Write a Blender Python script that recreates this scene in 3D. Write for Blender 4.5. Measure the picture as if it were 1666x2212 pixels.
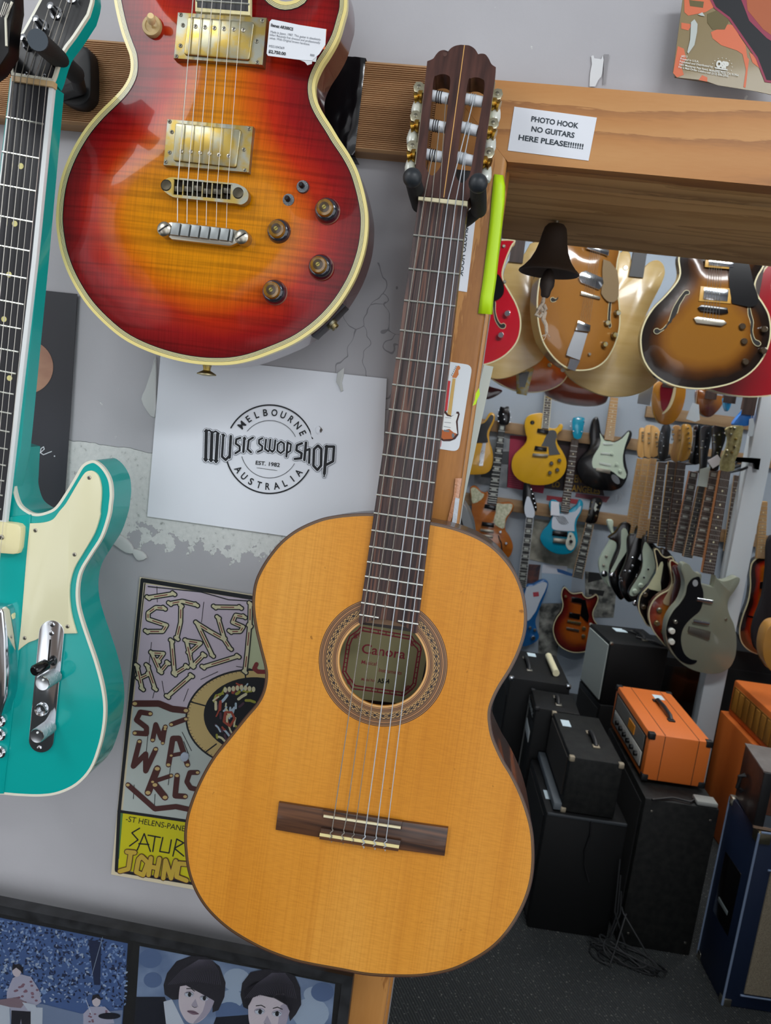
import bpy, bmesh, math, random
import numpy as np
from mathutils import Matrix, Vector
from mathutils.geometry import tessellate_polygon, delaunay_2d_cdt
random.seed(7)
SC = bpy.context.scene
COL = SC.collection
for o in list(bpy.data.objects): bpy.data.objects.remove(o)

# ------------------------------------------------------------------ camera, world, lamps, exposure
IW, IH, FPX = 1666, 2212, 1650.0
CAM = np.array([0.0, -0.9515, 1.85])
YAW, PITCH, ROLL = math.radians(6.63), math.radians(8.53), math.radians(7.39)
def cam_axes():
    cy, sy, cp, sp, cr, sr = math.cos(YAW), math.sin(YAW), math.cos(PITCH), math.sin(PITCH), math.cos(ROLL), math.sin(ROLL)
    f = np.array([-sy, cy, 0]); r = np.array([cy, sy, 0]); u = np.array([0, 0, 1.0])
    f2 = f*cp - u*sp; u2 = u*cp + f*sp
    return r*cr + u2*sr, u2*cr - r*sr, f2
RX, UX, FX = cam_axes()
cd = bpy.data.cameras.new('camera'); cam = bpy.data.objects.new('camera', cd); COL.objects.link(cam)
M = Matrix.Identity(4)
for i in range(3):
    M[i][0], M[i][1], M[i][2], M[i][3] = RX[i], UX[i], -FX[i], CAM[i]
cam.matrix_world = M
cd.sensor_fit = 'HORIZONTAL'; cd.sensor_width = 9.8; cd.lens = FPX/IW*9.8
cd.clip_start = 0.02; cd.clip_end = 60
cd.dof.use_dof = True; cd.dof.focus_distance = 0.80; cd.dof.aperture_fstop = 5.6
SC.camera = cam

SC.view_settings.view_transform = 'Standard'
SC.view_settings.look = 'None'
SC.view_settings.exposure = -0.10
SC.view_settings.gamma = 1.0
SC.view_settings.use_curve_mapping = False
wd = bpy.data.worlds.new('world'); SC.world = wd; wd.use_nodes = True
def shop_glow_standin():
    """made-up noise glow for the unseen shop: bright and dark patches for fill and reflections"""
    nt = wd.node_tree; bg = nt.nodes['Background']; tc = nt.nodes.new('ShaderNodeTexCoord')
    mp = nt.nodes.new('ShaderNodeMapping'); mp.inputs['Scale'].default_value = (2.6, 2.6, 1.7); mp.inputs['Location'].default_value = (0.4, 0.1, 0.3)
    nz = nt.nodes.new('ShaderNodeTexNoise'); nz.inputs['Scale'].default_value = 1.0; nz.inputs['Detail'].default_value = 3.0
    rp = nt.nodes.new('ShaderNodeValToRGB'); e = rp.color_ramp.elements
    e[0].position = 0.44; e[0].color = (0.10, 0.08, 0.07, 1); e[1].position = 0.56; e[1].color = (1.0, 1.03, 1.08, 1)
    nt.links.new(tc.outputs['Generated'], mp.inputs[0]); nt.links.new(mp.outputs[0], nz.inputs['Vector']); nt.links.new(nz.outputs[0], rp.inputs[0]); nt.links.new(rp.outputs[0], bg.inputs[0])
    bg.inputs[1].default_value = 1.75
shop_glow_standin()

def area_lamp(name, loc, size, power, target, color=(0.945, 0.975, 1.0)):
    l = bpy.data.lights.new(name, 'AREA'); l.shape = 'RECTANGLE'; l.size, l.size_y = size
    l.energy = power; l.color = color
    o = bpy.data.objects.new(name, l); COL.objects.link(o); o.location = loc
    d = Vector(target) - Vector(loc); o.rotation_euler = d.to_track_quat('-Z', 'Y').to_euler()
    return o
# fluorescent tubes: two over the near room, three over the far room
area_lamp('ceiling_tube_near_front', (0.95, -1.55, 2.93), (1.2, 0.3), 26, (0.3, 0, 1.5))
area_lamp('ceiling_tube_near_side', (-1.05, -1.0, 2.93), (0.6, 1.2), 17, (-0.3, 0, 1.5))
area_lamp('ceiling_tube_far_one', (0.75, 0.80, 2.90), (1.2, 0.2), 27, (0.8, 2.2, 1.2))
area_lamp('ceiling_tube_far_two', (1.6, 2.6, 2.92), (1.2, 0.2), 34, (1.2, 3.3, 0.8))
area_lamp('ceiling_tube_far_three', (0.4, 2.9, 2.92), (1.2, 0.2), 38, (0.5, 4.0, 1.0))

# ------------------------------------------------------------------ colours and materials
def lin(h):
    if isinstance(h, str):
        h = h.lstrip('#'); c = [int(h[i:i+2], 16)/255 for i in (0, 2, 4)]
    else: c = h
    return tuple((x/12.92 if x <= 0.04045 else ((x+0.055)/1.055)**2.4) for x in c) + (1.0,)
MATS = {}
def mat(key, col='#808080', rough=0.5, metal=0.0, coat=0.0, bump=None, vary=None, trans=0.0, spec=0.5, emit=None):
    if key in MATS: return MATS[key]
    m = bpy.data.materials.new(key); m.use_nodes = True; nt = m.node_tree; b = nt.nodes['Principled BSDF']
    b.inputs['Base Color'].default_value = lin(col); b.inputs['Roughness'].default_value = rough
    b.inputs['Metallic'].default_value = metal; b.inputs['Coat Weight'].default_value = coat
    b.inputs['Coat Roughness'].default_value = 0.06
    b.inputs['Specular IOR Level'].default_value = spec
    b.inputs['Transmission Weight'].default_value = trans
    tc = nt.nodes.new('ShaderNodeTexCoord')
    if vary:   # (second colour, scale vec, amount, detail)
        c2, sc, amt, det = vary
        mp = nt.nodes.new('ShaderNodeMapping'); mp.inputs['Scale'].default_value = sc
        nz = nt.nodes.new('ShaderNodeTexNoise'); nz.inputs['Scale'].default_value = 1.0; nz.inputs['Detail'].default_value = det
        rp = nt.nodes.new('ShaderNodeValToRGB'); rp.color_ramp.elements[0].position = 0.5-amt; rp.color_ramp.elements[1].position = 0.5+amt
        rp.color_ramp.elements[0].color = lin(col); rp.color_ramp.elements[1].color = lin(c2)
        nt.links.new(tc.outputs['Object'], mp.inputs[0]); nt.links.new(mp.outputs[0], nz.inputs['Vector'])
        nt.links.new(nz.outputs[0], rp.inputs[0]); nt.links.new(rp.outputs[0], b.inputs['Base Color'])
    if bump:
        sc, st = bump
        mp = nt.nodes.new('ShaderNodeMapping'); mp.inputs['Scale'].default_value = sc if isinstance(sc, tuple) else (sc,)*3
        nz = nt.nodes.new('ShaderNodeTexNoise'); nz.inputs['Scale'].default_value = 1.0; nz.inputs['Detail'].default_value = 3
        bp = nt.nodes.new('ShaderNodeBump'); bp.inputs['Strength'].default_value = st; bp.inputs['Distance'].default_value = 0.002
        nt.links.new(tc.outputs['Object'], mp.inputs[0]); nt.links.new(mp.outputs[0], nz.inputs['Vector'])
        nt.links.new(nz.outputs[0], bp.inputs['Height']); nt.links.new(bp.outputs[0], b.inputs['Normal'])
    MATS[key] = m
    return m
def ramp(nt, stops, constant=False):
    r = nt.nodes.new('ShaderNodeValToRGB'); cr = r.color_ramp
    if constant: cr.interpolation = 'CONSTANT'
    while len(cr.elements) > 1: cr.elements.remove(cr.elements[-1])
    cr.elements[0].position = stops[0][0]; cr.elements[0].color = lin(stops[0][1])
    for p, c in stops[1:]:
        e = cr.elements.new(p); e.color = lin(c)
    return r
def pine(key, c0, c1, c2, axis='x', rough=0.45, ring=9.0, coat=0.0):
    """softwood board: long figure lines that wander, plus fine streaks"""
    if key in MATS: return MATS[key]
    m = bpy.data.materials.new(key); m.use_nodes = True; nt = m.node_tree; b = nt.nodes['Principled BSDF']
    b.inputs['Roughness'].default_value = rough; b.inputs['Coat Weight'].default_value = coat
    tc = nt.nodes.new('ShaderNodeTexCoord')
    a = {'x': (1.2, 9, 9), 'z': (9, 9, 1.2), 'y': (9, 1.2, 9)}[axis]
    mp = nt.nodes.new('ShaderNodeMapping'); mp.inputs['Scale'].default_value = a
    n1 = nt.nodes.new('ShaderNodeTexNoise'); n1.inputs['Scale'].default_value = 0.9; n1.inputs['Detail'].default_value = 2
    mu = nt.nodes.new('ShaderNodeMath'); mu.operation = 'MULTIPLY'; mu.inputs[1].default_value = ring
    fr = nt.nodes.new('ShaderNodeMath'); fr.operation = 'FRACT'
    mp2 = nt.nodes.new('ShaderNodeMapping'); mp2.inputs['Scale'].default_value = tuple(40*v for v in a)
    n2 = nt.nodes.new('ShaderNodeTexNoise'); n2.inputs['Scale'].default_value = 1.0; n2.inputs['Detail'].default_value = 2
    ad = nt.nodes.new('ShaderNodeMath'); ad.operation = 'MULTIPLY_ADD'; ad.inputs[1].default_value = 0.35
    rp = ramp(nt, [(0.0, c0), (0.62, c1), (0.95, c2), (1.0, c0)])
    nt.links.new(tc.outputs['Object'], mp.inputs[0]); nt.links.new(mp.outputs[0], n1.inputs['Vector'])
    nt.links.new(tc.outputs['Object'], mp2.inputs[0]); nt.links.new(mp2.outputs[0], n2.inputs['Vector'])
    nt.links.new(n1.outputs[0], mu.inputs[0]); nt.links.new(mu.outputs[0], fr.inputs[0])
    nt.links.new(n2.outputs[0], ad.inputs[0]); nt.links.new(fr.outputs[0], ad.inputs[2])
    sb = nt.nodes.new('ShaderNodeMath'); sb.operation = 'SUBTRACT'; sb.inputs[1].default_value = 0.17
    nt.links.new(ad.outputs[0], sb.inputs[0]); nt.links.new(sb.outputs[0], rp.inputs[0]); nt.links.new(rp.outputs[0], b.inputs['Base Color'])
    MATS[key] = m; return m
def stripes_uv(key, stops, rough=0.35, coat=0.3):
    """colour by the V coordinate of a band (binding, purfling)"""
    if key in MATS: return MATS[key]
    m = bpy.data.materials.new(key); m.use_nodes = True; nt = m.node_tree; b = nt.nodes['Principled BSDF']
    b.inputs['Roughness'].default_value = rough; b.inputs['Coat Weight'].default_value = coat
    uv = nt.nodes.new('ShaderNodeUVMap'); sp = nt.nodes.new('ShaderNodeSeparateXYZ'); rp = ramp(nt, stops, True)
    nt.links.new(uv.outputs[0], sp.inputs[0]); nt.links.new(sp.outputs[1], rp.inputs[0]); nt.links.new(rp.outputs[0], b.inputs['Base Color'])
    MATS[key] = m; return m
def burst(key, stops, flame=None, rough=0.3, coat=1.0, spec=0.5):
    """finish sprayed darker towards the rim: colour from the stored distance to the edge (metres/0.1)"""
    if key in MATS: return MATS[key]
    m = bpy.data.materials.new(key); m.use_nodes = True; nt = m.node_tree; b = nt.nodes['Principled BSDF']
    b.inputs['Roughness'].default_value = rough; b.inputs['Coat Weight'].default_value = coat; b.inputs['Coat Roughness'].default_value = 0.04; b.inputs['Specular IOR Level'].default_value = spec
    at = nt.nodes.new('ShaderNodeAttribute'); at.attribute_name = 'edge'
    tc = nt.nodes.new('ShaderNodeTexCoord')
    nz = nt.nodes.new('ShaderNodeTexNoise'); nz.inputs['Scale'].default_value = 14; nz.inputs['Detail'].default_value = 2
    nt.links.new(tc.outputs['Object'], nz.inputs['Vector'])
    ad = nt.nodes.new('ShaderNodeMath'); ad.operation = 'MULTIPLY_ADD'; ad.inputs[1].default_value = 0.22
    nt.links.new(nz.outputs[0], ad.inputs[0]); nt.links.new(at.outputs['Fac'], ad.inputs[2])
    sb = nt.nodes.new('ShaderNodeMath'); sb.operation = 'SUBTRACT'; sb.inputs[1].default_value = 0.11
    nt.links.new(ad.outputs[0], sb.inputs[0])
    rp = ramp(nt, stops); nt.links.new(sb.outputs[0], rp.inputs[0])
    out = rp.outputs[0]
    if flame:
        mp = nt.nodes.new('ShaderNodeMapping'); mp.inputs['Scale'].default_value = (5, 210, 1); mp.inputs['Rotation'].default_value = (0, 0, 0.03)
        n2 = nt.nodes.new('ShaderNodeTexNoise'); n2.inputs['Scale'].default_value = 1; n2.inputs['Detail'].default_value = 1.5; n2.inputs['Distortion'].default_value = 0.25
        r2 = ramp(nt, [(0.36, (0.55, 0.55, 0.55)), (0.55, (1, 1, 1))])
        mp3 = nt.nodes.new('ShaderNodeMapping'); mp3.inputs['Scale'].default_value = (900, 12, 1)
        n3 = nt.nodes.new('ShaderNodeTexNoise'); n3.inputs['Scale'].default_value = 1
        r3 = ramp(nt, [(0.3, (0.90, 0.90, 0.90)), (0.6, (1, 1, 1))])
        nt.links.new(tc.outputs['Object'], mp.inputs[0]); nt.links.new(mp.outputs[0], n2.inputs['Vector']); nt.links.new(n2.outputs[0], r2.inputs[0])
        nt.links.new(tc.outputs['Object'], mp3.inputs[0]); nt.links.new(mp3.outputs[0], n3.inputs['Vector']); nt.links.new(n3.outputs[0], r3.inputs[0])
        x1 = nt.nodes.new('ShaderNodeMixRGB'); x1.blend_type = 'MULTIPLY'; x1.inputs[0].default_value = flame
        x2 = nt.nodes.new('ShaderNodeMixRGB'); x2.blend_type = 'MULTIPLY'; x2.inputs[0].default_value = 1
        nt.links.new(out, x1.inputs[1]); nt.links.new(r2.outputs[0], x1.inputs[2]); nt.links.new(x1.outputs[0], x2.inputs[1]); nt.links.new(r3.outputs[0], x2.inputs[2])
        out = x2.outputs[0]
    nt.links.new(out, b.inputs['Base Color'])
    MATS[key] = m; return m
def grain(key, c0, c1, scale, rough=0.5, coat=0.0, c2=None, amt=0.18):
    """fine straight-grained hardwood, object axes"""
    if key in MATS: return MATS[key]
    m = mat(key, c0, rough, coat=coat, vary=(c1, scale, amt, 3))
    return m

CHROME = mat('chrome', '#d8dce0', 0.12, 1.0)
NICKEL = mat('worn nickel', '#b9b4a6', 0.32, 1.0)
GOLD = mat('worn gold plate', '#a8914f', 0.45, 1.0, vary=('#9b9c90', (70, 70, 70), 0.10, 5))
STEEL = mat('string steel', '#d2cec4', 0.3, 0.9)
FRETM = mat('fret wire', '#d9dbd2', 0.28, 0.85)
BLACK = mat('black gloss', '#08080a', 0.2, coat=0.25)
BLACKM = mat('black plastic', '#141416', 0.5)
RUBBER = mat('black foam rubber', '#16181b', 0.75, bump=(700, 0.15))
CREAM = mat('cream plastic', '#e6dfb8', 0.4, coat=0.2)
WHITEP = mat('white paper', '#e3e7ee', 0.7)
INK = mat('black ink', '#10131a', 0.6)
BONE = mat('bone', '#e2d9b4', 0.45)
MINT = mat('mint plastic', '#c3d2be', 0.35, coat=0.3)
SCREW = mat('screw metal', '#8b8778', 0.4, 1.0)
DARKSLOT = mat('screw slot', '#15120e', 0.7)

# ------------------------------------------------------------------ frames, pixels -> planes
def ray(x, y): return FX + (x-IW/2)/FPX*RX - (y-IH/2)/FPX*UX
def atY(x, y, Y):
    d = ray(x, y); return CAM + d*((Y-CAM[1])/d[1])
def atZ(x, y, Z):
    d = ray(x, y); return CAM + d*((Z-CAM[2])/d[2])
def unit(v): v = np.array(v, float); return v/np.linalg.norm(v)
class Plane:
    def __init__(s, o, n=(0, -1, 0), up=(0, 0, 1), root_inv=None):
        s.o = np.array(o, float); s.n = unit(n); s.ex = unit(np.cross(up, s.n)); s.ey = np.cross(s.n, s.ex); s.inv = root_inv
    def matrix(s):
        m = Matrix.Identity(4)
        for i in range(3): m[i][0], m[i][1], m[i][2], m[i][3] = s.ex[i], s.ey[i], s.n[i], s.o[i]
        return m
    def uv(s, x, y, w=0.0):
        d = ray(x, y); t = ((s.o + s.n*w - CAM) @ s.n)/(d @ s.n); q = CAM + d*t - s.o
        return (q @ s.ex, q @ s.ey)
    def loc(s, u, v, w):
        p = s.o + s.ex*u + s.ey*v + s.n*w
        if s.inv is None: return tuple(p)
        return tuple(s.inv @ Vector(p))
CROP = dict(F=(0, 0, 1.0), A=(1000, 480, .4), B=(1000, 820, .2041), C=(1320, 820, .2077), D=(1080, 1180, .1921), E=(1280, 1160, .2317),
            G=(1340, 1100, .1957), H=(760, 60, .24), I=(660, 1260, .2041), J=(560, 1680, .2641), K=(220, 0, .36), L=(280, 360, .3361),
            N=(0, 1080, .2985), O=(0, 560, .2532), P=(0, 0, .2532), Q=(300, 740, .36), R=(220, 1220, .3345), S=(0, 1900, .5162),
            T=(1040, 0, .3757), U=(540, 0, .18), V=(800, 420, .3165), W=(960, 640, .09944), X=(1060, 1400, .3637), Y=(1060, 1760, .3637), Z=(440, 400, .24))
def px(k, pts):
    ox, oy, s = CROP[k]
    return [(ox+p[0]*s, oy+p[1]*s) + tuple(p[2:]) for p in pts]
def P1(k, x, y): ox, oy, s = CROP[k]; return (ox+x*s, oy+y*s)
def spline(pts, n=5, closed=True):
    """Catmull-Rom through the points; a third element marks a corner"""
    N = len(pts); out = []
    A = [np.array(p[:2], float) for p in pts]; cor = [len(p) > 2 for p in pts]
    for i in range(N if closed else N-1):
        p1, p2 = A[i], A[(i+1) % N]
        p0 = A[i-1] if (closed or i > 0) else p1
        p3 = A[(i+2) % N] if (closed or i+2 < N) else p2
        if cor[i]: p0 = p1
        if cor[(i+1) % N]: p3 = p2
        for k in range(n):
            t = k/n
            out.append(0.5*((2*p1) + (-p0+p2)*t + (2*p0-5*p1+4*p2-p3)*t*t + (-p0+3*p1-3*p2+p3)*t**3))
    if not closed: out.append(A[-1])
    return [tuple(p) for p in out]
def area2(p): return sum(p[i-1][0]*p[i][1]-p[i][0]*p[i-1][1] for i in range(len(p)))
def inset(pts, d):
    """offset a counter-clockwise loop inwards by d"""
    P = np.array(pts); n = len(P); out = []
    for i in range(n):
        a = P[i]-P[i-1]; b = P[(i+1) % n]-P[i]
        na = np.array([-a[1], a[0]]); nb = np.array([-b[1], b[0]])
        la, lb = np.linalg.norm(na), np.linalg.norm(nb)
        v = (na/la if la > 1e-9 else 0) + (nb/lb if lb > 1e-9 else 0); l = np.linalg.norm(v)
        if l < 1e-6: out.append(tuple(P[i])); continue
        v = v/l; c = max(0.45, float(v @ (nb/lb if lb > 1e-9 else na/la)))
        out.append(tuple(P[i]+v*d/c))
    return out

# ------------------------------------------------------------------ objects
def link(name, verts, faces, mats, parent=None, midx=None, smooth=False, uvs=None, attr=None):
    me = bpy.data.meshes.new(name); me.from_pydata([tuple(map(float, v)) for v in verts], [], faces)
    for m in (mats if isinstance(mats, (list, tuple)) else [mats]): me.materials.append(m)
    if midx is not None: me.polygons.foreach_set('material_index', midx)
    if uvs is not None:
        ul = me.uv_layers.new(name='UVMap')
        for lp in me.loops: ul.data[lp.index].uv = uvs[lp.vertex_index]
    if attr is not None:
        a = me.attributes.new('edge', 'FLOAT', 'POINT'); a.data.foreach_set('value', attr)
    if smooth:
        me.polygons.foreach_set('use_smooth', [True]*len(me.polygons)); me.set_sharp_from_angle(angle=math.radians(38))
    me.update()
    o = bpy.data.objects.new(name, me); COL.objects.link(o)
    if parent is not None: o.parent = parent
    return o
def tag(o, label=None, cat=None, group=None, kind=None):
    if label: o['label'] = label
    if cat: o['category'] = cat
    if group: o['group'] = group
    if kind: o['kind'] = kind
    return o
class Thing:
    """an Empty that carries its parts; .pl is its drawing plane"""
    def __init__(s, name, label, cat, o, n=(0, -1, 0), up=(0, 0, 1), group=None):
        s.pl = Plane(o, n, up); s.root = bpy.data.objects.new(name, None); COL.objects.link(s.root)
        s.root.empty_display_size = 0.05; s.root.matrix_world = s.pl.matrix(); s.pl.inv = s.pl.matrix().inverted()
        tag(s.root, label, cat, group)
    def sub(s, o, n, up=(0, 0, 1)): return Plane(o, n, up, s.pl.inv)
    # -- outlines are pixel points read on the plane at height w1
    def loop(s, pts, w, sm=0, pl=None):
        pl = pl or s.pl
        if sm: pts = spline(pts, sm)
        q = [pl.uv(p[0], p[1], w) for p in pts]
        return q if area2(q) > 0 else q[::-1]
    def slab(s, name, pts, w0, w1, m, sm=0, bev=0.0, pl=None, parent=None, raw=None, holes=None, smooth=True, flat_from=None):
        pl = pl or s.pl; q = raw if raw is not None else s.loop(pts, w1, sm, pl)
        if raw is not None and area2(q) < 0: q = q[::-1]
        rings = [(q, w0), (q, w1-bev)] if bev else [(q, w0), (q, w1)]
        if bev:
            rings += [(inset(q, bev*0.3), w1-bev*0.3), (inset(q, bev), w1)]
        V, Fc = [], []; n = len(q)
        for r, w in rings: V += [pl.loc(u, v, w) for u, v in r]
        for k in range(len(rings)-1):
            for i in range(n): j = (i+1) % n; Fc.append((k*n+i, k*n+j, (k+1)*n+j, (k+1)*n+i))
        b = (len(rings)-1)*n
        if holes:
            top = rings[-1][0]; hs = [h if area2(h) < 0 else h[::-1] for h in holes]
            allp = [top]+hs; flat = [p for lp in allp for p in lp]
            tris = tessellate_polygon([[Vector((p[0], p[1], 0)) for p in lp] for lp in allp])
            base = len(V); off = n; hidx = []
            for h in hs:
                hidx.append((len(V), len(h)))
                V += [pl.loc(u, v, w1) for u, v in h]; V += [pl.loc(u, v, w0) for u, v in h]
            def gi(i, topface):
                if i < n: return b+i if topface else i
                i -= n
                for st, ln in hidx:
                    if i < ln: return st+i if topface else st+ln+i
                    i -= ln
            for t in tris:
                a0, a1, a2 = [flat[i] for i in t]
                ccw = (a1[0]-a0[0])*(a2[1]-a0[1])-(a2[0]-a0[0])*(a1[1]-a0[1]) > 0
                t = t if ccw else t[::-1]
                Fc.append(tuple(gi(i, True) for i in t)); Fc.append(tuple(gi(i, False) for i in t[::-1]))
            for st, ln in hidx:
                for i in range(ln): j = (i+1) % ln; Fc.append((st+i, st+ln+i, st+ln+j, st+j)[::-1])
        else:
            Fc.append(tuple(range(b, b+n))); Fc.append(tuple(range(n-1, -1, -1)))
        return link(name, V, Fc, m, parent or s.root, smooth=smooth)
    def band(s, name, raw, i0, i1, w0, w1, m, pl=None, parent=None, w1b=None):
        """flat strip following a loop between two insets; UV v runs 0..1 from outside in"""
        pl = pl or s.pl; a = inset(raw, i0) if i0 else list(raw); c = inset(raw, i1); n = len(a); V, U, Fc = [], [], []
        w1b = w1 if w1b is None else w1b
        for r, w, t in ((a, w0, 0.0), (a, w1, 0.0), (c, w1b, 1.0), (c, w0, 1.0)):
            V += [pl.loc(u, v, w) for u, v in r]; U += [(i/n, t) for i in range(n)]
        for k in range(3):
            for i in range(n): j = (i+1) % n; Fc.append((k*n+i, k*n+j, (k+1)*n+j, (k+1)*n+i))
        return link(name, V, Fc, m, parent or s.root, smooth=True, uvs=U)
    def arched(s, name, raw, w, H, L, m, step, pl=None, parent=None):
        """carved top: height from distance to the rim, stored as attribute 'edge'"""
        pl = pl or s.pl; Q = np.array(raw); lo, hi = Q.min(0), Q.max(0)
        gx, gy = np.meshgrid(np.arange(lo[0], hi[0], step), np.arange(lo[1], hi[1], step)); g = np.c_[gx.ravel(), gy.ravel()]
        ins = np.zeros(len(g), bool); n = len(Q)
        for i in range(n):
            a, b = Q[i], Q[(i+1) % n]; c = (a[1] > g[:, 1]) != (b[1] > g[:, 1])
            with np.errstate(divide='ignore', invalid='ignore'):
                xs = (b[0]-a[0])*(g[:, 1]-a[1])/(b[1]-a[1])+a[0]
            ins ^= c & (g[:, 0] < xs)
        g = g[ins]
        def dist(p):
            d = np.full(len(p), 9.0)
            for i in range(n):
                a, b = Q[i], Q[(i+1) % n]; ab = b-a; t = np.clip(((p-a) @ ab)/(ab @ ab+1e-12), 0, 1)
                d = np.minimum(d, np.linalg.norm(p-a-t[:, None]*ab, axis=1))
            return d
        g = g[dist(g) > step*0.6]
        pts = [Vector(p) for p in Q]+[Vector(p) for p in g]
        r = delaunay_2d_cdt(pts, [(i, (i+1) % n) for i in range(n)], [], 1, 1e-7)
        vs = np.array([tuple(v) for v in r[0]]); d = dist(vs)
        t = np.clip(d/L, 0, 1); h = H*(t*t*(3-2*t))
        V = [pl.loc(p[0], p[1], w+hh) for p, hh in zip(vs, h)]
        Fc = []
        for f in r[2]:
            a0, a1, a2 = vs[f[0]], vs[f[1]], vs[f[2]]
            if (a1[0]-a0[0])*(a2[1]-a0[1])-(a2[0]-a0[0])*(a1[1]-a0[1]) < 0: f = f[::-1]
            Fc.append(tuple(f))
        return link(name, V, Fc, m, parent or s.root, smooth=True, attr=list(d/0.1))
    def lathe(s, name, x, y, prof, m, seg=24, pl=None, parent=None, wref=None, cuv=None, mats=None, midx=None):
        """round part on the plane's normal; prof = [(radius, w)...] metres"""
        pl = pl or s.pl; cu = cuv or pl.uv(x, y, prof[-1][1] if wref is None else wref); V, Fc, mi = [], [], []
        for r, w in prof:
            V += [pl.loc(cu[0]+r*math.cos(2*math.pi*i/seg), cu[1]+r*math.sin(2*math.pi*i/seg), w) for i in range(seg)]
        for k in range(len(prof)-1):
            for i in range(seg): j = (i+1) % seg; Fc.append((k*seg+i, k*seg+j, (k+1)*seg+j, (k+1)*seg+i)); mi.append(midx[k] if midx else 0)
        b = (len(prof)-1)*seg; Fc.append(tuple(range(b, b+seg))); mi.append(midx[-1] if midx else 0)
        return link(name, V, Fc, mats or m, parent or s.root, smooth=True, midx=mi if midx else None)
    def tube(s, name, pts, r, m, seg=8, parent=None, local=True, pl=None):
        """pts = (x_px, y_px, w) triples"""
        pl = pl or s.pl; L = [pl.loc(*pl.uv(p[0], p[1], p[2]), p[2]) for p in pts]
        return tube_mesh(name, L, r, m, parent or s.root, seg)
    def prism(s, name, pts3, r, m): pass
    def printed(s, name, layers, m0=None, pl=None, parent=None, w=0.0, dw=0.00012):
        """flat print: list of (material, [pixel polygons]) laid one over the other"""
        pl = pl or s.pl; V, Fc, mi, ms = [], [], [], []
        for k, (m, polys) in enumerate(layers):
            if m not in ms: ms.append(m)
            for ip, q in enumerate(polys):
                if len(q) < 3: continue
                c = [pl.uv(p[0], p[1], w) for p in q]
                if area2(c) < 0: c = c[::-1]
                b = len(V); V += [pl.loc(u, v, w+k*dw+(ip % 40)*dw*0.02) for u, v in c]; Fc.append(tuple(range(b, b+len(c)))); mi.append(ms.index(m))
        return link(name, V, Fc, ms, parent or s.root, midx=mi)
def tube_mesh(name, L, r, m, parent=None, seg=8):
    P = [np.array(p, float) for p in L]; V, Fc = [], []; n = len(P)
    up = np.array([0.31, 0.2, 0.93])
    for k in range(n):
        t = unit((P[min(k+1, n-1)]-P[max(k-1, 0)])); a = unit(np.cross(t, up)); b = np.cross(t, a)
        rr = r[k] if isinstance(r, (list, tuple)) else r
        V += [P[k]+rr*(a*math.cos(2*math.pi*i/seg)+b*math.sin(2*math.pi*i/seg)) for i in range(seg)]
    for k in range(n-1):
        for i in range(seg): j = (i+1) % seg; Fc.append((k*seg+i, k*seg+j, (k+1)*seg+j, (k+1)*seg+i))
    Fc.append(tuple(range(seg-1, -1, -1))); Fc.append(tuple(range((n-1)*seg, n*seg)))
    return link(name, V, Fc, m, parent, smooth=True)
def box_mesh(name, lo, hi, m, parent=None, bev=0.0, kind=None, mtx=None):
    bm = bmesh.new(); bmesh.ops.create_cube(bm, size=1)
    for v in bm.verts:
        for i in range(3): v.co[i] = lo[i]+(v.co[i]+0.5)*(hi[i]-lo[i])
    if bev: bmesh.ops.bevel(bm, geom=list(bm.edges), offset=bev, segments=2, affect='EDGES', profile=0.5)
    if mtx: bm.transform(mtx)
    me = bpy.data.meshes.new(name); bm.to_mesh(me); bm.free(); me.materials.append(m)
    if bev:
        me.polygons.foreach_set('use_smooth', [True]*len(me.polygons)); me.set_sharp_from_angle(angle=math.radians(30))
    o = bpy.data.objects.new(name, me); COL.objects.link(o)
    if parent is not None: o.parent = parent
    if kind: o['kind'] = kind
    return o
# -- 2D drawing helpers (pixel space), used for prints and flat lettering
def ribbon(pts, w):
    """thick polyline as quads with round joints"""
    out = []
    P = [np.array(p[:2], float) for p in pts]
    for a, b in zip(P, P[1:]):
        d = b-a; l = np.linalg.norm(d)
        if l < 1e-6: continue
        n = np.array([-d[1], d[0]])/l*w/2; out.append([tuple(a+n), tuple(b+n), tuple(b-n), tuple(a-n)])
    for p in P: out.append([(p[0]+w/2*math.cos(i*math.pi/4), p[1]+w/2*math.sin(i*math.pi/4)) for i in range(8)])
    return out
def ell(cx, cy, rx, ry=None, n=28, a0=0, a1=360, rot=0):
    ry = ry or rx; c, s_ = math.cos(math.radians(rot)), math.sin(math.radians(rot)); out = []
    for i in range(n + (a1-a0 < 360)):
        t = math.radians(a0+(a1-a0)*i/n); x, y = rx*math.cos(t), -ry*math.sin(t); out.append((cx+c*x-s_*y, cy+s_*x+c*y))
    return out
_T = {}
def text_polys(t, bold=0.0):
    k = (t, bold)
    if k not in _T:
        cu = bpy.data.curves.new('lettering', 'FONT'); cu.body = t; cu.size = 1.0; cu.offset = bold; cu.resolution_u = 3
        o = bpy.data.objects.new('lettering', cu); COL.objects.link(o)
        bpy.context.view_layer.update(); dg = bpy.context.evaluated_depsgraph_get()
        me = o.evaluated_get(dg).to_mesh()
        vs = [(v.co.x, v.co.y) for v in me.vertices]; fs = [tuple(p.vertices) for p in me.polygons]
        o.evaluated_get(dg).to_mesh_clear(); bpy.data.objects.remove(o); bpy.data.curves.remove(cu)
        _T[k] = (vs, fs)
    return _T[k]
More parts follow.
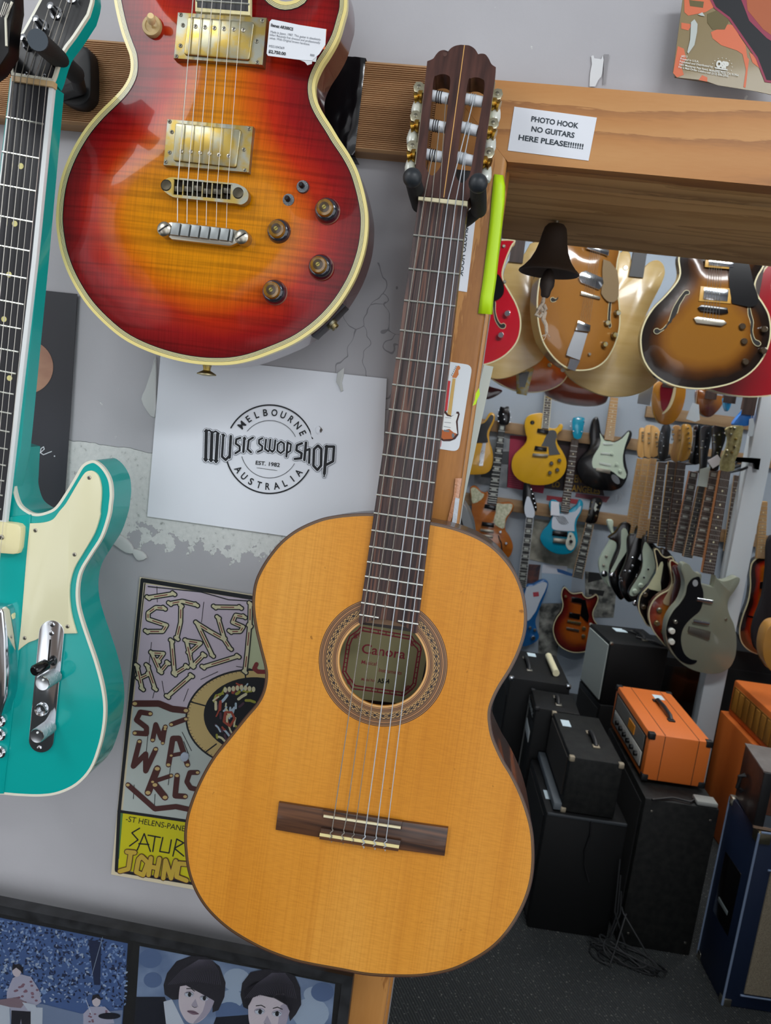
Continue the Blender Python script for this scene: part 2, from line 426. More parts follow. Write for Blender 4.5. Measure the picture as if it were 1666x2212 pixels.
def text(t, p0, p1, h, bold=0.0, up=None):
    """text polygons with its baseline from p0 to p1 (pixels), cap height h pixels"""
    vs, fs = text_polys(t, bold)
    if not vs: return []
    x0, x1 = min(v[0] for v in vs), max(v[0] for v in vs)
    p0 = np.array(p0, float); d = np.array(p1, float)-p0; ax = d/(x1-x0); n = np.array([d[1], -d[0]])/np.linalg.norm(d)
    ay = (np.array(up, float) if up is not None else n*h)/0.70
    q = [tuple(p0+ax*(v[0]-x0)+ay*v[1]) for v in vs]
    return [[q[i] for i in f] for f in fs]
# ================================================================== THE SETTING
def wall_paint():
    m = bpy.data.materials.new('flaking wall paint'); m.use_nodes = True; nt = m.node_tree; b = nt.nodes['Principled BSDF']
    b.inputs['Roughness'].default_value = 0.55
    N, Lk = nt.nodes.new, nt.links.new
    tc = N('ShaderNodeTexCoord'); sp = N('ShaderNodeSeparateXYZ'); Lk(tc.outputs['Object'], sp.inputs[0])
    def noise(sc, det=4):
        n = N('ShaderNodeTexNoise'); n.inputs['Scale'].default_value = sc; n.inputs['Detail'].default_value = det; n.inputs['Roughness'].default_value = 0.62
        Lk(tc.outputs['Object'], n.inputs['Vector']); return n.outputs[0]
    def math_(op, a, b_, c=None):
        n = N('ShaderNodeMath'); n.operation = op
        for i, v in enumerate((a, b_, c)):
            if v is None: continue
            if isinstance(v, (int, float)): n.inputs[i].default_value = v
            else: Lk(v, n.inputs[i])
        return n.outputs[0]
    ztop = atY(230, 962, 0)[2]; zbot = atY(430, 1180, 0)[2]
    nb = math_('SUBTRACT', noise(38, 7), 0.5); nt_ = math_('SUBTRACT', noise(16, 3), 0.5)
    z1 = math_('MULTIPLY_ADD', nb, 0.16, sp.outputs[2])            # ragged lower rim
    z2 = math_('MULTIPLY_ADD', nt_, 0.02, sp.outputs[2])           # straighter crack above
    lo = math_('MULTIPLY', math_('SUBTRACT', z1, zbot), 1500); lo = math_('MINIMUM', math_('MAXIMUM', lo, 0), 1)
    hi = math_('MULTIPLY', math_('SUBTRACT', ztop, z2), 1500); hi = math_('MINIMUM', math_('MAXIMUM', hi, 0), 1)
    x1 = math_('MULTIPLY_ADD', nb, 0.05, sp.outputs[0]); xl = atY(135, 1080, 0)[0]
    le = math_('MINIMUM', math_('MAXIMUM', math_('MULTIPLY', math_('SUBTRACT', x1, xl), 1500), 0), 1)
    mask = math_('MULTIPLY', math_('MULTIPLY', lo, hi), le)
    chips = noise(55, 5); chips2 = math_('GREATER_THAN', chips, 0.70)
    mask2 = math_('MAXIMUM', mask, chips2)
    paint = ramp(nt, [(0.3, '#a9a8ac'), (0.7, '#b5b5b9')]); Lk(noise(3.5, 3), paint.inputs[0])
    plast = ramp(nt, [(0.30, '#9a9e9b'), (0.40, '#cdd0cd'), (0.75, '#dcdedb')]); Lk(noise(140, 4), plast.inputs[0])
    mix = N('ShaderNodeMixRGB'); Lk(mask2, mix.inputs[0]); Lk(paint.outputs[0], mix.inputs[1]); Lk(plast.outputs[0], mix.inputs[2])
    vo = N('ShaderNodeTexVoronoi'); vo.feature = 'DISTANCE_TO_EDGE'; vo.inputs['Scale'].default_value = 9
    wob = N('ShaderNodeTexNoise'); wob.inputs['Scale'].default_value = 20; Lk(tc.outputs['Object'], wob.inputs['Vector'])
    av = N('ShaderNodeMixRGB'); av.blend_type = 'ADD'; av.inputs[0].default_value = 0.14; Lk(tc.outputs['Object'], av.inputs[1]); Lk(wob.outputs[1], av.inputs[2]); Lk(av.outputs[0], vo.inputs['Vector'])
    crack = math_('LESS_THAN', vo.outputs['Distance'], 0.008)
    c0 = atY(760, 770, 0); vd = N('ShaderNodeVectorMath'); vd.operation = 'DISTANCE'; vd.inputs[1].default_value = tuple(c0); Lk(tc.outputs['Object'], vd.inputs[0])
    crack = math_('MULTIPLY', crack, math_('LESS_THAN', math_('MULTIPLY_ADD', nt_, 0.10, vd.outputs[1] if False else vd.outputs['Value']), 0.115))
    dk = N('ShaderNodeMixRGB'); dk.blend_type = 'MULTIPLY'; dk.inputs[2].default_value = (0.45, 0.45, 0.46, 1)
    Lk(math_('MULTIPLY', crack, 0.8), dk.inputs[0]); Lk(mix.outputs[0], dk.inputs[1]); Lk(dk.outputs[0], b.inputs['Base Color'])
    h = math_('MULTIPLY_ADD', mask2, -1.0, math_('MULTIPLY', noise(26, 5), 0.35)); h = math_('MULTIPLY_ADD', crack, -0.6, h)
    bp = N('ShaderNodeBump'); bp.inputs['Strength'].default_value = 0.7; bp.inputs['Distance'].default_value = 0.0022
    Lk(h, bp.inputs['Height']); Lk(bp.outputs[0], b.inputs['Normal'])
    return m
WALL = wall_paint()
FARW = mat('pale blue-grey far wall', '#a9b3bd', 0.6, vary=('#9aa6b2', (1.2, 1.2, 1.2), 0.2, 3))
CEIL = mat('ceiling white', '#d5d7d8', 0.8)
def carpet():
    m = bpy.data.materials.new('ribbed charcoal carpet'); m.use_nodes = True; nt = m.node_tree; b = nt.nodes['Principled BSDF']
    b.inputs['Roughness'].default_value = 0.95; N, Lk = nt.nodes.new, nt.links.new
    tc = N('ShaderNodeTexCoord'); mp = N('ShaderNodeMapping'); mp.inputs['Rotation'].default_value = (0, 0, math.radians(-28)); mp.inputs['Scale'].default_value = (1, 1, 1)
    Lk(tc.outputs['Object'], mp.inputs[0])
    wv = N('ShaderNodeTexWave'); wv.inputs['Scale'].default_value = 34; wv.inputs['Distortion'].default_value = 1.2; wv.inputs['Detail'].default_value = 2; Lk(mp.outputs[0], wv.inputs[0])
    rp = ramp(nt, [(0.0, '#202325'), (1.0, '#3a3e3e')]); Lk(wv.outputs[1], rp.inputs[0])
    nz = N('ShaderNodeTexNoise'); nz.inputs['Scale'].default_value = 130; nz.inputs['Detail'].default_value = 3; Lk(tc.outputs['Object'], nz.inputs[0])
    r2 = ramp(nt, [(0.635, (0, 0, 0)), (0.69, (1, 1, 1))]); Lk(nz.outputs[0], r2.inputs[0])
    mx = N('ShaderNodeMixRGB'); mx.inputs[2].default_value = lin('#8d8c84'); Lk(r2.outputs[0], mx.inputs[0]); Lk(rp.outputs[0], mx.inputs[1]); Lk(mx.outputs[0], b.inputs['Base Color'])
    bp = N('ShaderNodeBump'); bp.inputs['Distance'].default_value = 0.004; Lk(wv.outputs[1], bp.inputs['Height']); Lk(bp.outputs[0], b.inputs['Normal'])
    return m
JX = atY(1077, 480, -0.03)[0]                       # inner face of the door post
HZ0 = atY(1300, 368, -0.03)[2]; HZ1 = atY(1300, 191, -0.03)[2]
FY = 4.25                                            # far wall
ROOM_TOP = 2.95
box_mesh('floor', (-3.2, -3.2, -0.05), (3.6, FY+0.15, 0), carpet(), kind='structure')
box_mesh('ceiling', (-3.2, -3.2, ROOM_TOP), (3.6, FY+0.15, ROOM_TOP+0.05), CEIL, kind='structure')
def wall_front():
    x0, x1, z1 = JX, JX+1.05, HZ0+0.02; L0, L1, T, Y1 = -2.6, 3.0, ROOM_TOP, 0.375
    o = [(L0, 0), (x0, 0), (x0, z1), (x1, z1), (x1, 0), (L1, 0), (L1, T), (L0, T)]
    V = [(x, 0, z) for x, z in o]+[(x, Y1, z) for x, z in o]; n = len(o)
    Fc = [(0, 1, 2, 7), (7, 2, 3, 6), (6, 3, 4, 5), (15, 10, 9, 8), (14, 11, 10, 15), (13, 12, 11, 14)]+[(i, i+n, (i+1) % n+n, (i+1) % n) for i in range(n)]
    tag(link('wall_front', V, Fc, WALL), kind='structure')
wall_front()
box_mesh('wall_far', (-3.2, FY, 0), (3.6, FY+0.12, ROOM_TOP), FARW, kind='structure')
box_mesh('wall_far_side', (-1.2, 0.30, 0), (-1.08, FY, ROOM_TOP), FARW, kind='structure')
box_mesh('wall_right', (3.3, 0.28, 0), (3.42, FY, ROOM_TOP), FARW, kind='structure')

PINE = pine('varnished pine header', '#c08a4e', '#b57a3c', '#9a6430', 'x', 0.5, 7, 0.0)
PINEZ = pine('varnished pine post', '#bb8446', '#ad7436', '#98622c', 'z', 0.45, 5, 0.05)
PINEU = pine('pine underside with bounce in colour', '#d9ab70', '#d0a268', '#b88a52', 'x', 0.8, 9)  # colour lightened to stand in for bounce light the underside lacks
RAILW = grain('grooved decking timber', '#c79c6f', '#a67c54', (3, 60, 60), 0.6)
def header():
    t = bpy.data.objects.new('trim_1', None); COL.objects.link(t); t['kind'] = 'structure'
    o = [(RX0+0.0006, HZ1), (JX+0.0006, HZ0), (JX+1.2, HZ0), (JX+1.2, HZ1)]     # mitred over the post
    V = [(x, y, z) for y in (-0.03, 0.0) for x, z in o]
    link('front_board', V, [(0, 1, 2, 3), (7, 6, 5, 4)]+[(i, i+4, (i+1) % 4+4, (i+1) % 4) for i in range(4)], PINE, t)
    box_mesh('stop_strip', (JX, 0.0, HZ0+0.001), (JX+1.05, 0.055, HZ0+0.03), PINEU, t, 0.001)
    box_mesh('lining_board', (JX, 0.055, HZ0+0.006), (JX+1.05, 0.395, HZ0+0.05), PINEU, t, 0.001)
RX0 = atY(934, 290, -0.03)[0]
header()
def post():
    t = bpy.data.objects.new('trim_2', None); COL.objects.link(t); t['kind'] = 'structure'
    w = JX-RX0; r = 0.006; Y0 = -0.031
    prof = [(RX0, 0.0), (RX0, Y0)]+[(JX-r+r*math.sin(a), Y0+r-r*math.cos(a)) for a in [i*math.pi/12 for i in range(7)]]+[(JX, 0.0)]
    V, Fc = [], []; n = len(prof); top = HZ1
    V += [(x, y, 0) for x, y in prof]; V += [(x, y, HZ0+(HZ1-HZ0)*(JX-x)/w) for x, y in prof]
    for i in range(n): j = (i+1) % n; Fc.append((i, j, n+j, n+i))
    Fc += [tuple(range(n)), tuple(range(2*n-1, n-1, -1))]
    link('front_board', V, Fc, PINEZ, t, smooth=True)
    # moulded inner lining with two steps
    box_mesh('lining_board', (JX-0.012, 0.0, 0), (JX-0.002, 0.385, HZ0+0.006), grain('reddish lining darkened as shade', '#8a4f28', '#703a1c', (40, 40, 3), 0.4, 0.3), t, 0.002)  # darker tone paints the inner face as turned from the light
    box_mesh('stop_strip', (JX-0.012, 0.012, 0), (JX+0.004, 0.045, HZ0+0.004), PINEZ, t, 0.003)
post()
def rail():
    z0 = atY(781, 325, -0.03)[2]; z1 = atY(781, 128, -0.03)[2]; n = 42; x0 = -2.2; V, Fc = [], []
    prof = [(0.0, z0), (-0.026, z0)]
    for i in range(n):
        a = z0+0.002+(z1-z0-0.004)*i/n; d = (z1-z0-0.004)/n
        prof += [(-0.0305, a+d*0.15), (-0.0305, a+d*0.55), (-0.0285, a+d*0.7), (-0.0285, a+d*0.95)]
    prof += [(-0.026, z1), (0.0, z1)]
    m = len(prof)
    for x in (x0, RX0-0.0005): V += [(x, y, z) for y, z in prof]
    for i in range(m-1): Fc.append((i, i+1, m+i+1, m+i)[::-1])
    Fc += [tuple(range(m)), tuple(range(2*m-1, m-1, -1))]
    tag(link('trim_3', V, Fc, RAILW), kind='structure')
rail()
tt = Thing('black_tape', 'shiny black tape wrapped round the grooved wall rail beside the sunburst guitar', 'tape', atY(740, 230, -0.033))
def tape():
    x0, x1 = atY(690, 230, -0.033)[0], atY(779, 230, -0.033)[0]; z0 = atY(760, 336, -0.033)[2]; z1 = atY(781, 126, -0.033)[2]
    random.seed(3); V, Fc = [], []; NX, NZ = 12, 16
    for j in range(NZ+1):
        for i in range(NX+1):
            x = x0+(x1-x0)*i/NX; z = z0+(z1-z0)*j/NZ
            V.append(tt.pl.inv @ Vector((x, -0.0345-0.0018*random.random()*(0 < i < NX), z)))
    for j in range(NZ):
        for i in range(NX): a = j*(NX+1)+i; Fc.append((a, a+1, a+NX+2, a+NX+1))
    k = len(V)
    V += [tt.pl.inv @ Vector((x, 0.0, z)) for x, z in ((x0, z1), (x1, z1), (x0, z0), (x1, z0))]
    Fc += [(NZ*(NX+1), NZ*(NX+1)+NX, k+1, k), (NX, 0, k+2, k+3)]
    link('wrap', V, Fc, mat('shiny black tape', '#0a0a0d', 0.18, coat=0.5), tt.root, smooth=True)
tape()

# ================================================================== THE CLASSICAL GUITAR
TIL = math.radians(6.0)
NUT, SAD = (957.5, 434), (779.5, 1775.5)
gn = np.array([0, -math.cos(TIL), math.sin(TIL)])
def place_scale(a, b, n, length):
    """point on the ray of b where the plane through it makes a-b the given length"""
    d0, d1 = ray(*a), ray(*b); p1 = d1; p0 = d0*((p1 @ n)/(d0 @ n)); k = length/np.linalg.norm(p0-p1); return CAM+p1*k, CAM+p0*k
sad, nut = place_scale(NUT, SAD, gn, 0.65)
print('classical nut', nut, 'saddle', sad)
CG = Thing('classical_guitar', 'nylon-string classical guitar with amber spruce top hanging from the fork on the pine post', 'guitar', sad-gn*0.0085, gn)
pl = CG.pl; SW = 0.0085
SPRUCE = bpy.data.materials.new('amber spruce top'); SPRUCE.use_nodes = True
def spruce():
    nt = SPRUCE.node_tree; b = nt.nodes['Principled BSDF']; N, Lk = nt.nodes.new, nt.links.new
    b.inputs['Roughness'].default_value = 0.42; b.inputs['Coat Weight'].default_value = 0.12; b.inputs['Coat Roughness'].default_value = 0.25; b.inputs['Specular IOR Level'].default_value = 0.25
    tc = N('ShaderNodeTexCoord')
    def nz(scale, det, rot=0.0):
        mp = N('ShaderNodeMapping'); mp.inputs['Scale'].default_value = scale; mp.inputs['Rotation'].default_value = (0, 0, rot)
        n = N('ShaderNodeTexNoise'); n.inputs['Scale'].default_value = 1; n.inputs['Detail'].default_value = det
        Lk(tc.outputs['Object'], mp.inputs[0]); Lk(mp.outputs[0], n.inputs['Vector']); return n.outputs[0]
    base = ramp(nt, [(0.3, '#ca821f'), (0.5, '#d59031'), (0.7, '#db9c42')]); Lk(nz((7, 1.6, 1), 2), base.inputs[0])
    def mul(a, f, stops, amount):
        r = ramp(nt, stops); Lk(f, r.inputs[0]); x = N('ShaderNodeMixRGB'); x.blend_type = 'MULTIPLY'; x.inputs[0].default_value = amount
        Lk(a, x.inputs[1]); Lk(r.outputs[0], x.inputs[2]); return x.outputs[0]
    c = mul(base.outputs[0], nz((620, 3, 1), 2), [(0.3, (0.90, 0.86, 0.78)), (0.55, (1, 1, 1))], 0.45)
    c = mul(c, nz((70, 560, 1), 2, 0.10), [(0.32, (0.90, 0.86, 0.78)), (0.60, (1, 1, 1))], 0.45)
    c = mul(c, nz((42, 0.7, 1), 1), [(0.30, (0.88, 0.81, 0.70)), (0.46, (1, 1, 1))], 0.35)
    c = mul(c, nz((95, 95, 1), 1), [(0.20, (0.45, 0.35, 0.2)), (0.235, (1, 1, 1))], 0.5)
    Lk(c, b.inputs['Base Color'])
spruce()
ROSEW = grain('dark rosewood', '#4a3128', '#2a1b18', (170, 5, 60), 0.35, 0.25)
ROSEF = bpy.data.materials.new('streaked rosewood fingerboard'); ROSEF.use_nodes = True
def rosef():
    nt = ROSEF.node_tree; b = nt.nodes['Principled BSDF']; N, Lk = nt.nodes.new, nt.links.new; b.inputs['Roughness'].default_value = 0.45
    tc = N('ShaderNodeTexCoord'); mp = N('ShaderNodeMapping'); mp.inputs['Scale'].default_value = (170, 3.5, 1); n = N('ShaderNodeTexNoise'); n.inputs['Scale'].default_value = 1; n.inputs['Detail'].default_value = 3
    Lk(tc.outputs['Object'], mp.inputs[0]); Lk(mp.outputs[0], n.inputs['Vector'])
    r = ramp(nt, [(0.36, '#1f181b'), (0.46, '#4a3733'), (0.52, '#292024'), (0.60, '#6e4d40'), (0.66, '#2e2325')]); Lk(n.outputs[0], r.inputs[0]); Lk(r.outputs[0], b.inputs['Base Color'])
rosef()
SIDEW = grain('rosewood side', '#3a241b', '#24140f', (30, 4, 60), 0.4, 0.3)
BODY = [(806, 1108), (755, 1109.5), (710, 1115.5), (680, 1124.5), (650, 1138), (626, 1153), (602, 1174), (578, 1204), (560, 1234), (549.5, 1261), (545, 1294), (546, 1324),
        (551.6, 1360), (561.5, 1402), (570.5, 1438), (573, 1462), (567.5, 1492), (554, 1519), (530, 1547), (495.5, 1590), (464, 1629), (440, 1668), (419, 1713), (404, 1758), (398, 1800),
        (399.5, 1839), (405.5, 1881), (419, 1920), (440, 1956), (467, 1986), (500, 2013), (545, 2040), (590, 2061), (650, 2080.5), (740, 2097.5), (785, 2106), (830, 2110), (890, 2111),
        (935, 2106.5), (980, 2096), (1025, 2075), (1064, 2049.5), (1094, 2019.5), (1118, 1985), (1136, 1949), (1148, 1913), (1154, 1877), (1155, 1835), (1151, 1790), (1139, 1745),
        (1124, 1706), (1106, 1670), (1088, 1640), (1068, 1595), (1061, 1560), (1061, 1534), (1068.5, 1510), (1082, 1483), (1103, 1450), (1121, 1414), (1134.5, 1375), (1139, 1342),
        (1137.5, 1309), (1130, 1273), (1115, 1237), (1094, 1207), (1067, 1180), (1034, 1159), (998, 1144), (968, 1135), (929, 1127), (868, 1114)]
q = CG.loop(BODY, 0.0, 4)
RC = pl.uv(826.5, 1430.5, 0); RS = pl.uv(921, 1437, 0); RH = math.hypot(RS[0]-RC[0], RS[1]-RC[1]); RO = RH*139/94.0
def circ(c, r, n=72): return [(c[0]+r*math.cos(2*math.pi*i/n), c[1]+r*math.sin(2*math.pi*i/n)) for i in range(n)]
CG.slab('soundboard', None, -0.0025, 0.0, SPRUCE, raw=inset(q, 0.0031), holes=[circ(RC, RH)])
BIND = stripes_uv('rosewood and pale purfling binding', [(0, '#3a2017'), (0.30, '#7a5530'), (0.36, '#26150e'), (0.50, '#96713f'), (0.58, '#2a170f'), (0.74, '#8a6436'), (0.80, '#2c180f'), (0.93, '#a67a3c')], 0.35, 0.4)
CG.band('binding', q, 0.0, 0.0034, -0.006, 0.0002, BIND)
def shell():
    n = len(q); V, Fc = [], []; qi = inset(q, 0.003); D = 0.094
    for lp, w in ((q, -0.0045), (q, -D), (qi, -D+0.003), (qi, -0.0045)): V += [pl.loc(u, v, w) for u, v in lp]
    for k in range(4):
        a, b_ = k*n, ((k+1) % 4)*n
        for i in range(n): j = (i+1) % n; Fc.append((a+j, a+i, b_+i, b_+j))
    Fc.append(tuple(range(2*n-1, n-1, -1))); Fc.append(tuple(range(2*n, 3*n)))
    link('sides_and_back', V, Fc, SIDEW, CG.root, smooth=True)
shell()
# maker's label on the inside of the back
LW = -0.0908
LBL = CG.pl
def lq(k, pts, w=LW): return px(k, pts)
OL = mat('old label paper', '#b9b183', 0.8); LRED = mat('label red print', '#a83a45', 0.7); LBK = mat('label black print', '#1b1512', 0.7)
def label():
    fr = [[(-60, 0)]]
    paper = px('I', [(360, 400), (1330, 545), (1180, 1290), (240, 1190)])
    A = []
    def dbl(pts): return ribbon(px('I', pts), 2.6)+ribbon(px('I', [(x+dx, y+dy) for x, y, dx, dy in [(p[0], p[1], 0, 0) for p in pts]]), 2.6)
    outer = [(585, 462), (1125, 560), (1150, 600), (1215, 660), (1225, 700), (1165, 1075), (1130, 1120), (1040, 1190), (620, 1130), (500, 1115), (440, 1020), (395, 940), (440, 640), (470, 560), (555, 500), (585, 462)]
    inner = [(595, 500), (1110, 592), (1135, 640), (1185, 690), (1192, 720), (1138, 1062), (1110, 1095), (1030, 1155), (630, 1098), (525, 1082), (470, 1005), (428, 940), (470, 650), (495, 585), (565, 535), (595, 500)]
    for l in (outer, inner): A += ribbon(px('I', l), 3.0)
    for a, b_ in zip(outer, inner): pass
    for t in np.linspace(0.03, 0.97, 7):
        for (o0, o1, i0, i1) in ((0, 1, 0, 1), (5, 4, 5, 4), (7, 8, 7, 8), (11, 12, 11, 12)):
            p = [outer[o0][k]+(outer[o1][k]-outer[o0][k])*t for k in (0, 1)]; r = [inner[i0][k]+(inner[i1][k]-inner[i0][k])*t for k in (0, 1)]
            A += ribbon(px('I', [p, r]), 2.0)
    for c in ((540, 560), (1140, 640), (1090, 1110), (470, 1040)):
        A += [p for k in range(3) for p in ribbon(px('I', [(c[0]+(8+10*k)*math.cos(t), c[1]+(8+10*k)*math.sin(t)) for t in np.linspace(k, k+4.4, 10)]), 1.5)]
    A += text('Canora', P1('I', 590, 735), P1('I', 1052, 800), 18, 0.012, up=(3.5, -20))
    A += text('Musical', P1('I', 590, 850), P1('I', 750, 872), 7.5, 0.01, up=(2, -8)); A += text('Instruments', P1('I', 775, 935), P1('I', 1015, 968), 7.5, 0.01, up=(2, -8))
    A += text('Model No.', P1('I', 590, 1028), P1('I', 740, 1045), 5.5, 0.01, up=(1.5, -6))
    B = text('A554', P1('I', 762, 1052), P1('I', 888, 1060), 9.5, 0.03)
    CG.printed('label', [(OL, [paper]), (LRED, A), (LBK, B)], w=LW, dw=0.0002)
label()
box = CG.slab('neck_block', px('I', [(620, 240), (1110, 320), (1130, 470), (590, 410)]), -0.088, -0.004, grain('pale mahogany block', '#8a6a4c', '#6f5239', (20, 20, 20)))
# rosette
RMAT = bpy.data.materials.new('inlaid rosette'); RMAT.use_nodes = True
def rosette_mat():
    nt = RMAT.node_tree; b = nt.nodes['Principled BSDF']; N, Lk = nt.nodes.new, nt.links.new; b.inputs['Roughness'].default_value = 0.4; b.inputs['Coat Weight'].default_value = 0.3
    uv = N('ShaderNodeUVMap'); sp = N('ShaderNodeSeparateXYZ'); Lk(uv.outputs[0], sp.inputs[0])
    st = [(0, '#2a1a12')]; cols = ['#a87a4c', '#3c2a1e', '#96683e', '#33302a', '#9b6a42']
    k = 0
    for v in np.arange(0.03, 0.34, 0.034): st.append((v, cols[k % 5])); k += 1
    st += [(0.35, '#2b2019'), (0.375, '#c79a5c')]
    st += [(0.64, '#c79a5c'), (0.655, '#2b2019')]
    for v in np.arange(0.68, 0.86, 0.034): st.append((v, cols[k % 5])); k += 1
    st += [(0.88, '#2b1c14'), (0.90, '#d7a566'), (0.985, '#b98a50')]
    r = ramp(nt, st[:31], True); Lk(sp.outputs[1], r.inputs[0])
    mp = N('ShaderNodeMapping'); mp.inputs['Scale'].default_value = (150, 21, 1); Lk(uv.outputs[0], mp.inputs[0])
    ck = N('ShaderNodeTexChecker'); ck.inputs['Scale'].default_value = 1; ck.inputs[1].default_value = lin('#2a211d'); ck.inputs[2].default_value = lin('#b8905a'); Lk(mp.outputs[0], ck.inputs[0])
    mid = N('ShaderNodeMath'); mid.operation = 'COMPARE'; mid.inputs[1].default_value = 0.507; mid.inputs[2].default_value = 0.125; Lk(sp.outputs[1], mid.inputs[0])
    # dark diamonds along the middle of the mosaic
    wx = N('ShaderNodeMath'); wx.operation = 'PINGPONG'; wx.inputs[1].default_value = 0.5
    mm = N('ShaderNodeMath'); mm.operation = 'MULTIPLY'; mm.inputs[1].default_value = 44; Lk(sp.outputs[0], mm.inputs[0]); Lk(mm.outputs[0], wx.inputs[0])
    dv = N('ShaderNodeMath'); dv.operation = 'SUBTRACT'; dv.inputs[1].default_value = 0.507; Lk(sp.outputs[1], dv.inputs[0])
    ab = N('ShaderNodeMath'); ab.operation = 'ABSOLUTE'; Lk(dv.outputs[0], ab.inputs[0])
    sm = N('ShaderNodeMath'); sm.operation = 'MULTIPLY_ADD'; sm.inputs[1].default_value = 5.0; Lk(ab.outputs[0], sm.inputs[0]); Lk(wx.outputs[0], sm.inputs[2])
    lt = N('ShaderNodeMath'); lt.operation = 'LESS_THAN'; lt.inputs[1].default_value = 0.30; Lk(sm.outputs[0], lt.inputs[0])
    d2 = N('ShaderNodeMixRGB'); d2.inputs[2].default_value = lin('#241b1a'); Lk(lt.outputs[0], d2.inputs[0]); Lk(ck.outputs[0], d2.inputs[1])
    mx = N('ShaderNodeMixRGB'); Lk(mid.outputs[0], mx.inputs[0]); Lk(r.outputs[0], mx.inputs[1]); Lk(d2.outputs[0], mx.inputs[2]); Lk(mx.outputs[0], b.inputs['Base Color'])
rosette_mat()
def rosette():
    n = 144; V, U, Fc = [], [], []
    for r, w, t in ((RO, 0.0, 0), (RO, 0.00015, 0.0), (RH, 0.00015, 1.0), (RH, -0.0026, 1.0)):
        for i in range(n+1): a = 2*math.pi*i/n; V.append(pl.loc(RC[0]+r*math.cos(a), RC[1]+r*math.sin(a), w)); U.append((i/n, t))
    for k in range(3):
        for i in range(n): a = k*(n+1)+i; Fc.append((a, a+1, a+n+2, a+n+1))
    link('rosette', V, Fc, RMAT, CG.root, uvs=U)
rosette()
# fingerboard with a scooped end, frets
FB = [(904.5, 430), (1009.5, 443)]
FBW = 0.0058
fb_l, fb_r = [pl.uv(*p, FBW) for p in FB]
e_l, e_r = pl.uv(774.5, 1344, FBW), pl.uv(901.5, 1368, FBW)
def fb():
    arc = [p for p in [(RC[0]+RH*math.cos(a), RC[1]+RH*math.sin(a)) for a in np.linspace(math.radians(158), math.radians(22), 19)] if e_l[0]+0.001 < p[0] < e_r[0]-0.001]
    CG.slab('fretboard', None, 0.0, FBW, ROSEF, raw=[fb_l, e_l]+arc+[e_r, fb_r], bev=0.0006)
fb()
nu, su = pl.uv(*NUT, SW), pl.uv(*SAD, SW)
ax = unit(np.array(su)-np.array(nu)); LEN = math.hypot(su[0]-nu[0], su[1]-nu[1])
def at_fret(n): return LEN*(1-2**(-n/12))
def edge(side, dist):
    a, b_ = (fb_l, e_l) if side == 0 else (fb_r, e_r)
    c = np.array(nu)+ax*dist; t = (c[1]-a[1])/(b_[1]-a[1]); return (a[0]+(b_[0]-a[0])*t, c[1])
for n in range(1, 20):
    L0, R0 = edge(0, at_fret(n)), edge(1, at_fret(n)); w = FBW+0.0008
    spans = [(0.0, 1.0)] if n < 19 else [(0.0, 0.33), (0.66, 1.0)]
    for a, b_ in spans:
        A0 = [L0[k]+(R0[k]-L0[k])*a for k in (0, 1)]; A1 = [L0[k]+(R0[k]-L0[k])*b_ for k in (0, 1)]
        tube_mesh('fret', [pl.loc(*A0, w-0.0004), pl.loc(*A1, w-0.0004)], 0.0011, FRETM, CG.root, 6)
CG.slab('nut', [(904, 424), (1010.5, 434), (1009.5, 445), (903.5, 431.5)], 0.0, SW-0.0006, BONE, bev=0.0005)
# neck behind the fingerboard and heel
j_l, j_r = edge(0, at_fret(12)), edge(1, at_fret(12))
CG.slab('neck', None, -0.021, 0.0, grain('mahogany neck', '#5b3a26', '#432817', (60, 4, 60), 0.4, 0.2), raw=[fb_l, j_l, j_r, fb_r], bev=0.0)
# bridge
BRW = grain('bridge rosewood', '#6a452c', '#2c1a12', (6, 230, 60), 0.38, 0.3)
def bridge():
    b = CG.slab('bridge', px('J', [(160, 202), (523, 258), (1172, 360), (1547, 412), (1517, 643), (1143, 592), (498, 492), (132, 428)]), 0.0, 0.0042, BRW, bev=0.001)
    CG.slab('tie_block', px('J', [(505, 412), (1160, 515), (1137, 605), (490, 505)]), 0.004, 0.0078, BRW, bev=0.0008, parent=b)
    CG.slab('saddle_ridge', px('J', [(523, 262), (1172, 360), (1165, 425), (515, 326)]), 0.004, 0.0068, BRW, bev=0.0008, parent=b)
    CG.slab('saddle', px('J', [(526, 308), (1158, 404), (1156, 421), (524, 325)]), 0.006, 0.0088, BONE, bev=0.0004, parent=b)
    CG.slab('tie_block_strip', px('J', [(497, 453), (1146, 553), (1142, 579), (493, 477)]), 0.0076, 0.0082, mat('bone strip', '#e6d79a', 0.4), parent=b)
bridge()
WOUND = mat('silver wound string', '#a9a49a', 0.35, 0.85, bump=(1600, 0.6)); NYL = mat('clear nylon string', '#cfd6dc', 0.25, trans=0.35)
S_N = [(916.7, 427), (933, 428.5), (950, 431), (968, 432), (985, 434.5), (1000, 437)]
S_S = [(721.6, 1766), (748, 1771), (770, 1773), (792, 1777.7), (816, 1781.6), (838, 1785)]
S_T = [(718, 1789), (742.5, 1794), (764, 1798), (788, 1803), (812.5, 1806), (834.5, 1811)]
S_E = [(714.5, 1818), (740, 1822), (762, 1825), (784.5, 1831), (808.5, 1834), (830.5, 1837)]
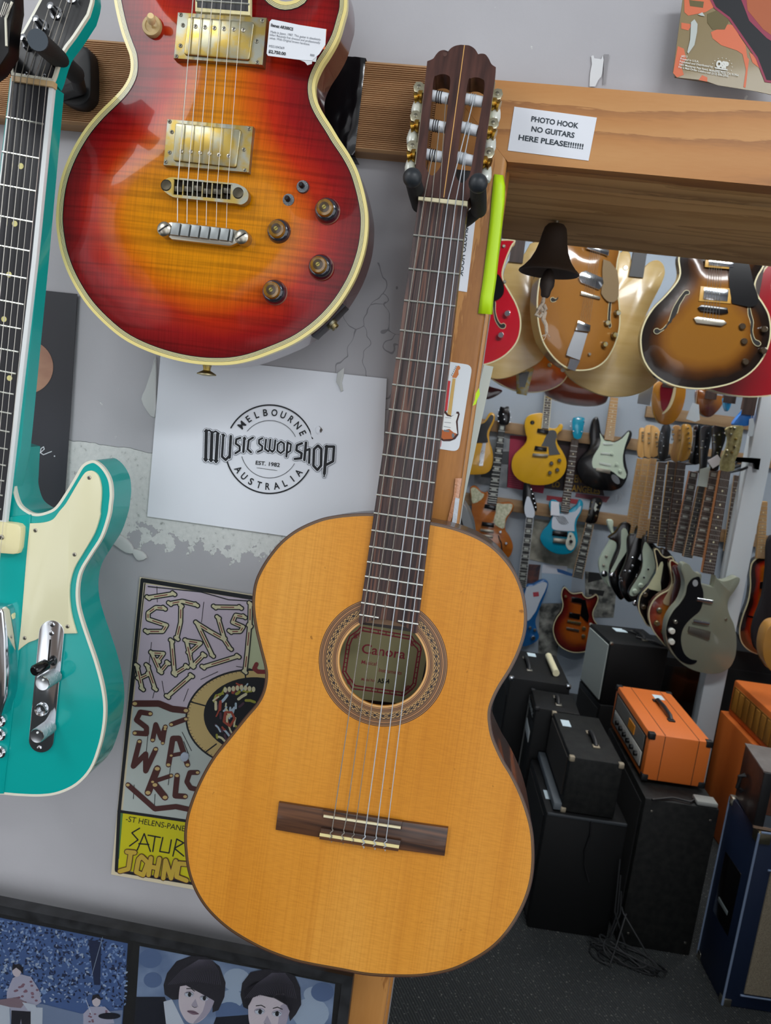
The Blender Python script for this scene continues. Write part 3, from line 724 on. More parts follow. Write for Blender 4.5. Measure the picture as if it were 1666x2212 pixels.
# ---- slotted headstock, leaning back from the nut
HT = math.radians(12.0)
hn = gn*math.cos(HT)+np.array([0, math.sin(TIL), math.cos(TIL)])*math.sin(HT)
no = np.array(CG.pl.o)+pl.ex*nu[0]+pl.ey*(nu[1]+0.003)+pl.n*0.0035
HP = CG.sub(no, hn)
HEAD = px('H', [(606, 1512, 1), (592, 1430), (576, 1330), (574, 1270), (585, 1150), (625, 800), (660, 480), (680, 300, 1), (702, 292), (735, 275), (760, 240), (790, 210), (830, 200), (868, 212, 1), (893, 184), (930, 163),
                (980, 153), (1010, 155), (1060, 160), (1108, 190), (1138, 238, 1), (1170, 232), (1205, 241), (1235, 280), (1258, 326), (1298, 355, 1), (1290, 460), (1250, 740), (1205, 1050), (1172, 1290), (1150, 1390), (1100, 1470), (1047, 1553, 1)])
SLOT1 = px('H', [(738, 470), (765, 430), (815, 417), (865, 428), (887, 470), (870, 650), (835, 980), (805, 1220), (770, 1290), (725, 1330), (690, 1300), (665, 1235), (675, 1100), (710, 750)])
SLOT2 = px('H', [(1046, 490), (1075, 455), (1120, 446), (1170, 460), (1196, 500), (1175, 680), (1120, 1000), (1070, 1290), (1040, 1360), (990, 1395), (945, 1350), (932, 1265), (950, 1150), (1000, 800)])
hs = [CG.loop(s_, 0.0, 5, HP) for s_ in (SLOT1, SLOT2)]
HEADW = grain('rosewood headstock veneer', '#54342c', '#2f1c19', (150, 6, 60), 0.35, 0.35)
ho = CG.slab('headstock', None, -0.021, 0.0, HEADW, raw=CG.loop(HEAD, 0.0, 5, HP), holes=hs, pl=HP)
CG.slab('centre_inlay', px('H', [(1012, 156), (1019, 157), (832, 1527), (825, 1526)]), 0.0, 0.0003, mat('pale maple inlay', '#d9a862', 0.4), pl=HP, parent=ho)
HOLE = px('H', [(820, 230), (838, 216), (858, 226), (852, 252), (830, 258)])
CG.slab('dowel_plug', HOLE, 0.0, 0.0002, grain('plug wood', '#5b4038', '#4a302a', (90, 90, 9)), sm=3, pl=HP, parent=ho)
ROLL_W = -0.008
rows = [((722, 610), (872, 640)), ((690, 870), (845, 900)), ((660, 1135), (818, 1165))]
rows2 = [((1020, 640), (1180, 668)), ((975, 890), (1135, 930)), ((930, 1160), (1095, 1200))]
ROLLM = mat('white plastic roller', '#d6dbe0', 0.3, coat=0.3); PEARL = mat('pearloid button', '#d9dcd2', 0.25, coat=0.6, vary=('#bfc6bd', (120, 120, 120), 0.15, 3))
BRASS = mat('brass gear', '#b08a3c', 0.28, 1.0); PLATE = mat('nickel tuner plate', '#c9c4a9', 0.3, 0.9)
def hl(x, y, w): u, v = HP.uv(*P1('H', x, y), w); return HP.loc(u, v, w)
def machine(side):
    if side == 0: edge_pts = [(668, 440), (572, 1225)]; scr = [(605, 530), (575, 790), (547, 1060)]; gear = [(600, 620), (568, 885), (537, 1150)]; but = [(590, 715), (548, 975), (532, 1235)]; rr = rows
    else: edge_pts = [(1290, 480), (1160, 1300)]; scr = [(1310, 592), (1272, 855), (1234, 1120)]; gear = [(1296, 690), (1258, 948), (1210, 1215)]; but = [(1292, 778), (1250, 1045), (1212, 1310)]; rr = rows2
    p = CG.slab('tuner_plate', None, -0.017, -0.001, PLATE, pl=HP, raw=[HP.uv(*P1('H', edge_pts[0][0]-5, edge_pts[0][1])), HP.uv(*P1('H', edge_pts[1][0]-5, edge_pts[1][1])), HP.uv(*P1('H', edge_pts[1][0]+4, edge_pts[1][1])), HP.uv(*P1('H', edge_pts[0][0]+4, edge_pts[0][1]))])
    sg = -1 if side == 0 else 1
    for (sx, sy), (gx, gy), (bx, by), (ra, rb) in zip(scr, gear, but, rr):
        c = HP.uv(*P1('H', sx, sy), -0.007)
        lug = [(c[0]-sg*0.0095, c[1]+0.001), (c[0]-sg*0.0095, c[1]-0.006), (c[0]-sg*0.002, c[1]-0.0075), (c[0]+sg*0.004, c[1]-0.006), (c[0]+sg*0.0062, c[1]), (c[0]+sg*0.004, c[1]+0.0058), (c[0]-sg*0.001, c[1]+0.0065)]
        k = CG.slab('worm_bracket', None, -0.010, -0.007, PLATE, pl=HP, raw=lug, bev=0.0006, parent=p)
        CG.lathe('screw', 0, 0, [(0.0022, -0.007), (0.0022, -0.0062), (0.0012, -0.0058)], SCREW, 12, HP, k, cuv=c)
        g = HP.uv(*P1('H', gx, gy), -0.008); V, Fc = [], []
        L = [HP.loc(g[0]-sg*0.004, g[1]+0.001, -0.009), HP.loc(g[0]-sg*0.001, g[1]+0.001, -0.009), HP.loc(g[0]+sg*0.001, g[1], -0.009), HP.loc(g[0]+sg*0.0045, g[1]-0.001, -0.009)]
        tube_mesh('gear', L, [0.0065, 0.0065, 0.0040, 0.0058], BRASS, p, 14)
        bt = HP.uv(*P1('H', bx, by), -0.016)
        L = [HP.loc(bt[0]+sg*0.000, bt[1]+t, -0.016-abs(t)*0.15) for t in (0.0085, 0.007, 0.002, -0.004, -0.0085, -0.0105)]
        tube_mesh('tuning_button', L, [0.0028, 0.0046, 0.0056, 0.0062, 0.0052, 0.0020], PEARL, p, 14)
        tube_mesh('string_roller', [hl(*ra, ROLL_W), hl(*rb, ROLL_W)], 0.0056, ROLLM, p, 18)
machine(0); machine(1)
# strings: from the rollers over nut and saddle to loops on the tie block
TOPP = [(P1('H', 728, 1150), 2), (P1('H', 790, 885), 1), (P1('H', 848, 620), 0), (P1('H', 1095, 660), 0), (P1('H', 1065, 905), 1), (P1('H', 1020, 1180), 2)]
for i in range(6):
    m = WOUND if i < 3 else NYL; r = (0.00058, 0.00052, 0.00042, 0.00058, 0.00054, 0.0005)[i]
    h = HP.uv(*TOPP[i][0], -0.0025); hp_ = HP.loc(h[0], h[1], -0.0025)
    a = pl.loc(*pl.uv(*S_N[i], SW), SW); b_ = pl.loc(*pl.uv(*S_S[i], SW+0.0003), SW+0.0003); c = pl.loc(*pl.uv(*S_T[i], 0.008), 0.008); d = pl.loc(*pl.uv(*S_E[i], 0.0045), 0.0045)
    st = tube_mesh('string', [hp_, a, b_, c], r, m, CG.root, 6)
    tw = []
    for k in range(19):
        t = k/18; e0 = np.array(c)*(1-t)+np.array(d)*t; tw.append(e0+np.array([math.sin(t*15)*0.0011, 0, 0.0006+0.0022*math.sin(math.pi*min(1, t*1.1))]))
    tube_mesh('tie_loop', tw, r*1.1, m, st, 6)
    # coils on the roller
    rc = (rows+rows2)[TOPP[i][1]+(0 if i < 3 else 3)]
    cu = np.array(hl((rc[0][0]+rc[1][0])/2, (rc[0][1]+rc[1][1])/2, ROLL_W)); e = np.array(hl(*rc[1], ROLL_W))-np.array(hl(*rc[0], ROLL_W)); L = np.linalg.norm(e); e = e/L
    up = unit(np.cross([0, 0, 1], e)); n2 = np.cross(e, up); co = []
    for k in range(49):
        t = k/48*3*2*math.pi; co.append(cu+e*(-0.004+0.007*k/48)+0.0060*(up*math.cos(t)+n2*math.sin(t)))
    tube_mesh('string_wrap', co, 0.0005, mat('dark string winding', '#2a2a2e', 0.4, 0.6) if i < 3 else NYL, st, 5)

# ---- the fork the guitar hangs from
HK = Thing('guitar_hanger', 'black foam-covered guitar fork with ball ends on the pine post holding the classical guitar', 'guitar hanger', atY(950, 420, -0.032))
def fork(T, balls, ball_Y, back_Y, r, rb, drop=0.0, m=RUBBER):
    ends = []
    for i, (x, y) in enumerate(balls):
        p = atY(x, y, ball_Y); b = np.array([p[0], back_Y, p[2]-drop]); a1 = p*0.75+b*0.25
        L = [T.pl.inv @ Vector(tuple(v)) for v in (p, p*0.5+b*0.5, b)]
        arm = tube_mesh('arm', L, [r*0.92, r, r], m, T.root, 16)
        bm = bmesh.new(); bmesh.ops.create_uvsphere(bm, u_segments=24, v_segments=16, radius=rb)
        bm.transform(Matrix.Translation(T.pl.inv @ Vector(tuple(p)))); me = bpy.data.meshes.new('ball_end'); bm.to_mesh(me); bm.free(); me.materials.append(mat('black rubber ball', '#20262b', 0.45))
        me.polygons.foreach_set('use_smooth', [True]*len(me.polygons)); o = bpy.data.objects.new('ball_end', me); COL.objects.link(o); o.parent = arm
        ends.append(b)
    mid = (ends[0]+ends[1])/2; L = []
    for t in np.linspace(0, 1, 13):
        p = ends[0]*(1-t)+ends[1]*t; p = p+np.array([0, 0.035*math.sin(math.pi*t), -0.012*math.sin(math.pi*t)]); L.append(T.pl.inv @ Vector(tuple(p)))
    tube_mesh('yoke', L, r*0.8, m, T.root, 14)
    return mid
mid = fork(HK, [(891, 384), (1033, 396)], nut[1]-0.030, nut[1]+0.055, 0.0086, 0.0094, 0.004)
tube_mesh('stem', [HK.pl.inv @ Vector((mid[0], mid[1]+0.034, mid[2]-0.012)), HK.pl.inv @ Vector((mid[0], -0.03, mid[2]-0.012))], 0.007, BLACKM, HK.root, 12)
box_mesh('wall_plate', (mid[0]-HK.pl.o[0]-0.02, -0.03, -0.012), (mid[0]-HK.pl.o[0]+0.02, 0.03, 0.0), BLACKM, HK.root, 0.003)
# ================================================================== THE SUNBURST ELECTRIC GUITAR
IB = Thing('electric_guitar', 'cherry sunburst flame-top electric guitar with gold hardware and a price tag hanging on the wall', 'guitar', atY(430, 520, -0.140), (0, -math.cos(0.02), math.sin(0.02)))
il = IB.pl
IBO = [(247, 0), (253.6, 33.6), (263, 70), (273, 98), (281, 120), (283, 144), (279, 165.6), (265.6, 189.6), (244, 213.6), (215, 242), (186, 276), (162, 314), (145.6, 348), (133.6, 381.6),
       (126, 418), (122, 460), (122.5, 490), (127, 522), (133, 549), (145.6, 585), (165, 623), (191, 661.6), (225, 697.6), (263, 729), (304, 751.6), (352, 769.6), (400, 781.6), (448, 787.5), (498, 787),
       (540, 779), (584, 763.6), (632, 743), (670, 719), (704, 690), (735, 654), (761.6, 611), (778, 573), (789, 534), (794, 496), (794, 460), (789, 429), (782, 400), (771, 366), (754, 333),
       (731.7, 299.7), (716, 273.6), (696.6, 243), (684, 216), (680, 189), (684, 167), (696.6, 140), (713, 115), (731, 81), (743, 41), (749, 15), (748, -25), (738, -60), (714, -84), (684, -74), (666, -40),
       (648, -6), (617, 4.5), (590, -6), (566, -34), (545, -62), (430, -66), (405, -66), (370, -92), (320, -112), (274, -100), (249, -66), (244, -30)]
iq = IB.loop(IBO, 0.0, 3)
MAHOG = mat('red mahogany side', '#5a1f1d', 0.25, coat=0.8, vary=('#471513', (60, 4, 60), 0.2, 3))
IB.slab('body', None, -0.047, -0.0045, MAHOG, raw=iq, bev=0.0)
IBIND = stripes_uv('cream and black multi-ply binding', [(0, '#e6d68a'), (0.42, '#10120e'), (0.48, '#d9d3a0'), (0.58, '#10120e'), (0.64, '#d9d3a0'), (0.74, '#10120e'), (0.80, '#d9d3a0'), (0.90, '#10120e')], 0.3, 0.5)
IB.band('binding', iq, -0.0004, 0.0078, -0.0075, 0.0, IBIND)
FLAME = burst('cherry sunburst flame maple', [(0.0, '#6b0f14'), (0.20, '#8e1414'), (0.40, '#b42a0e'), (0.60, '#c95a09'), (0.80, '#cf7c08'), (1.0, '#d28509')], 0.4, 0.2, 0.28, 0.15)
IB.arched('carved_top', inset(iq, 0.0076), -0.0006, 0.010, 0.075, FLAME, 0.0042)
TW = 0.0085                                              # height of the carved top around the middle
def screw(T, x, y, w, r, parent, pl=None, m=SCREW, k='F'):
    x, y = P1(k, x, y); s = T.lathe('screw', x, y, [(r, w), (r*0.95, w+r*0.25), (r*0.55, w+r*0.42)], m, 14, pl, parent)
    pl = pl or T.pl; c = pl.uv(x, y, w+r*0.42); a = random.random()*3; V, F2 = [], []
    for b_ in (a, a+math.pi/2):
        d, n = (math.cos(b_)*r*0.62, math.sin(b_)*r*0.62), (-math.sin(b_)*r*0.13, math.cos(b_)*r*0.13); k0 = len(V)
        V += [pl.loc(c[0]+sx*d[0]+sy*n[0], c[1]+sx*d[1]+sy*n[1], w+r*0.46) for sx, sy in ((-1, -1), (1, -1), (1, 1), (-1, 1))]; F2.append((k0, k0+1, k0+2, k0+3))
    link('screw_slot', V, F2, DARKSLOT, s)
    return s
# neck end and strings
IB.slab('neck', [(423, -280), (540, -270), (540, 20), (422, 12)], -0.012, 0.009, MAHOG)
IB.slab('fretboard', [(423, -280), (541, -270), (540.5, 33), (421.5, 24.5)], 0.009, 0.0155, mat('cream board binding', '#e2d7a2', 0.4, coat=0.3), bev=0.0005)
fbm = IB.slab('fretboard', [(427, -280), (536, -270), (536, 24.5), (426, 16)], 0.0150, 0.0158, mat('black ebony', '#1d1c20', 0.4))
for y0, y1 in ((1, 9), (-26, -18), (-56, -48), (-90, -82), (-128, -120), (-170, -162)): IB.tube('fret', [(424, y0, 0.0158), (539, y1, 0.0158)], 0.001, FRETM, 6)
S0 = [427, 447.5, 468, 487, 508, 530]; S1 = [(384, 400), (405, 402), (426, 404), (447, 406), (469, 408.5), (491.5, 411)]; S2 = [(383.5, 478), (404, 481), (426, 482), (445.5, 486), (467, 489.5), (489, 492)]
for i in range(6): IB.tube('string', [(S0[i]+13, -280, 0.0195), (S1[i][0], S1[i][1], 0.0215), (S2[i][0], S2[i][1], 0.0165), (S2[i][0]-1, S2[i][1]+8, 0.013)], (0.00058, 0.00052, 0.00046, 0.0004, 0.00034, 0.0003)[i], STEEL, 6)
def humbucker(ring, cover, poles, scr, slotted):
    r = IB.slab('pickup_ring', px('K', ring), 0.003, TW+0.0075, GOLD, bev=0.0009)
    q2 = spline([p for c in [cover] for p in px('K', c)], 1)
    c = IB.slab('pickup_cover', None, TW+0.003, TW+0.0105, mat('gold pickup cover', '#b89e54', 0.36, 1.0, vary=('#a9a58c', (60, 60, 60), 0.08, 6)), bev=0.0012, raw=round_loop(IB.loop(px('K', cover), TW+0.0105), 0.003))
    for x, y in poles: screw(IB, x, y, TW+0.0104, 0.0022, c, m=NICKEL, k='K')
    for x, y in scr: screw(IB, x, y, TW+0.0074, 0.0021, r, m=SCREW, k='K')
def round_loop(q, r, n=5):
    """round the corners of a polygon"""
    out = []; N = len(q)
    for i in range(N):
        p0, p1, p2 = np.array(q[i-1]), np.array(q[i]), np.array(q[(i+1) % N]); a, b_ = unit(p0-p1), unit(p2-p1)
        rr = min(r, 0.45*np.linalg.norm(p0-p1), 0.45*np.linalg.norm(p2-p1)); s, e = p1+a*rr, p1+b_*rr
        for k in range(n+1): t = k/n; out.append(tuple((1-t)**2*s+2*t*(1-t)*p1+t*t*e))
    return out
humbucker([(455, 72), (990, 105), (965, 390), (430, 350)], [(515, 97), (915, 130), (885, 360), (490, 325)], [(560, 156), (617, 161), (674, 166), (731, 170), (790, 173), (848, 178)],
          [(472, 86), (962, 122), (446, 336), (932, 373), (485, 149), (470, 272), (928, 246)], True)
humbucker([(392, 712), (908, 757), (882, 1035), (368, 990)], [(440, 735), (836, 776), (806, 1005), (424, 962)], [(475, 906), (532, 908), (588, 915), (645, 920), (702, 928), (760, 934)],
          [(405, 727), (883, 771), (382, 970), (858, 1021), (418, 790), (405, 913), (851, 896)], True)
def bridge_ib():
    out = px('L', [(205, 120), (220, 88), (258, 66), (690, 108), (748, 138), (768, 180), (758, 222), (720, 246), (690, 238), (275, 196), (222, 160)])
    hole = px('L', [(283, 80), (660, 116), (652, 212), (278, 178)])
    q2 = IB.loop(out, TW+0.0125); h = IB.loop(hole, TW+0.0125)
    b = IB.slab('bridge', None, TW+0.004, TW+0.0125, GOLD, raw=round_loop(q2, 0.003, 3), holes=[h])
    IB.slab('bridge_floor', None, TW+0.0042, TW+0.0052, mat('dark bridge floor', '#2a2217', 0.6), raw=h, parent=b)
    for x, y in ((310, 138), (372, 138), (437, 134), (498, 153), (562, 155), (630, 150)):
        IB.slab('saddle', px('L', [(x-27, y-16), (x+27, y-10), (x+25, y+26), (x-29, y+20)]), TW+0.005, TW+0.0115, mat('tarnished saddle', '#4a463c', 0.4, 0.8), bev=0.0008, parent=b)
    for i in range(7):
        x = 283+i*62; IB.slab('saddle_slot_wall', px('L', [(x-3, 82+i*6), (x+4, 83+i*6), (x-1, 180+i*6), (x-8, 179+i*6)]), TW+0.005, TW+0.0125, GOLD, parent=b)
    for x, y in ((235, 119), (697, 169)): IB.lathe('bridge_post', *P1('L', x, y), [(0.0062, 0.004), (0.0062, TW+0.0122), (0.0048, TW+0.0132), (0.0015, TW+0.0128)], mat('dark post screw', '#4c473b', 0.4, 0.9), 20, None, b)
bridge_ib()
def tail():
    b = IB.slab('tailpiece', px('L', [(225, 365), (262, 352), (655, 396), (735, 420), (735, 470), (655, 508), (640, 512), (268, 468), (225, 430)]), TW+0.004, TW+0.0105, NICKEL, bev=0.002)
    for i in range(7):
        x0 = 262+i*63; y0 = 358+i*6.8; w_ = 56 if i < 6 else 20
        IB.slab('string_claw', px('L', [(x0+10, y0), (x0+w_+8, y0+6), (x0+w_-6, y0+84), (x0-4, y0+78)]), TW+0.009, TW+0.0155, mat('grey zinc block', '#979c9c', 0.45, 0.75), bev=0.001, parent=b)
    for x, y in ((214, 396), (713, 447)):
        s = IB.lathe('stud', *P1('L', x, y), [(0.0078, 0.003), (0.0078, TW+0.011), (0.0074, TW+0.0135), (0.0055, TW+0.0152), (0.002, TW+0.016)], NICKEL, 28, None, b)
        IB.slab('stud_slot', px('L', [(x-32, y+16), (x+28, y-24), (x+34, y-18), (x-26, y+22)]), TW+0.0135, TW+0.0161, DARKSLOT, parent=s)
tail()
AMBER = mat('amber clear plastic', '#6b4a12', 0.08, coat=1.0, vary=('#8a641c', (200, 200, 200), 0.2, 2)); SKIRT = mat('black knob skirt', '#23242e', 0.12, coat=1.0)
for (x, y), (tx, ty) in zip(((1272, 287), (968, 422), (1232, 648), (936, 808)), ((1262, 264), (958, 404), (1222, 632), (926, 796))):
    x, y = P1('L', x, y); k = IB.lathe('control_knob', x, y, [(0.0130, TW-0.004), (0.0126, TW+0.001), (0.0105, TW+0.0062), (0.0096, TW+0.0068)], SKIRT, 32, wref=TW-0.004)
    c = il.uv(x, y, TW-0.004)
    IB.lathe('knob_top', 0, 0, [(0.0088, TW+0.0066), (0.0086, TW+0.0105), (0.0078, TW+0.0118), (0.0052, TW+0.0120)], AMBER, 32, None, k, cuv=c)
    IB.lathe('pointer_disc', 0, 0, [(0.0052, TW+0.0121), (0.0024, TW+0.0124)], mat('dark amber disc', '#3c2a0c', 0.3, coat=0.5), 24, None, k, cuv=c)
    IB.lathe('shaft', 0, 0, [(0.0022, TW+0.0122), (0.0021, TW+0.0129)], mat('brass shaft', '#a99b56', 0.35, 0.9), 14, None, k, cuv=c)
    IB.slab('shaft_slot', None, TW+0.0128, TW+0.0130, DARKSLOT, raw=[(c[0]-0.0018, c[1]-0.0012), (c[0]-0.0014, c[1]-0.0016), (c[0]+0.0018, c[1]+0.0012), (c[0]+0.0014, c[1]+0.0016)], parent=k)
    IB.lathe('skirt_rim', 0, 0, [(0.0134, TW-0.0045), (0.0134, TW-0.003), (0.0128, TW-0.002)], mat('clear rim', '#8a6a58', 0.15, coat=1), 32, None, k, cuv=c)
for x, y in ((1110, 126), (1020, 212)):
    x, y = P1('L', x, y); k = IB.lathe('toggle_switch', x, y, [(0.0066, 0.004), (0.0066, TW-0.001), (0.0060, TW+0.001), (0.0040, TW+0.0014)], mat('grey switch nut', '#6e7276', 0.4, 0.9, bump=(900, 0.5)), 24)
    IB.lathe('switch_hole', 0, 0, [(0.0028, TW+0.0015), (0.0026, TW+0.0060), (0.0018, TW+0.0075)], mat('dark switch lever', '#25272a', 0.4, 0.7), 14, None, k, cuv=il.uv(x, y, TW))
ts = IB.lathe('selector_switch', *P1('P', 1295, 219), [(0.0104, 0.002), (0.0104, TW-0.002), (0.0098, TW-0.0006), (0.0068, TW-0.0002), (0.0062, TW-0.0014), (0.003, TW-0.002)], mat('aged cream ring', '#bfa572', 0.5), 32)
tc_ = il.uv(*P1('P', 1295, 222), TW)
tube_mesh('switch_tip', [il.loc(tc_[0]+a*0.3, tc_[1]+a*0.22, TW-0.002+a) for a in (0, 0.006, 0.008, 0.014, 0.016)], [0.0012, 0.0014, 0.0042, 0.0042, 0.003], mat('ivory switch tip', '#e8cd98', 0.3, coat=0.5), ts, 16)
# jack plate and strap button on the rim
def rimpoint(x, y):
    p = il.uv(x, y, 0); k = min(range(len(iq)), key=lambda i: (iq[i][0]-p[0])**2+(iq[i][1]-p[1])**2); a, b_ = np.array(iq[k-2]), np.array(iq[(k+2) % len(iq)]); t = unit(b_-a); return np.array(iq[k]), t, np.array([t[1], -t[0]])
c, t, no_ = rimpoint(700, 694); jp = Plane(il.o+il.ex*c[0]+il.ey*c[1]-il.n*0.026, il.ex*no_[0]+il.ey*no_[1], il.n, il.inv)
jk = IB.slab('jack_plate', None, -0.004, 0.0012, mat('dark steel plate', '#34353a', 0.4, 0.8), pl=jp, raw=[(-0.024, -0.012), (0.024, -0.012), (0.024, 0.012), (-0.024, 0.012)], bev=0.0008)
IB.lathe('jack_socket', 0, 0, [(0.0065, 0.001), (0.0065, 0.004), (0.0045, 0.0042), (0.0045, 0.008), (0.0032, 0.008), (0.003, 0.003)], GOLD, 20, jp, jk, cuv=(0, 0))
c, t, no_ = rimpoint(437, 787); jp = Plane(il.o+il.ex*c[0]+il.ey*c[1]-il.n*0.022, il.ex*no_[0]+il.ey*no_[1], il.n, il.inv)
IB.lathe('strap_button', 0, 0, [(0.0055, -0.002), (0.0042, 0.003), (0.0040, 0.0055), (0.0105, 0.009), (0.0108, 0.0102), (0.004, 0.0115)], GOLD, 24, jp, None, cuv=(0, 0))
# price tag hanging in front of the guitar
PT = Thing('price_tag', 'white printed price tag stuck on the upper bout of the sunburst guitar', 'price tag', atY(640, 90, -0.158))
def price_tag():
    q_ = px('U', [(236, 260), (262, 232), (300, 238), (600, 300), (915, 350), (905, 535), (830, 650), (745, 725), (600, 718), (215, 668), (200, 640)])
    PT.slab('backing_tape', px('U', [(850, 345), (922, 350), (900, 590), (860, 590)]), -0.0012, -0.0006, mat('orange sticker', '#e0703a', 0.6))
    PT.slab('torn_label', px('U', [(590, 715), (660, 745), (690, 782), (742, 765), (745, 735), (790, 742), (803, 680)]), -0.0012, -0.0005, mat('torn white label', '#cfd2d4', 0.7))
    PT.slab('card', q_, -0.0004, 0.0, mat('white tag card', '#dfe3e8', 0.5))
    g = mat('grey print', '#6a7078', 0.7); L = []
    L += text('Ibanez AR300CS', P1('U', 250, 315), P1('U', 516, 368), 6.2, 0.03)
    M2 = text('MSS104369', P1('U', 228, 566), P1('U', 410, 592), 5.4, 0.0)
    for s_, a, b_ in (('Made in Japan, 1987. This guitar is absolutely', (245, 392), (848, 488)), ('killer! Recently fret dressed and professionally', (238, 428), (842, 528)), ('setup. With Original brown hardcase.', (235, 465), (718, 545))):
        M2 += text(s_, P1('U', *a), P1('U', *b_), 5.0, 0.0)
    L += text('$2,750.00', P1('U', 222, 632), P1('U', 428, 665), 6.4, 0.03)
    for i in range(9): M2 += [px('U', [(725+i*6, 645+i), (728+i*6, 645+i), (724+i*6, 672+i), (721+i*6, 672+i)])]
    PT.printed('printing', [(g, M2), (INK, L)], w=0.0003)
price_tag()

# ================================================================== THE TURQUOISE GUITAR
TQ = Thing('electric_guitar', 'turquoise single-cut electric guitar with cream pickguard and chrome control plate, hanging at the wall', 'guitar', atY(60, 1200, -0.165))
tl = TQ.pl
TQO = [(-22, 950, 1), (35, 968, 1), (32, 1030), (32, 1056), (42, 1088), (60, 1104), (78, 1110), (100, 1106), (120, 1095), (142, 1064), (162, 1031), (177, 1006), (192, 996.5), (206, 996), (224, 1011), (238, 1036), (242, 1066), (240, 1090), (236, 1116),
       (221, 1160.6), (197, 1199), (176, 1235), (168.7, 1271), (170, 1307), (179, 1343), (194, 1387.5), (209, 1432), (222.4, 1483), (228, 1528), (225, 1572.5), (215, 1617), (197, 1662), (167, 1695), (128, 1714), (89.6, 1720), (45, 1719),
       (9, 1716), (-40, 1712), (-110, 1690), (-165, 1640), (-188, 1570), (-182, 1480), (-155, 1400), (-135, 1330), (-140, 1260), (-172, 1190), (-190, 1120), (-178, 1060), (-135, 1010), (-85, 985)]
tq = TQ.loop(TQO, 0.0, 4)
TEAL = mat('turquoise lacquer', '#08a29c', 0.18, coat=0.35, spec=0.35)
TQ.slab('body', None, -0.046, -0.002, TEAL, raw=tq)
TQ.slab('body_top', None, -0.0025, 0.0, TEAL, raw=inset(tq, 0.0026))
TQ.band('binding', tq, -0.0003, 0.0027, -0.0045, 0.0001, stripes_uv('cream edge binding', [(0, '#e4e2cf')], 0.3, 0.5))
TQ.slab('raised_centre', px('N', [(-300, 160), (222, 105), (205, 420), (150, 1010), (95, 1500), (24, 2128), (-300, 2128)]), -0.0002, 0.0016, TEAL, bev=0.0012)
GUARD = mat('aged cream pickguard', '#e3dfba', 0.3, coat=0.3)
gd = TQ.slab('pickguard', [p for p in px('N', [(215, 170, 1), (270, 168), (330, 160), (385, 138)])]+px('O', [(505, 2150), (560, 2085), (640, 1950), (700, 1852), (738, 1812), (785, 1806), (832, 1842), (858, 1920), (863, 2010), (852, 2140)])
             + px('N', [(720, 120), (682, 240), (605, 375), (535, 495), (503, 615), (503, 740), (520, 850), (553, 966, 1), (462, 968, 1), (300, 985, 1), (262, 1012), (200, 1036), (130, 1090, 1), (152, 890), (190, 420)]), 0.0001, 0.0026, GUARD, sm=3, bev=0.0005)
for x, y in ((252, 220), (536, 395), (175, 1000), (486, 916)): screw(TQ, x, y, 0.0026, 0.0024, gd, m=NICKEL, k='N')
screw(TQ, 757, 1862, 0.0026, 0.0024, gd, m=NICKEL, k='O')
pu = TQ.slab('pickup', px('N', [(-180, 150), (0, 158), (95, 170), (130, 178), (150, 200), (150, 240), (138, 350), (120, 390), (90, 395), (-200, 372)]), 0.0, 0.0105, mat('pale yellow pickup cover', '#ece3b0', 0.3, coat=0.4), bev=0.002)
screw(TQ, 8, 270, 0.0105, 0.0030, pu, m=NICKEL, k='N')
TQ.slab('pickup', px('N', [(-200, 790), (30, 806), (70, 812), (84, 835), (76, 990), (60, 1022), (-200, 1010)]), 0.0, 0.009, MATS['pale yellow pickup cover'], bev=0.002)
cvr = TQ.slab('bridge_cover', px('N', [(-300, 760), (8, 783), (24, 815), (40, 1000), (47, 1250), (40, 1420), (0, 1570), (-300, 1570)]), 0.0, 0.022, CHROME, bev=0.004)
for y in (1600, 1700, 1825): TQ.lathe('string_ferrule', *P1('N', -4, y), [(0.0075, 0.001), (0.0075, 0.005), (0.0055, 0.0066), (0.003, 0.005)], CHROME, 24)
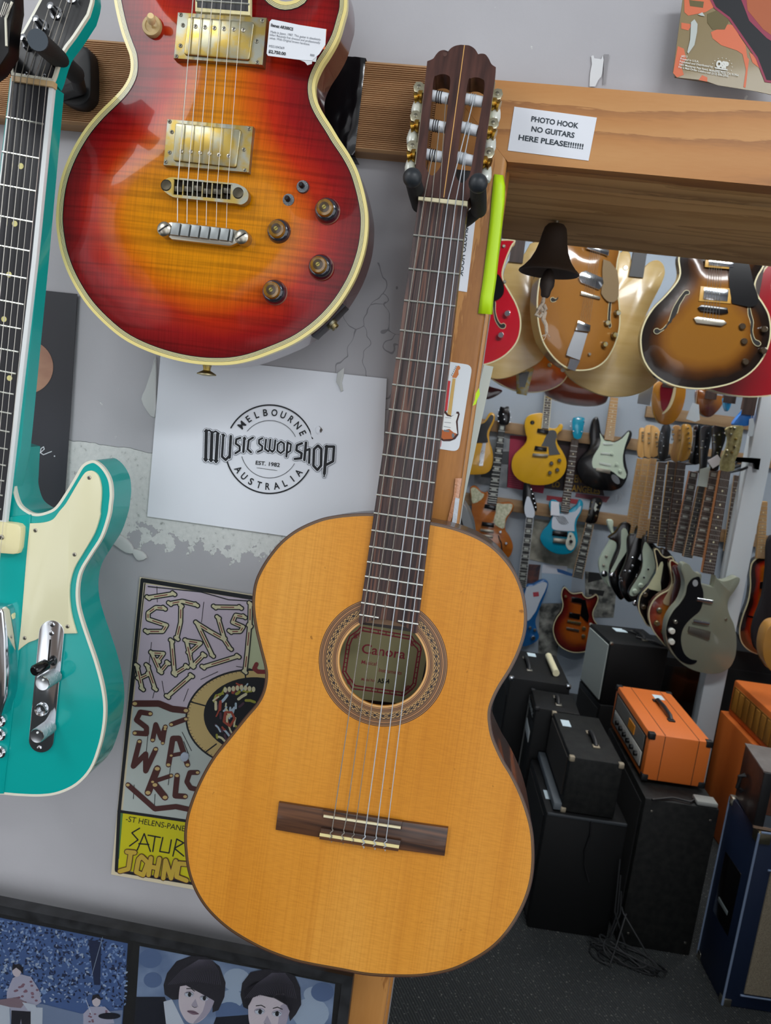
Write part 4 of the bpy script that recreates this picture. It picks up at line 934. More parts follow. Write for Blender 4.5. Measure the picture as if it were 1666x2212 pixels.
# chrome control plate with switch, jack and two knurled knobs
def ctl():
    a, b_ = np.array(P1('N', 372, 962)), np.array(P1('N', 298, 1738)); r = 27.0; d = unit(b_-a); n = np.array([-d[1], d[0]])
    q_ = [tuple(a+r*(-d*math.sin(t)+n*math.cos(t))) for t in np.linspace(0, math.pi, 15)]+[tuple(b_+r*(d*math.sin(t)-n*math.cos(t))) for t in np.linspace(0, math.pi, 15)]
    p = TQ.slab('control_plate', q_, 0.0005, 0.0032, CHROME, bev=0.0006)
    TQ.slab('switch_slot', px('N', [(358, 1010), (370, 1010), (354, 1180), (342, 1178)]), 0.003, 0.0034, DARKSLOT, parent=p)
    for x, y in ((375, 903), (368, 966), (280, 1800)): screw(TQ, x, y, 0.0032, 0.0030, p, m=CHROME, k='N')
    c = tl.uv(*P1('N', 380, 1165), 0.003)
    tube_mesh('switch_tip', [tl.loc(c[0]-t*0.25, c[1]-t*0.18, 0.003+t) for t in (0, 0.008, 0.009, 0.024, 0.026)], [0.0024, 0.0024, 0.0064, 0.0066, 0.005], BLACK, p, 18)
    KN = mat('knurled chrome', '#cdd2d6', 0.22, 1.0, bump=((900, 900, 900), 0.9))
    for x, y in ((398, 1272), (358, 1642)):
        x, y = P1('N', x, y); c = tl.uv(x, y, 0.003); k = TQ.lathe('control_knob', 0, 0, [(0.0086, 0.003), (0.0086, 0.0265), (0.0080, 0.028)], KN, 36, None, p, cuv=c)
        TQ.lathe('knob_cap', 0, 0, [(0.0082, 0.0275), (0.0078, 0.0286), (0.0035, 0.0284)], CHROME, 32, None, k, cuv=c)
        TQ.lathe('pointer_dot', 0, 0, [(0.0013, 0.0284), (0.0012, 0.0292)], mat('white dot', '#e8ebe8', 0.4), 12, None, k, cuv=(c[0]+0.0008, c[1]+0.0044))
    TQ.lathe('output_jack', *P1('N', 310, 1510), [(0.0078, 0.003), (0.0078, 0.005), (0.0068, 0.0068), (0.0045, 0.0062), (0.0042, 0.001)], CHROME, 28, None, p)
ctl()
# neck, board, dots, frets
NKB = mat('black ebony board', '#202026', 0.45, vary=('#17171b', (90, 5, 1), 0.2, 2))
TQ.slab('neck', [(22, 168), (117, 187), (84, 560), (45, 970), (12, 1130), (-84, 1128)], -0.0155, 0.0030, TEAL)
TQ.slab('fretboard_binding', [(24, 163), (115, 187), (78, 560), (41, 880), (12.5, 1129), (-84, 1126), (-52, 800), (-12, 480)], 0.003, 0.0082, mat('white board binding', '#dfe3e2', 0.3, coat=0.3), bev=0.0004)
TQ.slab('fretboard', [(27, 166), (105, 186), (68, 560), (31, 880), (4, 1124), (-80, 1122), (-48, 800), (-8, 480)], 0.0078, 0.0086, NKB)
fl = [(265-3, 252), (333, 318)]
nuL, nuR = np.array([25., 175]), np.array([112., 191])
LenT = 1418.0; axL, axR = unit(np.array([-109., 960])), unit(np.array([-103., 940]))
def tf(n): k = LenT*(1-2**(-n/12)); return nuL+axL*k, nuR+axR*k-unit(np.array([1., 0.1]))*9
for n in range(1, 22):
    a, b_ = tf(n); TQ.tube('fret', [(a[0]-2, a[1]-1, 0.0087), (b_[0], b_[1]-1, 0.0087)], 0.0011, FRETM, 6)
for x, y in ((177, 1417), (125, 1908)): TQ.lathe('position_dot', *P1('P', x, y), [(0.0031, 0.0086), (0.0030, 0.0089)], mat('cream inlay dot', '#dcd48e', 0.35), 18)
for x, y in ((76, 130), (33, 511), (80, 1014)): TQ.lathe('position_dot', *P1('O', x, y), [(0.0031, 0.0086), (0.0030, 0.0089)], MATS['cream inlay dot'], 18)
TQ.slab('nut', px('P', [(100, 642), (455, 692), (450, 742), (98, 690)]), 0.004, 0.0115, mat('tan bone nut', '#c9aa7c', 0.4), bev=0.0006)
# headstock
hpl = TQ.sub(np.array(tl.o)+tl.ex*tl.uv(70, 172, 0.004)[0]+tl.ey*tl.uv(70, 172, 0.004)[1]+tl.n*0.004, (0, -math.cos(0.2), math.sin(0.2)))
HO = px('P', [(100, 640, 1), (92, 440), (200, 260), (330, 20), (420, -160), (480, -300), (640, -330), (760, -200), (800, -40), (758, 130, 1), (640, 310), (540, 450), (478, 640), (455, 695, 1)])
hq = TQ.loop(HO, 0.0, 3, hpl)
th = TQ.slab('headstock', None, -0.016, -0.0002, TEAL, pl=hpl, raw=hq)
TQ.slab('headstock_face', None, -0.0006, 0.0004, mat('gloss black face', '#0b0b0d', 0.35, coat=0.1, spec=0.3), pl=hpl, raw=inset(hq, 0.0026), parent=th)
TQ.band('headstock_binding', hq, -0.0002, 0.0027, -0.003, 0.0005, MATS['cream edge binding'], pl=hpl, parent=th)
PEG = [(190, 312), (300, 152), (425, 40), (560, -100), (640, -190), (700, -260)]; TUN = [(245, 372), (350, 195), (455, 45)]
NS = [(122, 655), (178, 662), (233, 670), (290, 678), (343, 684), (398, 690)]
for i, (x, y) in enumerate(PEG):
    pg = TQ.lathe('tuning_post', *P1('P', x, y), [(0.0066, 0.0), (0.0066, 0.002), (0.0045, 0.003), (0.0030, 0.010), (0.0036, 0.013), (0.002, 0.0135)], CHROME, 20, hpl)
    a = hpl.loc(*hpl.uv(*P1('P', x, y), 0.008), 0.008); b_ = tl.loc(*tl.uv(*P1('P', *NS[i]), 0.0118), 0.0118)
    e = (-70+i*13.5, 1330); c = tl.loc(*tl.uv(e[0]-10, e[1], 0.0135), 0.0135); tube_mesh('string', [a, b_, c], (0.0006, 0.0005, 0.00045, 0.00038, 0.00032, 0.0003)[i], STEEL, TQ.root, 6)
for x, y in ((220, 625), (375, 642)): screw(TQ, x, y, 0.0005, 0.0020, th, hpl, CHROME, 'P')
# its hook
H2 = Thing('guitar_hanger', 'black foam-covered guitar hook on the grooved rail holding the turquoise guitar headstock', 'guitar hanger', atY(160, 190, -0.031))
def hook2():
    a = H2.pl; o = lambda x, y, Y: H2.pl.inv @ Vector(tuple(atY(x, y, Y)))
    r1 = tube_mesh('arm', [o(82, 87, -0.245), o(120, 121, -0.17), o(163, 160, -0.085)], [0.0094, 0.0094, 0.0098], RUBBER, H2.root, 20)
    tube_mesh('arm_end_cap', [o(81, 86, -0.246), o(82, 87, -0.2445)], 0.0092, mat('blue-grey rubber cap', '#3a444d', 0.55), r1, 20)
    tube_mesh('arm', [o(-40, 60, -0.245), o(-8, 100, -0.17), o(20, 130, -0.085)], 0.0098, RUBBER, H2.root, 20)
    tube_mesh('yoke', [o(163, 158, -0.088), o(172, 190, -0.06), o(130, 205, -0.05), o(60, 190, -0.05), o(20, 132, -0.088)], 0.008, BLACKM, H2.root, 14)
    H2.slab('base_plate', [(112, 190), (128, 160), (165, 100), (192, 112), (196, 190), (190, 215), (170, 228), (140, 222), (118, 206)], 0.0, 0.02, BLACKM, sm=3, bev=0.003)
    H2.lathe('screw', 144, 203, [(0.0052, 0.02), (0.0048, 0.0215), (0.002, 0.0218)], mat('dark screw', '#4d4535', 0.5, 0.8), 16)
hook2()
NB = Thing('electric_guitar', 'black headstock with pale binding, mostly out of frame beside the turquoise headstock', 'guitar', atY(-20, 40, -0.235))
NB.slab('headstock', [(-80, -90), (28, -40), (30, 14), (22, 60), (18, 112), (-6, 150), (-60, 190), (-110, 150)], -0.016, 0.0, mat('gloss black face', '#0b0b0d', 0.35, coat=0.1, spec=0.3), bev=0.0015)
for i in range(5): NB.tube('string', [(-2+i*5, 40-i*3, 0.004), (10+i*4, 4+i*2, 0.006)], 0.0004, STEEL, 5)
NB.tube('headstock_binding', [(26, 4, 0.001), (12, 40, 0.001), (14, 100, 0.001)], 0.0012, MATS['cream edge binding'], 6)
# ================================================================== PAPER ON THE WALL AND ROUND THE DOOR
def flat_thing(name, label, cat, c, Y, group=None):
    return Thing(name, label, cat, atY(c[0], c[1], Y), group=group)
# ---- shop logo sheet
LG = flat_thing('logo_sheet', 'white landscape sheet with the black round music shop logo stuck on the peeling wall', 'poster', (585, 960), -0.003)
def logo_sheet():
    T = LG; c = (582.6, 970.4); tl_ = math.radians(-7.2)
    # gently buckled sheet
    A, B, Cc, Dd = (347, 765), (836, 818), (818, 1186), (318, 1115.5); V, Fc = [], []; NX, NZ = 24, 18
    hole = (689, 929)
    for j in range(NZ+1):
        for i in range(NX+1):
            s, t = i/NX, j/NZ; x = (A[0]*(1-s)+B[0]*s)*(1-t)+(Dd[0]*(1-s)+Cc[0]*s)*t; y = (A[1]*(1-s)+B[1]*s)*(1-t)+(Dd[1]*(1-s)+Cc[1]*s)*t
            w = 0.0006*math.sin(s*9)*math.sin(t*5+1)+0.0022*math.exp(-((x-700)**2+(y-925)**2)/1800)+0.004*max(0, s-0.85)*max(0, t-0.6)
            u, v = T.pl.uv(x, y, 0); V.append(T.pl.loc(u, v, w))
    for j in range(NZ):
        for i in range(NX): a = j*(NX+1)+i; Fc.append((a, a+NX+1, a+NX+2, a+1))
    link('sheet', V, Fc, mat('white copy paper', '#e9edf4', 0.6), T.root, smooth=True)
    L0, L1, L2 = [], [], []
    def arc(r, a0, a1, w): return ribbon(ell(c[0], c[1], r, n=40, a0=a0, a1=a1), w)
    L0 += arc(95.5, 151, 14, 3.2) if False else ribbon([(c[0]+95.5*math.cos(math.radians(a)), c[1]-95.5*math.sin(math.radians(a))) for a in np.linspace(14, 151, 44)], 3.0)
    L0 += ribbon([(c[0]+95.5*math.cos(math.radians(a)), c[1]-95.5*math.sin(math.radians(a))) for a in np.linspace(196, 332, 44)], 3.0)
    L0 += ribbon([(c[0]+62*math.cos(math.radians(a)), c[1]-62*math.sin(math.radians(a))) for a in np.linspace(26, 141, 36)], 1.1)
    L0 += ribbon([(c[0]+62*math.cos(math.radians(a)), c[1]-62*math.sin(math.radians(a))) for a in np.linspace(195, 330, 36)], 1.1)
    def arctext(s, r, a0, a1, h, wd, inside=False):
        out = []
        for ch, a in zip(s, np.linspace(a0, a1, len(s))):
            t = math.radians(a); p = np.array([c[0]+r*math.cos(t), c[1]-r*math.sin(t)]); d = np.array([math.sin(t), math.cos(t)])*(1 if not inside else -1)
            w_ = wd.get(ch, 10); out += text(ch, p-d*w_/2, p+d*w_/2, h, 0.02)
        return out
    L0 += arctext('MELBOURNE', 72.5, 139, 26, 14.5, dict(M=14, O=13, E=8, L=8, B=9.5, U=11, R=10, N=12))
    L0 += arctext('AUSTRALIA', 87.5, 213, 321, 14.5, dict(A=13, U=11, S=9, T=10, R=10, L=8, I=2.6), True)
    L0 += text('EST. 1982', P1('Q', 700, 731), P1('Q', 845, 746), 8.2, 0.02); L0 += ribbon(px('Q', [(708, 751), (830, 768)]), 0.8)
    G = [([(406, 528), (402, 705)], 20), ([(440, 540), (434, 703)], 20), ([(474, 548), (464, 712)], 20), ([(396, 532), (425, 526), (440, 542), (462, 532), (482, 546)], 10),
         ([(390, 697), (402, 712), (414, 700)], 7), ([(422, 700), (434, 716), (446, 703)], 7), ([(452, 706), (464, 722), (476, 708)], 7),
         ([(508, 556), (500, 684), (522, 704), (548, 676)], 15), ([(553, 562), (545, 690)], 17), ([(498, 552), (508, 548), (518, 560)], 7),
         ([(610, 572), (586, 580), (582, 606), (606, 622), (606, 648), (580, 664)], 13), ([(634, 578), (628, 656)], 15), ([(626, 574), (636, 566), (644, 580)], 6), ([(686, 570), (660, 586), (654, 640), (674, 658)], 13),
         ([(742, 574), (722, 584), (722, 606), (742, 622), (740, 644), (714, 656)], 12), ([(764, 582), (758, 638), (778, 654)], 12), ([(790, 582), (784, 640), (802, 656)], 12), ([(820, 586), (814, 642), (802, 656)], 12), ([(778, 654), (786, 640)], 9),
         ([(854, 594), (834, 610), (832, 648), (852, 664), (872, 648), (872, 606), (854, 594)], 11), ([(894, 598), (886, 684)], 13), ([(894, 600), (914, 610), (910, 650), (890, 662)], 11),
         ([(980, 604), (950, 616), (946, 646), (978, 664), (974, 694), (936, 698)], 15), ([(1004, 600), (994, 704)], 16), ([(998, 650), (1026, 638), (1022, 722)], 14),
         ([(1076, 618), (1052, 640), (1048, 738), (1072, 764), (1094, 738), (1096, 638), (1076, 618)], 16), ([(1128, 622), (1114, 786)], 19), ([(1114, 786), (1112, 806)], 8), ([(1122, 624), (1172, 624), (1166, 712), (1128, 732)], 16)]
    W1, W2, W3 = [], [], []
    for p, w in G:
        q_ = px('Q', p); w = w*.36; W1 += ribbon(q_, w+5.2); W2 += ribbon(q_, w+3.4); W3 += ribbon(q_, w)
    wh = MATS['white copy paper']
    T.printed('printing', [(INK, L0), (wh, [g for g in W1 for g in [g]]), (INK, W1), (wh, W2), (INK, W3)], w=0.0012, dw=0.00012)
    T.slab('torn_hole', px('Q', [(1080, 500), (1094, 512), (1102, 524), (1092, 542), (1086, 530)]), 0.0012, 0.0032, mat('torn paper shadow side', '#5b5550', 0.8))  # dark colour paints the shaded side of the tear
    T.slab('paper_burr', px('Q', [(1060, 512), (1078, 498), (1092, 512), (1084, 534), (1076, 552), (1062, 540)]), 0.0012, 0.0036, wh, bev=0.001)
    T.slab('paint_flake', px('Q', [(1192, 180), (1232, 150), (1228, 200), (1218, 240), (1226, 290), (1212, 296), (1200, 262), (1184, 236)]), 0.0008, 0.003, mat('curled paint flake', '#c9ccca', 0.6), bev=0.0008)
logo_sheet()
# ---- gig poster
GP = flat_thing('gig_poster', 'tall hand-drawn gig poster with bone and log lettering, half behind the classical guitar', 'poster', (420, 1580), -0.004)
def gig_poster():
    T = GP; cr = mat('cream poster paper', '#d8cdae', 0.6); lil = mat('lilac print', '#c3b6c4', 0.6); grn = mat('pale grey-green print', '#b4bdb8', 0.6); pale = mat('pale green print', '#b9c09b', 0.6)
    yel = mat('yellow print', '#c9c211', 0.6); br = mat('brown log print', '#4a2320', 0.6); tan = mat('tan print', '#c4ab72', 0.6); red = mat('dark red print', '#7b2a2c', 0.6); bone = mat('bone print', '#cfc8a4', 0.6); ylw2 = mat('ochre print', '#c2a53a', 0.6)
    R = lambda p: px('R', p)
    T.slab('paper', R([(246, 80), (1180, 226), (1100, 2190), (60, 2000)]), -0.0006, 0.0, cr)
    def bones(pts, w=35):
        a = ribbon(R(pts), w*.3345); b_ = ribbon(R(pts), (w-15)*.3345); d = []
        for e in (pts[0], pts[-1]):
            for s in (-1, 1): a.append(ell(*P1('R', e[0]+s*8, e[1]+s*6), w*.17, n=10)); b_.append(ell(*P1('R', e[0]+s*8, e[1]+s*6), w*.095, n=10))
        for p0, p1 in zip(pts, pts[1:]): d += ribbon(R([((p0[0]*3+p1[0])/4, (p0[1]*3+p1[1])/4), ((p0[0]+3*p1[0])/4, (p0[1]+3*p1[1])/4)]), 2.2)
        return a, b_, d
    K, Bn, Rd = [], [], []
    for p in ([(300, 212), (465, 186)], [(404, 280), (350, 275), (300, 310), (300, 350), (420, 390), (395, 430), (290, 430)], [(440, 250), (520, 235), (612, 258)], [(512, 262), (510, 370), (486, 475)], [(730, 272), (895, 275)],
              [(920, 335), (865, 325), (845, 370), (915, 400), (895, 430), (830, 430)], [(615, 375), (715, 585)], [(620, 380), (700, 430), (790, 480), (830, 540)], [(752, 340), (790, 470)], [(655, 660), (880, 590)],
              [(228, 650), (262, 800)], [(295, 650), (345, 800)], [(240, 735), (305, 705)], [(325, 570), (378, 690)], [(325, 568), (400, 572), (365, 620)], [(380, 690), (428, 632)], [(452, 490), (470, 700)], [(470, 705), (550, 655)],
              [(548, 490), (585, 655)], [(545, 490), (640, 505), (565, 570)], [(590, 650), (660, 580)], [(425, 850), (580, 715)], [(960, 250), (958, 390)], [(955, 395), (940, 560), (925, 690)]):
        a, b_, d = bones(p); K += a; Bn += b_; Rd += d
    logs, ends = [], []
    for p, w in (([(215, 895), (370, 895), (455, 930), (545, 940)], 42), ([(450, 1030), (545, 995)], 32), ([(315, 960), (250, 950), (225, 1000), (290, 1050), (290, 1090), (215, 1085)], 34), ([(330, 1130), (350, 1030), (385, 1120), (412, 1045)], 32), ([(395, 1150), (410, 1060)], 26),
                 ([(245, 1140), (205, 1300), (285, 1220), (285, 1330), (350, 1190)], 34), ([(432, 1290), (460, 1120), (500, 1120), (555, 1290)], 36), ([(450, 1230), (530, 1215)], 26), ([(360, 1315), (300, 1470)], 46), ([(330, 1400), (450, 1360)], 28), ([(345, 1420), (410, 1500)], 44),
                 ([(488, 1360), (475, 1490), (540, 1495)], 36), ([(620, 1340), (570, 1340), (550, 1400), (575, 1440), (620, 1450)], 32), ([(170, 1420), (345, 1575), (480, 1560), (620, 1590)], 34)):
        logs += ribbon(R(p), w*.3345)
        for e in (p[0], p[-1]): ends.append(ell(*P1('R', *e), w*.12, w*.09, n=10))
    X = [ribbon(R([(280, 120), (120, 1570)]), 2.0), ribbon(R([(300, 130), (200, 900), (150, 1580)]), 1.2)]
    blk = ribbon(R([(272, 100), (985, 215)]), 9)+ribbon(R([(262, 95), (112, 1600), (95, 1970)]), 7)+ribbon(R([(300, 140), (640, 175), (820, 225), (980, 235)]), 2.2)
    blk += ribbon(R([(110, 1590), (560, 1655), (700, 1670)]), 6)+ribbon(R([(95, 1975), (600, 2060), (700, 2075)]), 6)+X[0]
    for p in ([(660, 240), (645, 370)], [(357, 140), (360, 240)], [(322, 500), (300, 700)], [(390, 750), (410, 860)], [(340, 820), (330, 860)], [(560, 800), (530, 880)], [(300, 1090), (285, 1240)], [(445, 1300), (430, 1420)], [(210, 1420), (205, 1510)], [(345, 1480), (340, 1560)], [(520, 1080), (580, 1200)],
              [(530, 1140), (560, 1220)], [(870, 655), (960, 670)], [(640, 740), (750, 690)]): blk += ribbon(R(p), 1.4)
    disc = [ell(*P1('R', 960, 990), 420*.3345, 318*.3345, n=60)]; disc_i = [ell(*P1('R', 960, 990), 408*.3345, 306*.3345, n=60)]; core = [ell(*P1('R', 985, 970), 326*.3345, 245*.3345, n=50)]
    core_c = []
    random.seed(5)
    cols = [mat('purple print', '#4a3040', 0.6), mat('olive print', '#9a9a3c', 0.6), mat('pale blue print', '#a9bccb', 0.6), mat('rust print', '#9b4434', 0.6), bone]
    spots = {m: [] for m in cols}
    for i in range(60):
        a = random.uniform(100, 270); r = random.uniform(0.35, 0.92); x = 985+326*r*math.cos(math.radians(a)); y = 970-245*r*math.sin(math.radians(a))
        an = math.radians(a+90+random.uniform(-35, 35)); l = random.uniform(18, 60)
        spots[cols[i % 5]] += ribbon(R([(x-l*math.cos(an)/2, y+l*math.sin(an)/2), (x, y+random.uniform(-8, 8)), (x+l*math.cos(an)/2, y-l*math.sin(an)/2)]), random.uniform(3.0, 6.5))
    for k in range(8): spots[bone].append(ell(*P1('R', 800+k*26, 790+abs(k-4)*4), 4, 6, n=10))
    ear = ribbon(R([(800, 950), (790, 1010), (830, 1040), (860, 990), (840, 950), (800, 950)]), 5)
    cuts = []
    for a in (225, 160, 95): cuts += ribbon([P1('R', 960+310*math.cos(math.radians(a)), 990-235*math.sin(math.radians(a))), P1('R', 960+415*math.cos(math.radians(a)), 990-314*math.sin(math.radians(a)))], 3)
    for a in range(95, 262, 4): cuts += ribbon([P1('R', 960+395*math.cos(math.radians(a)), 990-298*math.sin(math.radians(a))), P1('R', 960+408*math.cos(math.radians(a)), 990-308*math.sin(math.radians(a)))], 0.9)
    small = text('-ST HELENS-PANEL', P1('R', 155, 1655), P1('R', 560, 1725), 12, 0.0); sat = []
    for p in ([(245, 1700), (195, 1730), (235, 1775), (180, 1815)], [(230, 1840), (275, 1735), (315, 1850)], [(240, 1800), (305, 1805)], [(300, 1745), (380, 1760)], [(345, 1752), (330, 1850)], [(395, 1760), (375, 1850), (435, 1860), (450, 1775)], [(460, 1880), (485, 1770), (530, 1795), (470, 1830), (530, 1880)], [(560, 1800), (550, 1890)]): sat += ribbon(R(p), 2.8)
    jo_k, jo = [], []
    for p in ([(165, 1850), (215, 1855)], [(190, 1855), (175, 1960), (120, 1975)], [(240, 1900), (225, 1980), (270, 2000), (300, 1920), (260, 1880), (240, 1900)], [(320, 1890), (305, 2000)], [(375, 1895), (355, 2005)], [(315, 1945), (365, 1955)], [(400, 2020), (415, 1905), (450, 2020), (480, 1910)], [(560, 1930), (500, 1925), (485, 2010), (550, 2035)]):
        jo_k += ribbon(R(p), 13); jo += ribbon(R(p), 9.5)
    T.printed('printing', [
        (lil, [R([(285, 125), (990, 230), (960, 700), (700, 900), (545, 960), (205, 900)])]), (pale, [R([(965, 240), (1150, 270), (1120, 720), (920, 690)])]), (grn, [R([(205, 890), (545, 940), (700, 900), (1060, 1000), (1040, 1730), (135, 1590)])]),
        (yel, [R([(135, 1600), (700, 1680), (690, 2065), (105, 1965)])]), (mat('green print edge', '#4d7a45', 0.6), [R([(118, 1600), (137, 1602), (112, 1900), (98, 1895)])]), (INK, disc), (tan, disc_i), (INK, core+cuts+blk+K+small+sat), (bone, Bn), (red, Rd+ribbon(R([(1000, 640), (985, 670), (1010, 690), (1060, 690)]), 9)), (br, logs), (tan, ends)]
        + [(m, spots[m]) for m in cols] + [(mat('rust print', '#9b4434', 0.6), ear), (br, jo_k), (ylw2, jo)], w=0.0004, dw=0.00008)
    T.slab('adhesive_dab', [tuple(p) for p in ell(*P1('R', 532, 1243), 9, 10, n=18)], 0.002, 0.0045, mat('blue-white putty', '#a9b3c4', 0.6), bev=0.001)
gig_poster()
# ---- dark poster with a ball
DP = flat_thing('dark_poster', 'dark poster with a tan sphere and white script, behind the turquoise guitar neck', 'poster', (90, 850), -0.004)
def dark_poster():
    T = DP; T.slab('paper', [(-90, 600), (73, 625), (167, 635), (152, 900), (138, 1100), (-120, 1060)], -0.0006, 0.0, mat('charcoal poster', '#25262b', 0.45, vary=('#31333a', (5, 5, 5), 0.2, 2)))
    s = mat('tan sphere print', '#b58d72', 0.5, vary=('#8f6250', (14, 30, 10), 0.2, 3)); wh = mat('white script print', '#d5dbe0', 0.6)
    sc = ribbon(px('O', [(300, 1665), (345, 1650), (378, 1620), (372, 1600), (350, 1615), (345, 1650), (370, 1668), (440, 1640)]), 2.0)+[ell(*P1('O', 465, 1680), 1.7, n=10)]+ribbon(px('O', [(345, 2082), (350, 2074), (358, 2082), (350, 2092), (345, 2082)]), 1.0)
    T.printed('sphere_print', [(s, [ell(*P1('O', 225, 920), 58, 58, n=48)])], w=0.0004); T.printed('script', [(wh, sc)], w=0.0004)
dark_poster()
# ---- song book at the top
SB = flat_thing('song_book', 'torn olive and orange printed booklet cover hung high on the wall over the pine header', 'book', (1570, 90), -0.03)
def song_book():
    T = SB; ol = mat('olive gold cover', '#7d6a3c', 0.4, coat=0.2); og = mat('orange cover print', '#d0653a', 0.45); Tq = lambda p: px('T', p)
    T.slab('pages', Tq([(1165, -40), (1700, -40), (1700, 545), (1500, 500), (1115, 440), (1103, 405)]), -0.004, -0.0005, mat('page edges', '#8d8a82', 0.8))
    T.slab('cover', Tq([(1166, -60), (1720, -60), (1720, 555), (1580, 525), (1360, 490), (1280, 462), (1125, 445), (1103, 420), (1108, 380)]), -0.0004, 0.0, ol, sm=0)
    o1 = [Tq([(1166, -60), (1310, -60), (1340, 40), (1290, 70), (1190, 90), (1168, 70)]), Tq([(1150, 130), (1215, 140), (1190, 175), (1150, 165)]), Tq([(1130, 265), (1165, 280), (1180, 340), (1150, 380), (1165, 430), (1125, 445), (1103, 420)]),
          Tq([(1320, 185), (1420, 140), (1500, 150), (1480, 200), (1520, 260), (1530, 330), (1470, 290), (1380, 260), (1330, 220)]), Tq([(1500, 300), (1540, 340), (1520, 505), (1508, 500), (1522, 400)]), Tq([(1250, 460), (1270, 432), (1300, 445), (1300, 470)]), Tq([(1540, 300), (1590, 330), (1610, 400), (1560, 360)])]
    ol2 = [Tq([(1300, 80), (1380, 50), (1430, 110), (1400, 170), (1330, 170), (1300, 130)]), Tq([(1195, 0), (1280, 10), (1275, 45), (1200, 35)])]
    bl = [Tq([(1300, -60), (1480, -60), (1560, 130), (1720, 250), (1720, 470), (1640, 460), (1590, 330), (1520, 230), (1430, 100), (1350, 40)])]
    mg = [Tq([(1470, -60), (1720, -60), (1720, 270), (1640, 220), (1540, 120), (1510, 40)])]; rd = [Tq([(1520, -60), (1720, -60), (1720, 240), (1620, 170), (1530, 60)])]
    wh = mat('white cover print', '#d9dad2', 0.6); ts_ = []
    for s, a, b_ in (('#8213', (1148, 330), (1183, 334)), ('Printed in U.S.A.', (1143, 345), (1250, 362)), ('Published and Distributed by', (1139, 361), (1330, 392)), ('1001 Monterey Pass Road, Monterey Park, CA 91754', (1136, 377), (1476, 442)), ('For a Mail-Order Catalog call (213) 836-2918', (1132, 392), (1418, 446))): ts_ += text(s, P1('T', *a), P1('T', *b_), 4.4, 0.02)
    ts_ += text('OSP', P1('T', 1346, 384), P1('T', 1418, 396), 13, 0.08); ts_ += ribbon(Tq([(1345, 392), (1412, 404)]), 3); ts_ += ribbon(Tq([(1345, 404), (1412, 416)]), 1.4)
    for k in range(11): a = math.radians(205-23*k); ts_.append(ell(*P1('T', 1384+58*math.cos(a), 385-50*math.sin(a)), 1.0, n=6))
    scr = [Tq([(1205, 130), (1225, 112), (1243, 140), (1240, 185), (1225, 260), (1190, 310), (1183, 302), (1200, 230)]), Tq([(1245, 85), (1270, 72), (1285, 95), (1262, 92)])]
    T.printed('printing', [(og, o1), (mat('dark olive print', '#5f5326', 0.5), ol2), (mat('magenta print', '#8e2344', 0.5), [inset_px(bl[0], -5)]), (INK, bl), (mat('magenta print', '#8e2344', 0.5), mg), (mat('orange cloth print', '#a85324', 0.5), rd), (mat('scraped paper', '#b9c0bb', 0.7), scr), (wh, ts_)], w=0.0003)
def inset_px(q, d):
    q2 = q if area2(q) > 0 else q[::-1]; return inset(q2, d)
song_book()
box_mesh('wall_peg', tuple(SB.pl.inv @ Vector(tuple(atY(1600, 60, -0.03)))+Vector((-0.006, -0.006, -0.03))), tuple(SB.pl.inv @ Vector(tuple(atY(1600, 60, -0.03)))+Vector((0.006, 0.006, -0.012))), NICKEL, SB.root)
# ---- sign on the header
SG = flat_thing('hook_sign', 'white sign reading photo hook no guitars here please, on the pine header', 'sign', (1195, 288), -0.0308)
def sign():
    T = SG; A = px('T', [(190, 613), (665, 676), (617, 924), (152, 865)]); T.slab('paper', A, -0.0004, 0.0, WHITEP); L = []
    for s, a, b_, h in (('PHOTO HOOK', (286, 697), (557, 738), 11.2), ('NO GUITARS', (287, 754), (534, 793), 11.2), ('HERE PLEASE!!!!!!!', (213, 803), (585, 858), 11.2)): L += text(s, P1('T', *a), P1('T', *b_), h, 0.028)
    T.printed('lettering', [(mat('sign ink', '#2b3640', 0.6), L)], w=0.0003)
sign()
S2_ = flat_thing('hook_sign', 'white sign with photo hook written sideways, on the pine post behind the guitar neck', 'sign', (1000, 540), -0.0318)
def sign2():
    T = S2_; T.slab('paper', [(950, 440), (1030, 452), (1009, 631), (930, 618)], -0.0004, 0.0, WHITEP)
    L = text('PHOTO HOOK', P1('V', 640, 225), P1('V', 602, 560), 9.5, 0.02)+text('NO GUITARS', P1('V', 585, 225), P1('V', 547, 545), 9.5, 0.02)+text('HERE PLEASE!!!!!!!', P1('V', 530, 170), P1('V', 490, 600), 9.5, 0.02)
    T.printed('lettering', [(MATS['sign ink'], L)], w=0.0003)
sign2()
